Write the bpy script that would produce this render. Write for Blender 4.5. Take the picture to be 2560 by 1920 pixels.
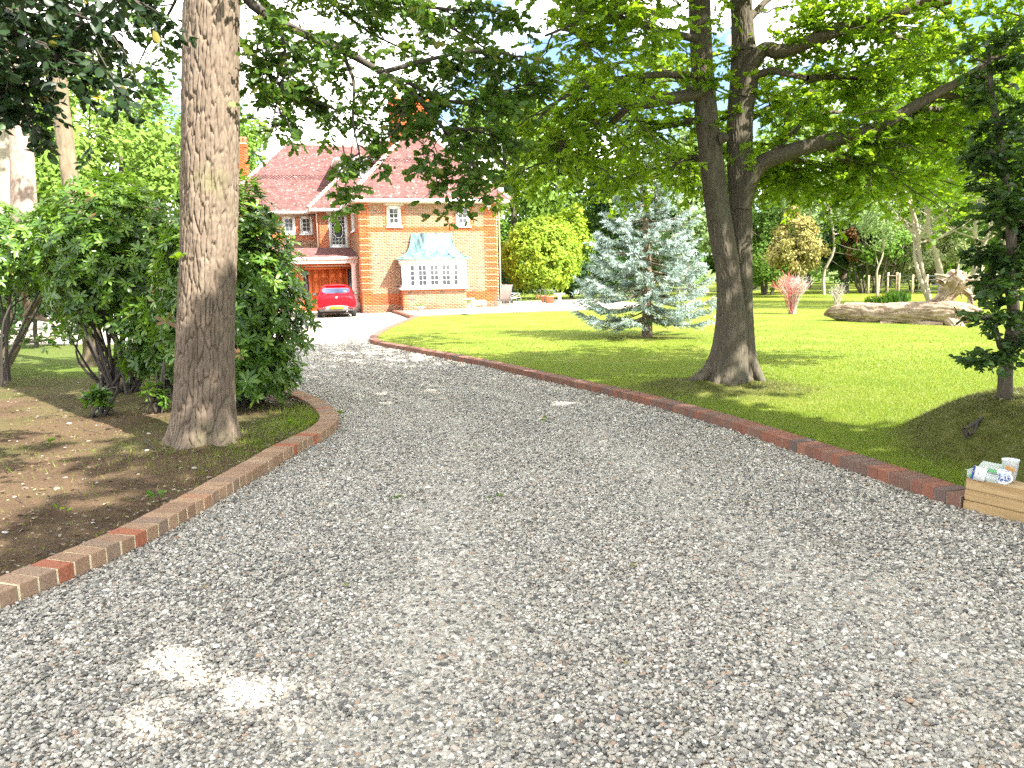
import bpy, math, numpy as np
from math import sin, cos, tan, pi, radians, atan2, sqrt
sc = bpy.context.scene
for o in list(bpy.data.objects): bpy.data.objects.remove(o)
COL = sc.collection

# ---------------------------------------------------------------- camera
F_PX, PITCH, ROLL, CAM_H = 1925.0, radians(8.3), 0.021, 1.68
_fwd = np.array([0, cos(PITCH), -sin(PITCH)]); _r0 = np.array([1.0, 0, 0]); _u0 = np.array([0, sin(PITCH), cos(PITCH)])
_rt = cos(ROLL)*_r0 - sin(ROLL)*_u0; _up = sin(ROLL)*_r0 + cos(ROLL)*_u0
from mathutils import Matrix, Vector
camd = bpy.data.cameras.new('camera'); cam = bpy.data.objects.new('camera', camd); COL.objects.link(cam)
camd.sensor_width = 36.0; camd.lens = 36.0*F_PX/2560.0; camd.clip_start = 0.05; camd.clip_end = 2000
M = Matrix.Identity(4)
for i in range(3):
    M[i][0] = _rt[i]; M[i][1] = _up[i]; M[i][2] = -_fwd[i]
M[2][3] = CAM_H
cam.matrix_world = M
sc.camera = cam

# ---------------------------------------------------------------- sky, sun, exposure
SUN = np.array([1.04, -0.90, 1.31]); SUN = SUN/np.linalg.norm(SUN)
SUN_EL = math.asin(SUN[2]); SUN_AZ = atan2(SUN[0], SUN[1])
w = bpy.data.worlds.new('World'); sc.world = w; w.use_nodes = True
nt = w.node_tree; nt.nodes.clear()
wo = nt.nodes.new('ShaderNodeOutputWorld'); wb = nt.nodes.new('ShaderNodeBackground')
sky = nt.nodes.new('ShaderNodeTexSky'); sky.sky_type = 'NISHITA'; sky.sun_disc = False
sky.sun_elevation = SUN_EL; sky.sun_rotation = SUN_AZ; sky.air_density = 1.0; sky.dust_density = 0.1; sky.ozone_density = 3.0
tc = nt.nodes.new('ShaderNodeTexCoord'); mp = nt.nodes.new('ShaderNodeMapping'); mp.inputs['Scale'].default_value = (1.0, 1.0, 2.2); mp.inputs['Location'].default_value = (3.1, 0.5, 1.0)
nz = nt.nodes.new('ShaderNodeTexNoise'); nz.inputs['Scale'].default_value = 2.6; nz.inputs['Detail'].default_value = 6; nz.inputs['Roughness'].default_value = 0.58
cr = nt.nodes.new('ShaderNodeValToRGB'); cr.color_ramp.elements[0].position = 0.46; cr.color_ramp.elements[1].position = 0.56
mx = nt.nodes.new('ShaderNodeMix'); mx.data_type = 'RGBA'; mx.inputs[7].default_value = (19.0, 18.4, 17.3, 1)
nt.links.new(tc.outputs['Generated'], mp.inputs[0]); nt.links.new(mp.outputs[0], nz.inputs['Vector'])
nt.links.new(nz.outputs['Fac'], cr.inputs[0]); nt.links.new(cr.outputs[0], mx.inputs[0])
nt.links.new(sky.outputs[0], mx.inputs[6]); nt.links.new(mx.outputs[2], wb.inputs[0])
wb.inputs[1].default_value = 0.08
nt.links.new(wb.outputs[0], wo.inputs[0])
sl = bpy.data.lights.new('sun', 'SUN'); sun = bpy.data.objects.new('sun', sl); COL.objects.link(sun)
sl.energy = 5.0; sl.angle = radians(0.53); sl.color = (1.0, 0.955, 0.87)
sun.rotation_euler = Vector(SUN).to_track_quat('Z', 'Y').to_euler()
sun.location = (20, -17, 25)
vs = sc.view_settings; vs.view_transform = 'Standard'; vs.look = 'None'; vs.exposure = 2.05; vs.gamma = 1.0; vs.use_curve_mapping = False
cy = sc.cycles
cy.use_denoising = False; cy.use_adaptive_sampling = True; cy.adaptive_threshold = 0.012
try: cy.denoiser = 'OPENIMAGEDENOISE'
except Exception: pass
cy.max_bounces = 6; cy.diffuse_bounces = 3; cy.glossy_bounces = 2; cy.transmission_bounces = 4; cy.transparent_max_bounces = 4
cy.caustics_reflective = False; cy.caustics_refractive = False; cy.sample_clamp_indirect = 3.0

# ---------------------------------------------------------------- helpers
RNG = np.random.default_rng(7)
def gz(x, y): return -0.004*np.clip(y, -5, 42)
def ray(px, py): return (px-1280)/F_PX*_rt - (py-960)/F_PX*_up + _fwd
def at(px, py, Y):
    d = ray(px, py); t = Y/d[1]
    return np.array([d[0]*t, Y, CAM_H + d[2]*t])
def on_ground(px, py, z=0.0):
    d = ray(px, py); t = 5.0
    for _ in range(40):
        y = d[1]*t; t = (gz(0, y)+z-CAM_H)/d[2]
    return np.array([d[0]*t, d[1]*t, CAM_H+d[2]*t])

def mkmesh(name, V, faces, mat=None, smooth=False, attrs=None):
    """V (N,3); faces: array (M,k) or list of such arrays"""
    V = np.asarray(V, dtype=np.float32).reshape(-1, 3)
    if isinstance(faces, np.ndarray): faces = [faces]
    faces = [np.asarray(f, dtype=np.int32) for f in faces if len(f)]
    me = bpy.data.meshes.new(name)
    me.vertices.add(len(V)); me.vertices.foreach_set('co', V.ravel())
    nl = sum(f.size for f in faces); npoly = sum(len(f) for f in faces)
    me.loops.add(nl); me.polygons.add(npoly)
    me.loops.foreach_set('vertex_index', np.concatenate([f.ravel() for f in faces]))
    tot = np.concatenate([np.full(len(f), f.shape[1], np.int32) for f in faces])
    st = np.zeros(npoly, np.int32); st[1:] = np.cumsum(tot)[:-1]
    me.polygons.foreach_set('loop_start', st)
    try: me.polygons.foreach_set('loop_total', tot)
    except Exception: pass
    if smooth: me.polygons.foreach_set('use_smooth', np.ones(npoly, bool))
    if attrs:
        for k, (dom, arr) in attrs.items():
            a = me.attributes.new(k, 'FLOAT', dom); a.data.foreach_set('value', np.asarray(arr, np.float32).ravel())
    me.update(calc_edges=True); me.validate()
    if mat is not None: me.materials.append(mat)
    return me

def tag(o, label=None, cat=None, group=None, kind=None):
    if label: o['label'] = label
    if cat: o['category'] = cat
    if group: o['group'] = group
    if kind: o['kind'] = kind
    return o
def link(name, me, parent=None, loc=None, rot=None, scl=None):
    o = bpy.data.objects.new(name, me); COL.objects.link(o)
    if parent is not None: o.parent = parent
    if loc is not None: o.location = loc
    if rot is not None: o.rotation_euler = rot
    if scl is not None: o.scale = scl
    return o
def thing(name, label, cat, loc=(0, 0, 0), rz=0.0, group=None):
    o = link(name, None, None, tuple(float(c) for c in loc), (0, 0, rz)); o.empty_display_size = 0.2
    return tag(o, label, cat, group)
def base_of(root):
    while root.parent is not None: root = root.parent
    return np.array(root.location)
def wpart(name, V, faces, mat, root, smooth=False, attrs=None, parent=None):
    """part given in world coordinates under an unrotated root"""
    return link(name, mkmesh(name, np.asarray(V)-base_of(root), faces, mat, smooth, attrs), parent or root)
def struct(name, V, faces, mat, label, smooth=False, attrs=None, kind='structure', cat=None):
    o = link(name, mkmesh(name, V, faces, mat, smooth, attrs)); tag(o, label, cat, None, kind); return o

class MB:
    """mesh collector: boxes, quads, tubes"""
    def __init__(s, B=None): s.v = []; s.f = []; s.n = 0; s.B = B; s.r = []
    def add(s, V, faces, rnd=None):
        V = np.asarray(V, float)
        if s.B is not None: V = s.B[0] + V[:, :1]*s.B[1] + V[:, 1:2]*s.B[2] + V[:, 2:3]*s.B[3]
        s.v.append(V)
        for f in (faces if isinstance(faces, list) and len(faces) and isinstance(faces[0], np.ndarray) else [np.asarray(faces)]):
            s.f.append(f + s.n); s.r.append(np.full(len(f), RNG.random() if rnd is None else rnd))
        s.n += len(V); return s
    def box(s, x0, x1, y0, y1, z0, z1, rnd=None):
        V = np.array([[x, y, z] for z in (z0, z1) for (x, y) in ((x0, y0), (x1, y0), (x1, y1), (x0, y1))])
        return s.add(V, np.array([[0, 3, 2, 1], [4, 5, 6, 7], [0, 1, 5, 4], [1, 2, 6, 5], [2, 3, 7, 6], [3, 0, 4, 7]]), rnd)
    def quad(s, *p, rnd=None): return s.add(np.array(p, float), np.array([[0, 1, 2, 3]]), rnd)
    def tri(s, *p): return s.add(np.array(p, float), np.array([[0, 1, 2]]))
    def tube(s, pts, rad, n=6, cap=True):
        V, Fq = tube(pts, rad, n, cap); return s.add(V, Fq)
    def lathe(s, prof, n=20, c=(0, 0, 0)):
        prof = np.asarray(prof, float); k = len(prof); a = np.arange(n)/n*2*pi
        V = np.stack([prof[:, None, 0]*np.cos(a), prof[:, None, 0]*np.sin(a), np.repeat(prof[:, 1:2], n, 1)], -1).reshape(-1, 3)+np.array(c)
        i, j = np.meshgrid(np.arange(k-1), np.arange(n), indexing='ij'); j2 = (j+1) % n
        return s.add(V, np.stack([i*n+j, i*n+j2, (i+1)*n+j2, (i+1)*n+j], -1).reshape(-1, 4))
    def data(s):
        out = {}
        rs = {}
        for f, r in zip(s.f, s.r):
            out.setdefault(f.shape[1], []).append(f); rs.setdefault(f.shape[1], []).append(r)
        return np.concatenate(s.v), [np.concatenate(out[k]) for k in out], np.concatenate([np.concatenate(rs[k]) for k in out])
    def mesh(s, name, mat, smooth=False):
        V, fs, r = s.data(); return mkmesh(name, V, fs, mat, smooth, {'rnd': ('FACE', r)})
    def build(s, name, mat, parent=None, smooth=False): return link(name, s.mesh(name, mat, smooth), parent)

def nrm(a): return a/np.maximum(np.linalg.norm(a, axis=-1, keepdims=True), 1e-9)
def spath(pts, n):
    """Catmull-Rom resample of a polyline (k,d)"""
    P = np.asarray(pts, float)
    if len(P) < 3:
        t = np.linspace(0, 1, n)[:, None]; return P[0]*(1-t)+P[-1]*t
    Q = np.vstack([2*P[0]-P[1], P, 2*P[-1]-P[-2]])
    seg = np.linalg.norm(np.diff(P[:, :3], axis=0), axis=1); cum = np.r_[0, np.cumsum(seg)]
    s = np.linspace(0, cum[-1], n); i = np.clip(np.searchsorted(cum, s, 'right')-1, 0, len(P)-2)
    t = ((s-cum[i])/np.maximum(seg[i], 1e-9))[:, None]
    p0, p1, p2, p3 = Q[i], Q[i+1], Q[i+2], Q[i+3]
    return 0.5*((2*p1)+(-p0+p2)*t+(2*p0-5*p1+4*p2-p3)*t*t+(-p0+3*p1-3*p2+p3)*t**3)
def frames(pts):
    T = nrm(np.gradient(pts, axis=0)); a = np.array([0, 0, 1.0]) if abs(T[0][2]) < 0.9 else np.array([1.0, 0, 0])
    X = np.zeros_like(T); x = np.cross(a, T[0])
    for i, t in enumerate(T):
        x = x - t*(x@t); x = x/max(np.linalg.norm(x), 1e-9); X[i] = x
    return T, X, np.cross(T, X)
def tube(pts, rad, n=6, cap=True):
    pts = np.asarray(pts, float); k = len(pts); rad = np.broadcast_to(np.asarray(rad, float), (k,))
    T, X, Y = frames(pts); a = np.arange(n)/n*2*pi
    V = (pts[:, None] + rad[:, None, None]*(np.cos(a)[None, :, None]*X[:, None]+np.sin(a)[None, :, None]*Y[:, None])).reshape(-1, 3)
    i, j = np.meshgrid(np.arange(k-1), np.arange(n), indexing='ij'); j2 = (j+1) % n
    Fq = [np.stack([i*n+j, i*n+j2, (i+1)*n+j2, (i+1)*n+j], -1).reshape(-1, 4)]
    if cap:
        Fq.append(np.arange(n)[::-1][None].copy()); Fq.append(((k-1)*n+np.arange(n))[None])
    return V, Fq
def jitter(pts, amp, rng):
    p = np.array(pts, float); p[1:] += rng.normal(0, amp, (len(p)-1, p.shape[1])); return p
def grid_faces(n, m):
    i, j = np.meshgrid(np.arange(n-1), np.arange(m-1), indexing='ij')
    return np.stack([i*m+j, i*m+j+1, (i+1)*m+j+1, (i+1)*m+j], -1).reshape(-1, 4)
def vnoise(x, y, seed=0):
    """smooth value noise, numpy"""
    xi = np.floor(x).astype(np.int64); yi = np.floor(y).astype(np.int64); fx = x-xi; fy = y-yi
    fx = fx*fx*(3-2*fx); fy = fy*fy*(3-2*fy)
    def h(a, b):
        n = (a*374761393 + b*668265263 + seed*974711) & 0x7fffffff
        n = ((n ^ (n >> 13))*1274126177) & 0x7fffffff
        return ((n ^ (n >> 16)) & 0xffff)/65535.0
    return (h(xi, yi)*(1-fx)+h(xi+1, yi)*fx)*(1-fy)+(h(xi, yi+1)*(1-fx)+h(xi+1, yi+1)*fx)*fy
def fbm(x, y, seed=0, o=4):
    s = 0; a = 0.5
    for k in range(o): s = s+a*vnoise(x*2**k, y*2**k, seed+k); a *= 0.5
    return s

# ---------------------------------------------------------------- materials
def newmat(name):
    m = bpy.data.materials.new(name); m.use_nodes = True; t = m.node_tree; t.nodes.clear()
    out = t.nodes.new('ShaderNodeOutputMaterial'); p = t.nodes.new('ShaderNodeBsdfPrincipled')
    t.links.new(p.outputs[0], out.inputs[0]); return m, t, p, out
def N(t, kind, **kw):
    n = t.nodes.new(kind)
    for k, v in kw.items():
        if k in n.inputs: n.inputs[k].default_value = v
        else: setattr(n, k, v)
    return n
def ramp(t, fac, stops, interp='LINEAR'):
    r = t.nodes.new('ShaderNodeValToRGB'); r.color_ramp.interpolation = interp
    e = r.color_ramp.elements
    while len(e) < len(stops): e.new(0.5)
    for x, (p, c) in zip(e, stops): x.position = p; x.color = (*c, 1) if len(c) == 3 else c
    t.links.new(fac, r.inputs[0]); return r.outputs[0]
def mixc(t, fac, a, b, mode='MIX'):
    m = t.nodes.new('ShaderNodeMix'); m.data_type = 'RGBA'; m.blend_type = mode
    for s, v in ((0, fac), (6, a), (7, b)):
        if isinstance(v, (int, float)): m.inputs[s].default_value = v
        elif isinstance(v, tuple): m.inputs[s].default_value = (*v, 1) if len(v) == 3 else v
        else: t.links.new(v, m.inputs[s])
    return m.outputs[2]
def noise(t, scale, detail=4, rough=0.55, vec=None, dist=0.0):
    n = N(t, 'ShaderNodeTexNoise'); n.inputs['Scale'].default_value = scale; n.inputs['Detail'].default_value = detail
    n.inputs['Roughness'].default_value = rough; n.inputs['Distortion'].default_value = dist
    if vec is not None: t.links.new(vec, n.inputs['Vector'])
    return n.outputs['Fac']
def coords(t, which='Object', scale=(1, 1, 1)):
    c = N(t, 'ShaderNodeTexCoord'); m = N(t, 'ShaderNodeMapping'); m.inputs['Scale'].default_value = scale
    t.links.new(c.outputs[which], m.inputs[0]); return m.outputs[0]
def bump(t, p, h, strength=0.4, dist=0.01):
    b = N(t, 'ShaderNodeBump'); b.inputs['Strength'].default_value = strength; b.inputs['Distance'].default_value = dist
    t.links.new(h, b.inputs['Height']); t.links.new(b.outputs[0], p.inputs['Normal']); return b
def attr(t, name, typ='GEOMETRY'):
    a = N(t, 'ShaderNodeAttribute'); a.attribute_name = name; a.attribute_type = typ; return a.outputs['Fac']
def rnd_val(t):
    """piece random: face attribute 'rnd' plus the object's own random, wrapped"""
    oi = N(t, 'ShaderNodeObjectInfo'); m = N(t, 'ShaderNodeMath', operation='ADD'); w_ = N(t, 'ShaderNodeMath', operation='FRACT')
    t.links.new(attr(t, 'rnd'), m.inputs[0]); t.links.new(oi.outputs['Random'], m.inputs[1]); t.links.new(m.outputs[0], w_.inputs[0]); return w_.outputs[0]

def plain(name, col, rough=0.6, metal=0.0, var=0.12, scale=8.0, spec=0.4, bmp=0.0, coat=0.0):
    m, t, p, o = newmat(name)
    n = noise(t, scale, 5, vec=coords(t))
    c = ramp(t, n, [(0.3, tuple(x*(1-var) for x in col)), (0.7, tuple(min(1, x*(1+var)) for x in col))])
    t.links.new(c, p.inputs['Base Color']); p.inputs['Roughness'].default_value = rough; p.inputs['Metallic'].default_value = metal
    p.inputs['Specular IOR Level'].default_value = spec
    if coat: p.inputs['Coat Weight'].default_value = coat; p.inputs['Coat Roughness'].default_value = 0.05
    if bmp: bump(t, p, noise(t, scale*6, 5, vec=coords(t)), bmp, 0.01)
    return m
def leafmat(name, stops, trans=(0.2, 0.4, 0.04), tw=0.4, rough=0.45, spec=0.35):
    m, t, p, o = newmat(name)
    c = ramp(t, attr(t, 'rnd'), stops)
    t.links.new(c, p.inputs['Base Color']); p.inputs['Roughness'].default_value = rough; p.inputs['Specular IOR Level'].default_value = spec
    tr = N(t, 'ShaderNodeBsdfTranslucent'); tcol = mixc(t, 0.55, c, trans)
    t.links.new(tcol, tr.inputs[0])
    ms = N(t, 'ShaderNodeMixShader'); ms.inputs[0].default_value = tw
    t.links.new(p.outputs[0], ms.inputs[1]); t.links.new(tr.outputs[0], ms.inputs[2]); t.links.new(ms.outputs[0], o.inputs[0])
    return m
def barkmat(name, dark, light, lichen=None, scale=(7, 7, 1.6), bs=0.9, bd=0.03):
    m, t, p, o = newmat(name)
    v = coords(t, 'Object', scale); n1 = noise(t, 3.0, 8, 0.65, v, 0.6)
    c = ramp(t, n1, [(0.3, dark), (0.68, light)])
    if lichen:
        n2 = noise(t, 2.3, 6, 0.6, coords(t)); f = ramp(t, n2, [(0.56, (0, 0, 0)), (0.78, (0.8, 0.8, 0.8))])
        c = mixc(t, f, c, lichen)
    t.links.new(c, p.inputs['Base Color']); p.inputs['Roughness'].default_value = 0.9; p.inputs['Specular IOR Level'].default_value = 0.15
    vo = N(t, 'ShaderNodeTexVoronoi'); vo.feature = 'DISTANCE_TO_EDGE'; vo.inputs['Scale'].default_value = 2.6; t.links.new(v, vo.inputs['Vector'])
    h = N(t, 'ShaderNodeMath', operation='ADD'); t.links.new(n1, h.inputs[0]); t.links.new(vo.outputs['Distance'], h.inputs[1])
    bump(t, p, h.outputs[0], bs, bd)
    return m

MAT = {}
MAT['white'] = plain('white_paint', (0.78, 0.78, 0.76), 0.45, var=0.04)
MAT['cream'] = plain('cream_paint', (0.62, 0.54, 0.44), 0.6, var=0.06)
MAT['stone'] = plain('pale_stone', (0.55, 0.5, 0.43), 0.85, var=0.15, scale=6, bmp=0.3)
MAT['stonepink'] = plain('column_stone', (0.60, 0.52, 0.48), 0.7, var=0.06)
MAT['mortar'] = plain('mortar', (0.70, 0.60, 0.46), 0.95, var=0.12, scale=20)
MAT['lead'] = plain('lead', (0.17, 0.18, 0.2), 0.5, 0.6)
MAT['iron'] = plain('dark_iron', (0.05, 0.05, 0.055), 0.5, 0.6)
MAT['terracotta'] = plain('terracotta', (0.42, 0.18, 0.1), 0.85, var=0.15, scale=5, bmp=0.2)
MAT['rubber'] = plain('tyre_rubber', (0.035, 0.034, 0.033), 0.85)
MAT['chrome'] = plain('chrome', (0.75, 0.75, 0.77), 0.15, 1.0, var=0.03)
MAT['carred'] = plain('red_car_paint', (0.60, 0.004, 0.010), 0.42, 0.0, var=0.02, spec=0.12, coat=0.12)
MAT['cargrey'] = plain('grey_bumper_plastic', (0.16, 0.15, 0.15), 0.6)
MAT['carblack'] = plain('black_underbody', (0.02, 0.02, 0.02), 0.8)
MAT['plate'] = plain('yellow_plate', (0.85, 0.68, 0.01), 0.4, var=0.03)
MAT['ink'] = plain('black_ink', (0.02, 0.02, 0.02), 0.5)
MAT['tail'] = plain('tail_light_lens', (0.55, 0.01, 0.02), 0.12, spec=0.6, coat=0.8)
MAT['curtain'] = plain('white_curtain', (0.72, 0.7, 0.66), 0.9)
def glassmat(name, col, rough=0.04):
    m, t, p, o = newmat(name)
    n = noise(t, 1.3, 2, vec=coords(t)); c = ramp(t, n, [(0.3, tuple(x*0.7 for x in col)), (0.7, tuple(x*1.3 for x in col))])
    t.links.new(c, p.inputs['Base Color']); p.inputs['Roughness'].default_value = rough; p.inputs['Specular IOR Level'].default_value = 0.7
    return m
MAT['pane'] = glassmat('window_glass', (0.05, 0.052, 0.06))  # opaque dark base colour stands for the unlit room behind
MAT['carglass'] = glassmat('car_glass', (0.06, 0.075, 0.12))
def brickmat(name, stops, bmp=0.3, speck=0.25):
    m, t, p, o = newmat(name)
    c = ramp(t, rnd_val(t), stops)
    big = noise(t, 0.7, 5, 0.65, coords(t)); c = mixc(t, 1.0, c, ramp(t, big, [(0.3, (0.80, 0.78, 0.78)), (0.7, (1.15, 1.15, 1.15))]), 'MULTIPLY')
    n = noise(t, 55, 5, 0.6, coords(t)); c2 = mixc(t, 1.0, c, ramp(t, n, [(0.3, (1-speck,)*3), (0.7, (1+speck*0.6,)*3)]), 'MULTIPLY')
    t.links.new(c2, p.inputs['Base Color']); p.inputs['Roughness'].default_value = 0.88; p.inputs['Specular IOR Level'].default_value = 0.2
    if bmp: bump(t, p, n, bmp, 0.004)
    return m
MAT['brick'] = brickmat('multi_facing_brick', [(0.0, (0.26, 0.145, 0.085)), (0.25, (0.36, 0.175, 0.095)), (0.5, (0.42, 0.21, 0.115)), (0.72, (0.33, 0.19, 0.12)), (0.86, (0.46, 0.21, 0.11)), (1.0, (0.14, 0.10, 0.09))], 0)
MAT['brick_orange'] = brickmat('orange_rubbed_brick', [(0.0, (0.44, 0.105, 0.032)), (0.4, (0.52, 0.13, 0.035)), (0.75, (0.47, 0.11, 0.04)), (1.0, (0.38, 0.085, 0.035))], 0)
MAT['edge_red'] = brickmat('red_edging_brick', [(0.0, (0.29, 0.125, 0.08)), (0.3, (0.235, 0.11, 0.08)), (0.5, (0.18, 0.115, 0.09)), (0.66, (0.31, 0.15, 0.10)), (0.83, (0.145, 0.115, 0.10)), (1.0, (0.26, 0.125, 0.085))], 0.5)
MAT['edge_buff'] = brickmat('buff_edging_brick', [(0.0, (0.33, 0.215, 0.135)), (0.3, (0.29, 0.18, 0.115)), (0.5, (0.38, 0.245, 0.155)), (0.68, (0.26, 0.18, 0.13)), (0.84, (0.40, 0.26, 0.16)), (0.93, (0.37, 0.14, 0.08)), (1.0, (0.34, 0.12, 0.07))], 0.5)
MAT['edge_mortar_dark'] = plain('grey_mortar', (0.24, 0.19, 0.14), 0.95, var=0.2, scale=30, bmp=0.3)
MAT['edge_mortar'] = plain('yellow_mortar', (0.62, 0.52, 0.34), 0.95, var=0.15, scale=30, bmp=0.3)
def tilemat():
    m, t, p, o = newmat('clay_roof_tile')
    c = ramp(t, rnd_val(t), [(0, (0.125, 0.06, 0.055)), (0.4, (0.185, 0.085, 0.078)), (0.7, (0.16, 0.075, 0.074)), (0.9, (0.225, 0.118, 0.105)), (1, (0.09, 0.055, 0.052))])
    n = noise(t, 7, 7, 0.7, coords(t)); f = ramp(t, n, [(0.60, (0, 0, 0)), (0.66, (1, 1, 1))])
    c = mixc(t, f, c, (0.55, 0.52, 0.45))
    t.links.new(c, p.inputs['Base Color']); p.inputs['Roughness'].default_value = 0.9; p.inputs['Specular IOR Level'].default_value = 0.2
    return m
MAT['tile'] = tilemat()
MAT['hip_tile'] = plain('bonnet_hip_tile', (0.48, 0.36, 0.30), 0.9, var=0.35, scale=9)
def coppermat():
    m, t, p, o = newmat('verdigris_copper')
    v = coords(t, 'Object', (1.6, 1.6, 0.55)); n = noise(t, 2.2, 7, 0.65, v, 0.8)
    c = ramp(t, n, [(0.34, (0.05, 0.06, 0.075)), (0.44, (0.09, 0.16, 0.16)), (0.52, (0.14, 0.36, 0.31)), (0.62, (0.20, 0.42, 0.36)), (0.75, (0.38, 0.46, 0.38))])
    t.links.new(c, p.inputs['Base Color']); p.inputs['Roughness'].default_value = 0.55; p.inputs['Metallic'].default_value = 0.1
    return m
MAT['copper'] = coppermat()
def woodmat(name, dark, light, scale=(2, 30, 30), rough=0.75, bs=0.35, bd=0.006):
    m, t, p, o = newmat(name)
    v = coords(t, 'Object', scale); n = noise(t, 1.0, 6, 0.6, v, 0.8)
    c = ramp(t, n, [(0.3, dark), (0.7, light)])
    t.links.new(c, p.inputs['Base Color']); p.inputs['Roughness'].default_value = rough; p.inputs['Specular IOR Level'].default_value = 0.25
    bump(t, p, n, bs, bd); return m
MAT['door'] = woodmat('polished_red_door_wood', (0.40, 0.085, 0.028), (0.58, 0.15, 0.045), (14, 14, 1.2), 0.4, 0.05)
MAT['sleeper'] = woodmat('oak_sleeper_wood', (0.30, 0.19, 0.085), (0.50, 0.35, 0.18), (1.5, 22, 22))
MAT['driftwood'] = woodmat('bleached_driftwood', (0.15, 0.10, 0.065), (0.44, 0.34, 0.25), (7, 1.3, 7), 0.85, 0.9, 0.05)
# ================================================================ the setting
RE = np.array([(3.16, 4.95), (3.09, 5.15), (2.89, 5.9), (2.62, 6.88), (2.24, 8.17), (1.64, 9.76), (0.73, 11.64), (-0.59, 14.33), (-2.01, 16.83), (-2.96, 18.45), (-3.50, 19.5), (-3.83, 20.8), (-3.98, 22.9), (-4.02, 25.8), (-3.99, 28.6), (-3.90, 31.3)])
LE = np.array([(-3.05, 2.7), (-2.84, 3.3), (-2.68, 3.82), (-2.53, 4.27), (-2.36, 4.91), (-2.22, 6.06), (-2.10, 7.3), (-1.97, 8.1), (-2.02, 8.8), (-2.26, 9.5), (-2.66, 10.31), (-3.14, 11.07), (-3.6, 11.6), (-4.2, 12.1)])
REs = spath(RE, 500); LEs = spath(LE, 400)
# sleeper wall runs from the end of the right edging towards and past the camera's right
SW0 = np.array([3.11, 5.16]); SWD = nrm(np.array([0.53, -0.85])); SWN = np.array([-SWD[1], SWD[0]])   # SWN points to the lawn side
def xr(y):
    y = np.asarray(y, float)
    a = np.interp(y, REs[:, 1], REs[:, 0])
    b = SW0[0] + (SW0[1]-y)/(-SWD[1])*SWD[0]
    return np.where(y < SW0[1], b, a)
def xl(y):
    y = np.asarray(y, float)
    yy = np.r_[-6, 1.5, LEs[:, 1], 15, 18, 20, 21, 22.5]; xx = np.r_[-6.2, -3.45, LEs[:, 0], -5.2, -6.0, -7.5, -12, -34]
    return np.interp(y, yy, xx)
def mounds(x, y):
    d1 = np.sqrt(((x-2.75)/1.25)**2+((y-10.3)/0.9)**2); m = 0.12*np.exp(-d1**2)
    m = m + 0.07*np.exp(-(((x-2.1)/0.5)**2+((y-10.15)/0.35)**2))
    d2 = np.sqrt((x-4.75)**2+((y-6.55)/0.95)**2); m = m+0.47*np.exp(-(d2/1.12)**4)
    d3 = np.sqrt((x-4.9)**2+((y-5.0)/1.0)**2); m = m+0.16*np.exp(-(d3/1.0)**3)
    return m
def lawn_z(x, y):
    far = np.clip((y-14)/8, 0, 1)
    return gz(x, y) + 0.085 + mounds(x, y) + 0.012*(fbm(x*1.3, y*1.3, 3)-0.5) + far*0.07*(fbm(x*0.16+3, y*0.13, 9, 2)-0.4)
def soil_mask(x, y):
    n = fbm(x*1.7, y*1.7, 21)
    a = np.exp(-(((x-2.75)/1.25)**2+((y-10.05)/0.85)**2)**1.5)*(0.8+n*0.5)
    b = np.exp(-(((x-4.6)/1.25)**2+((y-6.4)/1.1)**2)**3)*1.5
    b2 = np.exp(-(((x-4.4)/1.0)**2+((y-5.3)/0.7)**2)**2)*1.2
    c = np.exp(-(((x-3.4)/1.2)**2+((y-19.0)/0.7)**2)**2)*(0.3+n)
    return np.clip(np.maximum.reduce([a, b, b2, c]), 0, 1)

def lawnmat():
    m, t, p, o = newmat('mown_lawn_grass')
    v = coords(t); n1 = noise(t, 0.8, 6, 0.65, v); n2 = noise(t, 60, 6, 0.75, v)
    vs_ = coords(t, 'Object', (2.2, 9.0, 1)); n3 = noise(t, 3.0, 5, 0.7, vs_)
    c = ramp(t, n1, [(0.3, (0.115, 0.175, 0.017)), (0.5, (0.165, 0.215, 0.024)), (0.68, (0.225, 0.24, 0.05))])
    c = mixc(t, 1.0, c, ramp(t, n2, [(0.3, (0.62, 0.66, 0.5)), (0.7, (1.25, 1.2, 1.2))]), 'MULTIPLY')
    c = mixc(t, 1.0, c, ramp(t, n3, [(0.35, (0.85, 0.88, 0.85)), (0.7, (1.15, 1.1, 1.05))]), 'MULTIPLY')
    s = ramp(t, noise(t, 7.5, 7, 0.72, v), [(0.3, (0.065, 0.055, 0.02)), (0.5, (0.105, 0.115, 0.025)), (0.68, (0.16, 0.145, 0.06))])
    c = mixc(t, attr(t, 'soil'), c, s)
    t.links.new(c, p.inputs['Base Color']); p.inputs['Roughness'].default_value = 0.85; p.inputs['Specular IOR Level'].default_value = 0.15
    bump(t, p, n2, 0.9, 0.03); return m
MAT['lawn'] = lawnmat()
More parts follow.
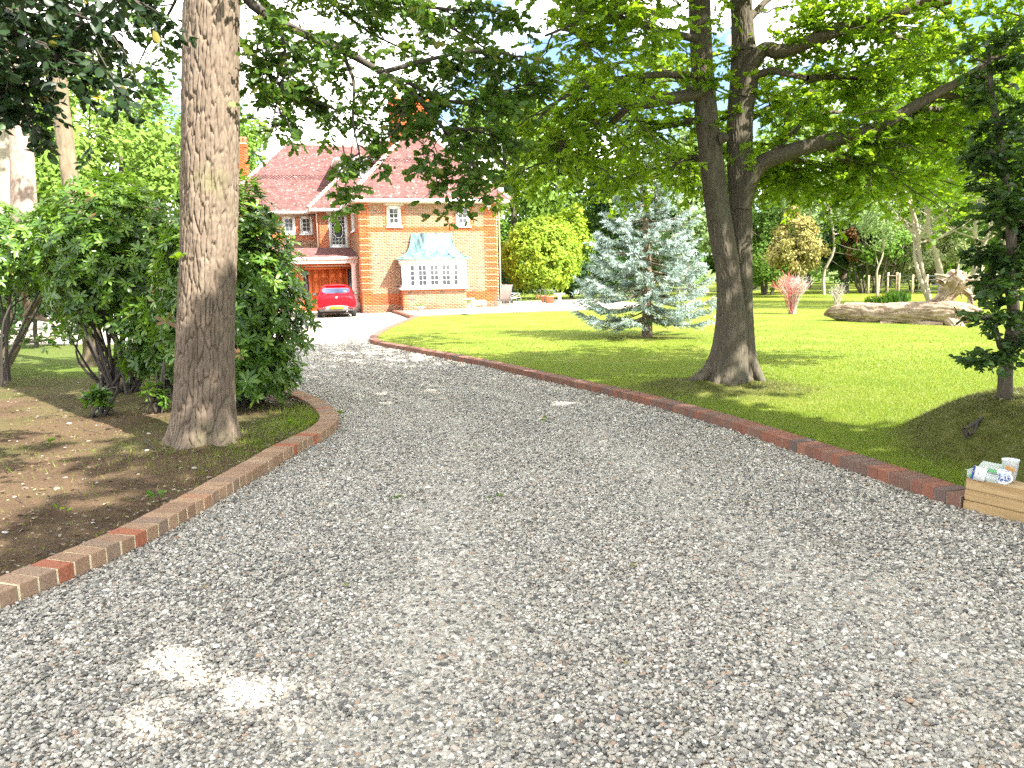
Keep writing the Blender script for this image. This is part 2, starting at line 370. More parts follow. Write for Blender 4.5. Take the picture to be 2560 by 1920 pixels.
def soilmat():
    m, t, p, o = newmat('leaf_strewn_soil')
    v = coords(t); n1 = noise(t, 1.1, 5, 0.6, v); n2 = noise(t, 38, 7, 0.75, v)
    c = ramp(t, n1, [(0.3, (0.075, 0.048, 0.03)), (0.55, (0.13, 0.088, 0.055)), (0.72, (0.115, 0.09, 0.045))])
    c = mixc(t, 1.0, c, ramp(t, n2, [(0.28, (0.55, 0.55, 0.55)), (0.72, (1.4, 1.36, 1.3))]), 'MULTIPLY')
    g_ = ramp(t, noise(t, 30, 5, 0.7, v), [(0.3, (0.06, 0.10, 0.02)), (0.7, (0.13, 0.19, 0.035))])
    f = N(t, 'ShaderNodeMath', operation='MULTIPLY'); f.use_clamp = True
    t.links.new(attr(t, 'grass'), f.inputs[0]); f.inputs[1].default_value = 1.0
    c = mixc(t, f.outputs[0], c, g_)
    t.links.new(c, p.inputs['Base Color']); p.inputs['Roughness'].default_value = 0.95; p.inputs['Specular IOR Level'].default_value = 0.1
    bump(t, p, n2, 1.0, 0.03); return m
MAT['soil'] = soilmat()
PEB = [(0.0, (0.08, 0.076, 0.07)), (0.14, (0.185, 0.175, 0.157)), (0.33, (0.335, 0.312, 0.272)), (0.54, (0.455, 0.422, 0.362)), (0.67, (0.35, 0.30, 0.235)), (0.76, (0.50, 0.465, 0.40)), (0.90, (0.70, 0.66, 0.59)), (0.955, (0.34, 0.22, 0.14)), (1.0, (0.77, 0.74, 0.68))]
def gravelsheet():
    m, t, p, o = newmat('gravel_bed')
    v = coords(t); vo = N(t, 'ShaderNodeTexVoronoi'); vo.inputs['Scale'].default_value = 42; t.links.new(v, vo.inputs['Vector'])
    sp = N(t, 'ShaderNodeSeparateColor'); t.links.new(vo.outputs['Color'], sp.inputs[0])
    c = ramp(t, sp.outputs[0], PEB)
    c = mixc(t, 1.0, c, ramp(t, noise(t, 0.8, 4, 0.6, v), [(0.3, (0.9, 0.88, 0.85)), (0.7, (1.08, 1.08, 1.08))]), 'MULTIPLY')
    t.links.new(c, p.inputs['Base Color']); p.inputs['Roughness'].default_value = 0.8
    iv = N(t, 'ShaderNodeMath', operation='SUBTRACT'); iv.inputs[0].default_value = 1.0; t.links.new(vo.outputs['Distance'], iv.inputs[1])
    bump(t, p, iv.outputs[0], 1.0, 0.015); return m
MAT['gravel_bed'] = gravelsheet()

# ground sheet to the horizon
def rings():
    r = np.r_[0, 8, 20, 45, 80, 140, 260, 500, 900]; a = np.arange(48)/48*2*pi
    V = np.stack([r[:, None]*np.cos(a), 15+r[:, None]*np.sin(a)], -1).reshape(-1, 2)
    z = gz(V[:, 0], V[:, 1])-0.06
    i, j = np.meshgrid(np.arange(len(r)-1), np.arange(48), indexing='ij'); j2 = (j+1) % 48
    return np.c_[V, z], np.stack([i*48+j, (i+1)*48+j, (i+1)*48+j2, i*48+j2], -1).reshape(-1, 4)
V_, F_ = rings()
struct('ground', V_, F_, MAT['soil'], 'rough grassy ground running out to the trees all around', True, {'grass': ('POINT', np.full(len(V_), 0.75))})

# gravel drive
ys = np.r_[np.arange(-5, 22, 0.25), np.arange(22, 46.1, 0.5)]; us = np.linspace(0, 1, 41)
Y, Uu = np.meshgrid(ys, us, indexing='ij'); XL = xl(Y)-0.12; XR = np.where(Y > 31.4, np.interp(Y, [31.4, 36.5, 46], [-3.95, -5.5, -5.5]), xr(Y)+0.1)
X = XL+(XR-XL)*Uu
Z = gz(X, Y)+0.025*(fbm(X*0.9, Y*0.9, 5)-0.5)
struct('driveway', np.stack([X, Y, Z], -1).reshape(-1, 3), grid_faces(len(ys), len(us)), MAT['gravel_bed'], 'pale flint gravel driveway curving up to the house', True)

# soil bed on the left
ys = np.r_[np.arange(-4, 16, 0.12), np.arange(16, 23, 0.5)]; us = np.linspace(0, 1, 90)
Y, Uu = np.meshgrid(ys, us, indexing='ij'); X1 = xl(Y)-0.17; X = X1-(30+X1)*Uu**2.2
edge = np.clip((X1-X)/0.5, 0, 1)
Z = gz(X, Y)+0.035+0.03*edge+0.05*(fbm(X*1.6, Y*1.6, 11)-0.5)+0.04*(fbm(X*9, Y*9, 12, 3)-0.5)+0.06*np.exp(-((X+3.1)**2+(Y-7.5)**2)/0.5)
gr = np.clip((fbm(X*0.8, Y*0.8, 33)-0.47)*3.0, 0, 0.55)*np.clip(1.6-edge, 0.4, 1)+np.clip((Y-12.5)/1.5, 0, 1)*(X < -4.5)*0.75+0.35*np.exp(-((X+2.5)**2/0.3+(Y-8.5)**2/0.9))
struct('soil_bed', np.stack([X, Y, Z], -1).reshape(-1, 3), grid_faces(len(ys), len(us))[:, ::-1].copy(), MAT['soil'], 'bare brown woodland soil bed under the trees left of the drive', True, {'grass': ('POINT', np.clip(gr, 0, 1).ravel())}, cat=None)
def soil_z(x, y): return gz(x, y)+0.06+0.05*(fbm(x*1.6, y*1.6, 11)-0.5)+0.04*(fbm(x*9, y*9, 12, 3)-0.5)+0.06*np.exp(-((x+3.1)**2+(y-7.5)**2)/0.5)

# lawn on the right
ys = np.r_[np.arange(1.5, 4.5, 0.25), np.arange(4.5, 14, 0.07), np.arange(14, 30, 0.25), np.arange(30, 48, 0.5), 50, 55, 62, 72, 90]; us = np.linspace(0, 1, 150)
Y, Uu = np.meshgrid(ys, us, indexing='ij'); X0 = xr(Y)+0.16; X = X0+(58-X0)*Uu**2.6
lz = lawn_z(X, Y); ed = np.clip((X-X0)/0.25, 0, 1); sm = soil_mask(X, Y)
lz = lz + sm*0.05*(fbm(X*7, Y*7, 41)-0.5)*(Y < 14)
Z = (gz(X, Y)+0.07)*(1-ed)+lz*ed
struct('lawn', np.stack([X, Y, Z], -1).reshape(-1, 3), grid_faces(len(ys), len(us)), MAT['lawn'], 'mown green lawn right of the drive rising to mossy tree mounds', True, {'soil': ('POINT', (sm*0.93).ravel())})

# grass blades on the near lawn
def blades(n, fade, y0, y1, h, wd, seed, dens_pow=1.0):
    r = np.random.default_rng(seed)
    y = y0+(y1-y0)*r.random(n)**dens_pow; x = xr(y)+0.2+(0.78*y+0.8-xr(y))*r.random(n)
    k = (r.random(n) > soil_mask(x, y)*1.15) & (r.random(n) < fade(y))
    x, y = x[k], y[k]; n = len(x); z = lawn_z(x, y)-0.004
    a = r.random(n)*2*pi; hh = h*(0.5+r.random(n)*0.9); lean = r.normal(0, 0.5, (n, 2))*hh[:, None]
    dx = np.c_[np.cos(a), np.sin(a), np.zeros(n)]*wd*(0.6+0.8*r.random(n))[:, None]
    P = np.c_[x, y, z]; tip = P+np.c_[lean, hh]
    V = np.stack([P-dx, P+dx, tip], 1).reshape(-1, 3)
    return V, np.arange(3*n).reshape(-1, 3), r.random(n)
MAT['blade'] = leafmat('grass_blade', [(0, (0.11, 0.175, 0.018)), (0.6, (0.18, 0.25, 0.026)), (0.93, (0.24, 0.29, 0.05)), (1, (0.36, 0.30, 0.13))], (0.34, 0.46, 0.03), 0.42)
Va, Fa, Ra = blades(190000, lambda y: np.clip((14.5-y)/4, 0, 1), 4.5, 14.5, 0.034, 0.0028, 51, 1.15)
Vb, Fb, Rb = blades(110000, lambda y: np.clip((y-9)/4, 0, 1)*np.clip((27-y)/10, 0, 1), 9.0, 27.0, 0.036, 0.006, 52)
struct('lawn_grass', np.r_[Va, Vb], np.r_[Fa, Fb+len(Va)], MAT['blade'], 'short green grass blades of the near lawn', False, {'rnd': ('FACE', np.r_[Ra, Rb])}, kind='stuff', cat='grass')

# loose pebbles as real stones
def pebmat():
    m, t, p, o = newmat('flint_pebble')
    c = ramp(t, attr(t, 'tone', 'INSTANCER'), PEB)
    c = mixc(t, 1.0, c, ramp(t, noise(t, 90, 3, 0.6, coords(t)), [(0.3, (0.8, 0.8, 0.8)), (0.7, (1.12, 1.12, 1.12))]), 'MULTIPLY')
    t.links.new(c, p.inputs['Base Color']); p.inputs['Roughness'].default_value = 0.62; p.inputs['Specular IOR Level'].default_value = 0.4; return m
MAT['pebble'] = pebmat()
def pebbles():
    r = np.random.default_rng(61)
    def band(y0, y1, dens, x0=-1e9, x1=1e9):
        yy = np.linspace(y0, y1, 200); L = np.maximum(xl(yy)+0.0, x0); R_ = np.minimum(xr(yy), x1); n = int(np.mean(R_-L)*(y1-y0)*dens)
        y = y0+(y1-y0)*r.random(n); l_ = np.maximum(xl(y), x0); r_ = np.minimum(xr(y), x1)
        return np.c_[l_+(r_-l_)*r.random(n), y]
    B = np.vstack([band(2.0, 3.6, 8000, -3.3, 3.3), band(3.6, 6.5, 6900, -4, 4.6), band(6.5, 10, 4600), band(10, 14.5, 2000), band(14.5, 20, 600)])
    n = len(B); s = np.exp(r.normal(0, 0.28, n))*np.interp(B[:, 1], [2, 8, 12, 20], [0.0068, 0.0072, 0.0098, 0.014])
    z = gz(B[:, 0], B[:, 1])+0.025*(fbm(B[:, 0]*0.9, B[:, 1]*0.9, 5)-0.5)+s*0.25+r.random(n)**2*0.010
    # a few stones shouldered up against the edging
    uu = (B[:, 0]-xl(B[:, 1]))/(xr(B[:, 1])-xl(B[:, 1])); trk = (np.exp(-((uu-.34)/.07)**2)+np.exp(-((uu-.67)/.07)**2))*(0.4+fbm(B[:, 0]*.8, B[:, 1]*.8, 77))
    z = z-0.010*trk; tone = np.clip(r.random(n)**(1+1.1*(fbm(B[:, 0]*0.55, B[:, 1]*0.55, 71)-0.47)+0.22*trk), 0, 1)
    me = bpy.data.meshes.new('gravel'); me.vertices.add(n); me.vertices.foreach_set('co', np.c_[B, z].astype(np.float32).ravel())
    for k, arr in (('tone', tone), ('size', s)):
        a = me.attributes.new(k, 'FLOAT', 'POINT'); a.data.foreach_set('value', arr.astype(np.float32))
    o = link('gravel', me); tag(o, 'loose grey white and brown flint pebbles covering the drive', 'gravel', None, 'stuff')
    me.materials.append(MAT['pebble'])
    g = bpy.data.node_groups.new('gravel_stones', 'GeometryNodeTree')
    g.interface.new_socket('Geometry', in_out='INPUT', socket_type='NodeSocketGeometry'); g.interface.new_socket('Geometry', in_out='OUTPUT', socket_type='NodeSocketGeometry')
    gi = g.nodes.new('NodeGroupInput'); go = g.nodes.new('NodeGroupOutput')
    g2i = g.nodes.new('GeometryNodeGeometryToInstance')
    for k in range(7):
        ico = g.nodes.new('GeometryNodeMeshIcoSphere'); ico.inputs['Subdivisions'].default_value = 2; ico.inputs['Radius'].default_value = 1.0
        sp_ = g.nodes.new('GeometryNodeSetPosition'); nzv = g.nodes.new('ShaderNodeTexNoise'); nzv.noise_dimensions = '4D'
        nzv.inputs['W'].default_value = k*3.7; nzv.inputs['Scale'].default_value = 0.85; nzv.inputs['Detail'].default_value = 1.0
        sub = g.nodes.new('ShaderNodeVectorMath'); sub.operation = 'SUBTRACT'; sub.inputs[1].default_value = (0.5, 0.5, 0.5)
        scl = g.nodes.new('ShaderNodeVectorMath'); scl.operation = 'SCALE'; scl.inputs['Scale'].default_value = 1.9
        g.links.new(nzv.outputs['Color'], sub.inputs[0]); g.links.new(sub.outputs[0], scl.inputs[0])
        g.links.new(ico.outputs['Mesh'], sp_.inputs['Geometry']); g.links.new(scl.outputs[0], sp_.inputs['Offset'])
        tr = g.nodes.new('GeometryNodeTransform'); tr.inputs['Scale'].default_value = (1.25, 0.85+0.1*(k % 3), 0.5+0.09*(k % 4))
        g.links.new(sp_.outputs[0], tr.inputs['Geometry'])
        ss = g.nodes.new('GeometryNodeSetShadeSmooth'); g.links.new(tr.outputs[0], ss.inputs['Geometry'])
        mt = g.nodes.new('GeometryNodeSetMaterial'); mt.inputs['Material'].default_value = MAT['pebble']; g.links.new(ss.outputs[0], mt.inputs['Geometry'])
        g.links.new(mt.outputs[0], g2i.inputs[0])
    iop = g.nodes.new('GeometryNodeInstanceOnPoints'); iop.inputs['Pick Instance'].default_value = True
    rv = g.nodes.new('FunctionNodeRandomValue'); rv.data_type = 'FLOAT_VECTOR'
    rv.inputs[0].default_value = (-0.55, -0.55, 0); rv.inputs[1].default_value = (0.55, 0.55, 6.283)
    sz = g.nodes.new('GeometryNodeInputNamedAttribute'); sz.data_type = 'FLOAT'; sz.inputs['Name'].default_value = 'size'
    g.links.new(gi.outputs[0], iop.inputs['Points']); g.links.new(g2i.outputs[0], iop.inputs['Instance'])
    g.links.new(rv.outputs[0], iop.inputs['Rotation']); g.links.new(sz.outputs[0], iop.inputs['Scale']); g.links.new(iop.outputs[0], go.inputs[0])
    md = o.modifiers.new('stones', 'NODES'); md.node_group = g
    return n
print('pebbles', pebbles())

# brick edgings: every brick its own object
import bmesh
def brick_mesh(name, lx, ly, lz_, mat, seed, bev=0.006):
    bm = bmesh.new(); bmesh.ops.create_cube(bm, size=1.0)
    r = np.random.default_rng(seed)
    for v in bm.verts:
        v.co.x *= lx; v.co.y *= ly; v.co.z *= lz_
        v.co += Vector(r.normal(0, 0.0009, 3))
    bmesh.ops.bevel(bm, geom=list(bm.edges), offset=bev, segments=2, affect='EDGES', profile=0.6)
    for f in bm.faces: f.smooth = False
    me = bpy.data.meshes.new(name); bm.to_mesh(me); bm.free(); me.materials.append(mat); return me
def edging(path, side, matkey, label, seed, hi=0.10):
    root = thing('brick_edging', label, 'edging', (path[0][0], path[0][1], gz(0, path[0][1])))
    P = np.asarray(path); seg = np.linalg.norm(np.diff(P, axis=0), axis=1); cum = np.r_[0, np.cumsum(seg)]
    r = np.random.default_rng(seed); vars_ = [brick_mesh('brick', 0.215, 0.1025, 0.17, MAT[matkey], seed*10+k) for k in range(6)]
    s = 0.06; rl = np.array(root.location)
    while s < cum[-1]:
        x = np.interp(s, cum, P[:, 0]); y = np.interp(s, cum, P[:, 1])
        x2 = np.interp(s+0.05, cum, P[:, 0]); y2 = np.interp(s+0.05, cum, P[:, 1]); x1 = np.interp(s-0.05, cum, P[:, 0]); y1 = np.interp(s-0.05, cum, P[:, 1])
        t_ = nrm(np.array([x2-x1, y2-y1])); n_ = np.array([t_[1], -t_[0]])*side
        c = np.array([x, y])+n_*(0.1075+r.normal(0, 0.0011)); z = gz(0, y)+hi-0.085+r.normal(0, 0.0013)
        link('brick', vars_[r.integers(6)], root, (c[0]-rl[0], c[1]-rl[1], z-rl[2]), (r.normal(0, 0.008), r.normal(0, 0.008), atan2(t_[1], t_[0])-pi/2+r.normal(0, 0.012)+(pi if r.random() < .5 else 0)))
        s += 0.1025+(0.0135 if matkey == 'edge_buff' else 0.0115)
    # mortar bed between the bricks, a little below their faces
    ss = np.linspace(0, cum[-1], 220); x = np.interp(ss, cum, P[:, 0]); y = np.interp(ss, cum, P[:, 1])
    t_ = nrm(np.gradient(np.c_[x, y], axis=0)); n_ = np.c_[t_[:, 1], -t_[:, 0]]*side
    rc = 0.0045 if matkey == 'edge_buff' else 0.007
    a = np.c_[x, y]+n_*rc; b = np.c_[x, y]+n_*0.209; zt = gz(0, y)+hi-rc; zb = gz(0, y)-0.06
    V = np.stack([np.c_[a, zb], np.c_[a, zt], np.c_[b, zt], np.c_[b, zb]], 1).reshape(-1, 3)
    i = np.arange(219)[:, None]*4; Fq = np.concatenate([np.c_[i, i+1, i+5, i+4], np.c_[i+1, i+2, i+6, i+5], np.c_[i+2, i+3, i+7, i+6]])
    wpart('mortar', V, Fq, MAT['edge_mortar' if matkey == 'edge_buff' else 'edge_mortar_dark'], root)
    return root
edging(REs[4:], 1, 'edge_red', 'long low edging of red and brown bricks between drive and lawn', 5)
edging(LEs, -1, 'edge_buff', 'low curved edging of buff bricks around the bare soil bed', 6)

# patio beside the house
PAT = np.array([(-3.95, 31.25), (-0.45, 32.75), (3.2, 33.75), (5.2, 34.4), (6.5, 37.5), (6.0, 47.5), (-1.5, 47.5), (-5.6, 37.3)])
pz = 0.10
mb = MB(); k = len(PAT); zt = gz(0, PAT[:, 1])+pz
mb.add(np.r_[np.c_[PAT, zt], np.c_[PAT, zt-0.3]], [np.arange(k)[None], np.stack([np.arange(k), np.arange(k)+k, (np.arange(k)+1) % k+k, (np.arange(k)+1) % k], -1)])
MAT['paving'] = plain('pale_stone_paving', (0.50, 0.46, 0.40), 0.9, var=0.1, scale=1.5, bmp=0.2)
pat = mb.build('patio', MAT['paving']); tag(pat, 'pale paved terrace in front of the bay window', None, None, 'structure')
def strip(path, wd, z0, z1, mat, root, n, name='brick'):
    P = spath(np.array(path, float), n+1)
    for i in range(n):
        a, b = P[i], P[i+1]; d = b-a; L = np.linalg.norm(d); c = (a+b)/2
        m = MB(); m.box(-L*0.47, L*0.47, -wd/2, wd/2, z0, z1)
        link(name, m.mesh(name, mat), root, (c[0], c[1], gz(0, c[1])), (0, 0, atan2(d[1], d[0])))
strip([(-3.95, 31.25), (-0.45, 32.75), (3.2, 33.75), (5.2, 34.4)], 0.22, -0.02, pz+0.012, MAT['edge_red'], pat, 80)
strip([(-5.6, 37.25), (-4.75, 34.2), (-3.97, 31.33)], 0.22, -0.02, pz+0.014, MAT['edge_red'], pat, 50)
strip([(-0.4, 41.5), (0.6, 38.5), (1.6, 34.9)], 0.2, pz-0.05, pz+0.006, MAT['edge_red'], pat, 50)
# ================================================================ the house
HA = radians(16); HO = np.array([-7.08, 37.08, -0.15])
house = thing('house', 'red brick house with tiled roof and copper topped bay window', 'house', HO, HA)
def basis(o, x, n): return (np.array(o, float), np.array(x, float), np.array([0, 0, 1.0]), np.array(n, float))   # local: a along x, b up, c along outward normal
UF = (1, 0, 0); NF = (0, -1, 0)        # faces the camera
NS = (-1, 0, 0); US = (0, -1, 0)       # left side wall, a runs towards the camera
IND = {'n': 0}
unit_brick = None
def brick_wall(name, o, x, n, L, Hh, holes, orange, individual=0, z0=0.0, skip=None, label=None):
    """wall = mortar sheet with openings plus proud bricks. orange(a,b,course)-> (is_orange, proud)"""
    B = basis(o, x, n); mb = MB(B)
    ca = sorted({0, L, *[h[0] for h in holes], *[h[1] for h in holes]}); cb = sorted({z0, Hh, *[h[2] for h in holes], *[h[3] for h in holes]})
    ca = [c for c in ca if 0 <= c <= L]; cb = [c for c in cb if z0 <= c <= Hh]
    for a0, a1 in zip(ca, ca[1:]):
        for b0, b1 in zip(cb, cb[1:]):
            am, bm_ = (a0+a1)/2, (b0+b1)/2
            if any(h[0] < am < h[1] and h[2] < bm_ < h[3] for h in holes): continue
            mb.quad((a0, b0, 0), (a1, b0, 0), (a1, b1, 0), (a0, b1, 0))
    for h in holes:    # reveals
        d = -0.12
        for p, q in (((h[0], h[2]), (h[1], h[2])), ((h[1], h[2]), (h[1], h[3])), ((h[1], h[3]), (h[0], h[3])), ((h[0], h[3]), (h[0], h[2]))):
            mb.quad((*p, 0), (*q, 0), (*q, d), (*p, d))
    wall = mb.build(name, MAT['mortar'], house)
    if label: wall['label'] = label
    mbs = {0: MB(B), 1: MB(B)}; cand = []
    nrow = int((Hh-z0)/0.075)
    for r in range(nrow):
        b0 = z0+r*0.075+0.0075; b1 = b0+0.060; bm_ = b0+0.03
        a = -0.1125*(r % 2)
        while a < L:
            segs = [(max(a, 0), min(a+0.211, L))]
            for h in holes:
                if h[2] < bm_+0.03 and h[3] > bm_-0.03:
                    ns = []
                    for s0, s1 in segs:
                        if s1 <= h[0] or s0 >= h[1]: ns.append((s0, s1)); continue
                        if s0 < h[0]: ns.append((s0, h[0]-0.004))
                        if s1 > h[1]: ns.append((h[1]+0.004, s1))
                    segs = ns
            for s0, s1 in segs:
                if s1-s0 < 0.03: continue
                og, pr = orange((s0+s1)/2, bm_, r)
                if individual and og and s1-s0 > 0.2 and abs(pr-0.012) < 0.006: cand.append((s0, b0, pr)); continue
                m = mbs[1 if og else 0]
                V = [(s0, b0, 0), (s1, b0, 0), (s1, b1, 0), (s0, b1, 0), (s0, b0, pr), (s1, b0, pr), (s1, b1, pr), (s0, b1, pr)]
                m.add(np.array(V), np.array([[4, 5, 6, 7], [0, 1, 5, 4], [1, 2, 6, 5], [2, 3, 7, 6], [3, 0, 4, 7]]))
            a += 0.225
    global unit_brick
    for i, (s0, b0, pr) in enumerate(cand):
        if i < individual:
            if unit_brick is None:
                um = MB(); um.add(np.array([(0, 0, 0), (.215, 0, 0), (.215, 0, .065), (0, 0, .065), (0, -1, 0), (.215, -1, 0), (.215, -1, .065), (0, -1, .065)]) * np.array([1, 0.012, 1]), np.array([[4, 5, 6, 7], [0, 1, 5, 4], [1, 2, 6, 5], [2, 3, 7, 6], [3, 0, 4, 7]]), rnd=0.0)
                unit_brick = um.mesh('brick', MAT['brick_orange'])
            w0 = B[0]+B[1]*s0+B[2]*b0
            link('brick', unit_brick, wall, tuple(w0), None, (1, pr/0.012, 1))
        else:
            V = [(s0, b0, 0), (s0+.215, b0, 0), (s0+.215, b0+.065, 0), (s0, b0+.065, 0), (s0, b0, pr), (s0+.215, b0, pr), (s0+.215, b0+.065, pr), (s0, b0+.065, pr)]
            mbs[1].add(np.array(V), np.array([[4, 5, 6, 7], [0, 1, 5, 4], [1, 2, 6, 5], [2, 3, 7, 6], [3, 0, 4, 7]]))
    for kx, nm in ((0, 'brown_brickwork'), (1, 'orange_brickwork')):
        if mbs[kx].n: tag(mbs[kx].build(nm, MAT['brick' if kx == 0 else 'brick_orange'], wall), kind='stuff')
    return wall

LF = 6.77; EV = 5.33      # front width, eaves height
def og_front(a, b, r):
    if b < 0.36: return (False, 0.035)
    if 0.36 <= b < 0.90: return (True, 0.014)
    if 3.80 <= b < 4.04: return (True, 0.014)
    if a < 0.52 or a > LF-0.62:
        k = r % 4
        return (True, 0.004 if k == 3 else 0.032)
    if b > 4.04 and (abs(a-1.25) < 0.1 or abs(a-2.1) < 0.1 or abs(a-4.63) < 0.1 or abs(a-5.45) < 0.1): return (True, 0.012)
    return (False, 0.011)
brick_wall('wall', (0, 0, 0), UF, NF, LF, 5.3, [(1.34, 2.01, 4.10, 5.06), (4.71, 5.38, 4.10, 5.06), (1.95, 4.85, 1.1, 2.4)], og_front, 300)
def og_side(a, b, r):
    if a > 4.5: return (True, 0.004 if r % 4 == 3 else 0.012)
    if 3.80 <= b < 4.04 or 0.36 <= b < 0.9: return (True, 0.012)
    return (False, 0.010)
brick_wall('wall', (0, 5.0, 0), US, NS, 5.0, 5.3, [(0.95, 2.75, 4.05, 5.05)], og_side)
def og_mid(a, b, r):
    if 0.12 < a < 0.30 and b > 4.1: return (r % 2 == 0, 0.012)
    return (True, 0.012)
brick_wall('wall', (-1.63, 5.0, 3.2), UF, NF, 1.63, 2.1, [(0.50, 1.52, 0.08, 1.87)], og_mid)
brick_wall('wall', (-1.63, 6.8, 2.4), US, (-1, 0, 0), 1.8, 2.9, [], lambda a, b, r: (True, 0.01))
def og_left(a, b, r): return (b > 1.38, 0.012)
brick_wall('wall', (-6.4, 6.8, 2.4), UF, NF, 4.77, 2.9, [(2.94, 3.61, 1.72, 2.66), (3.86, 4.55, 1.72, 2.66), (0.8, 1.5, 1.72, 2.66)], og_left)
# door wall under the porch roof
brick_wall('wall', (-6.4, 2.75, 0), UF, NF, 6.4, 2.62, [(3.74, 6.34, -0.1, 2.26)], lambda a, b, r: (b > 2.26 or a > 3.2, 0.01))
m = MB(); m.box(LF-0.02, LF, 0.02, 9.5, 0, 5.3).box(-6.4, LF, 9.4, 9.5, 0, 5.3).box(-6.42, -6.4, 4.6, 9.4, 0, 5.3); m.build('rear_wall', MAT['brick'], house)
# right-hand side wing glimpsed behind the corner
m = MB(); m.box(LF+0.01, 7.7, 4.2, 8.5, 0, 6.15); m.build('side_wing', MAT['brick'], house)
m = MB(); m.box(6.6, 8.25, 3.7, 9.0, 6.15, 6.35); m.build('side_wing_eaves', MAT['white'], house)

# soffits, friezes, fascias and gutters
def fascia(name, B, L, dz=0.0):
    m = MB(B); m.box(0, L, -0.16, -0.03, -0.02, 0.0); o = m.build(name, MAT['white'], house)
    g = MB(B); pr = np.array([(0.0, 0.0), (0.0, -0.08), (0.03, -0.115), (0.08, -0.115), (0.115, -0.07), (0.12, 0.01)])
    V = np.array([(x, b, c) for x in (-0.0, L) for c, b in pr]); k = len(pr)
    g.add(V, [np.stack([np.arange(k-1), np.arange(1, k), np.arange(1, k)+k, np.arange(k-1)+k], -1), np.arange(k)[None], (np.arange(k)+k)[None]])
    g.build('gutter', MAT['white'], o, True); return o
def soffit(pts, z, mat='cream'):
    m = MB(); p = np.array([(*q, z) for q in pts]); m.add(np.r_[p, p-np.array([0, 0, 0.03])], [np.arange(len(p))[None], (np.arange(len(p))+len(p))[::-1][None].copy()])
    m.build('soffit', MAT[mat], house)
soffit([(-0.40, -0.45), (7.17, -0.45), (7.17, 9.0), (6.6, 9.0), (6.6, 0.05), (0.05, 0.05), (0.05, 6), (-0.40, 6)], 5.24)
fascia('fascia', basis((-0.42, -0.47, EV), UF, NF), LF+0.84)
fascia('fascia', basis((-0.42, 5.0, EV), US, NS), 5.45)
fascia('fascia', basis((7.19, -0.47, EV), (0, 1, 0), (1, 0, 0)), 9.4)
soffit([(-2.05, 4.5), (0.0, 4.5), (0.0, 5.05), (-1.60, 5.05), (-1.60, 7), (-2.05, 7)], 5.18)
fascia('fascia', basis((-2.07, 4.48, 5.28), UF, NF), 1.66)
fascia('fascia', basis((-2.07, 6.4, 5.28), US, NS), 1.9)
soffit([(-6.8, 6.33), (-1.6, 6.33), (-1.6, 6.85), (-6.8, 6.85)], 5.18)
fascia('fascia', basis((-6.8, 6.31, 5.28), UF, NF), 4.75)
m = MB(); 
for a0, a1 in ((1.2, 2.15), (4.57, 5.52)): m.box(a0, a1, -0.03, 0.02, 5.06, 5.24)
m.box(-1.2, -0.02, 4.96, 5.02, 5.05, 5.2).box(-6.4, -1.63, 6.76, 6.82, 5.05, 5.2)
m.box(-0.03, LF+0.03, -0.028, 0.02, 5.16, 5.24); m.build('frieze', MAT['cream'], house)

# windows
def window(B, w_, h_, nx, ny, sill=True, frame=0.10, bars=None, mat='white', name='window', sash=0.045, label=None):
    fr = MB(B); d0, d1 = -0.09, -0.015
    fr.box(0, frame, 0, h_, d0, d1).box(w_-frame, w_, 0, h_, d0, d1).box(frame, w_-frame, 0, frame, d0, d1).box(frame, w_-frame, h_-frame, h_, d0, d1)
    f2 = frame+0.002; e1 = -0.03
    fr.box(f2, f2+sash, f2, h_-f2, d0+.01, e1).box(w_-f2-sash, w_-f2, f2, h_-f2, d0+.01, e1).box(f2+sash, w_-f2-sash, f2, f2+sash, d0+.01, e1).box(f2+sash, w_-f2-sash, h_-f2-sash, h_-f2, d0+.01, e1)
    o = fr.build(name, MAT[mat], house)
    if label: o['label'] = label
    x0, x1, y0, y1 = f2+sash, w_-f2-sash, f2+sash, h_-f2-sash
    if sill:
        s = MB(B); s.box(-0.06, w_+0.06, -0.085, -0.002, -0.09, 0.085); s.build('sill', MAT[mat], o)
    b = MB(B); t_ = 0.022
    for i in range(1, nx): x = x0+(x1-x0)*i/nx; b.box(x-t_/2, x+t_/2, y0, y1, -0.072, -0.042)
    for j in range(1, ny): y = y0+(y1-y0)*j/ny; b.box(x0, x1, y-t_/2, y+t_/2, -0.070, -0.040)
    if nx > 1 or ny > 1: b.build('glazing_bar', MAT[mat], o)
    pw, ph = (x1-x0)/nx, (y1-y0)/ny
    pm = MB((np.zeros(3), B[1], B[2], B[3])); pm.quad((0, 0, 0), (pw-0.004, 0, 0), (pw-0.004, ph-0.004, 0), (0, ph-0.004, 0)); pme = pm.mesh('pane', MAT['pane'])
    for i in range(nx):
        for j in range(ny):
            loc = B[0]+B[1]*(x0+i*pw+.002)+B[2]*(y0+j*ph+.002)+B[3]*(-0.058)
            link('pane', pme, o, tuple(loc))
    return o, (x0, x1, y0, y1)
def curtain(B, x0, x1, y0, y1, d, parent, n=26):
    xs = np.linspace(x0, x1, n); c = d+0.018*np.sin(np.arange(n)*1.3)
    V = np.concatenate([np.c_[xs, np.full(n, y0), c], np.c_[xs, np.full(n, y1), c]]); m = MB(B)
    m.add(V, np.stack([np.arange(n-1), np.arange(1, n), np.arange(1, n)+n, np.arange(n-1)+n], -1)); m.build('curtain', MAT['curtain'], parent, True)
window(basis((1.34, 0, 4.10), UF, NF), 0.67, 0.96, 2, 3)
window(basis((4.71, 0, 4.10), UF, NF), 0.67, 0.96, 2, 3)
window(basis((0, 4.05, 4.05), US, NS), 1.8, 1.0, 4, 3)
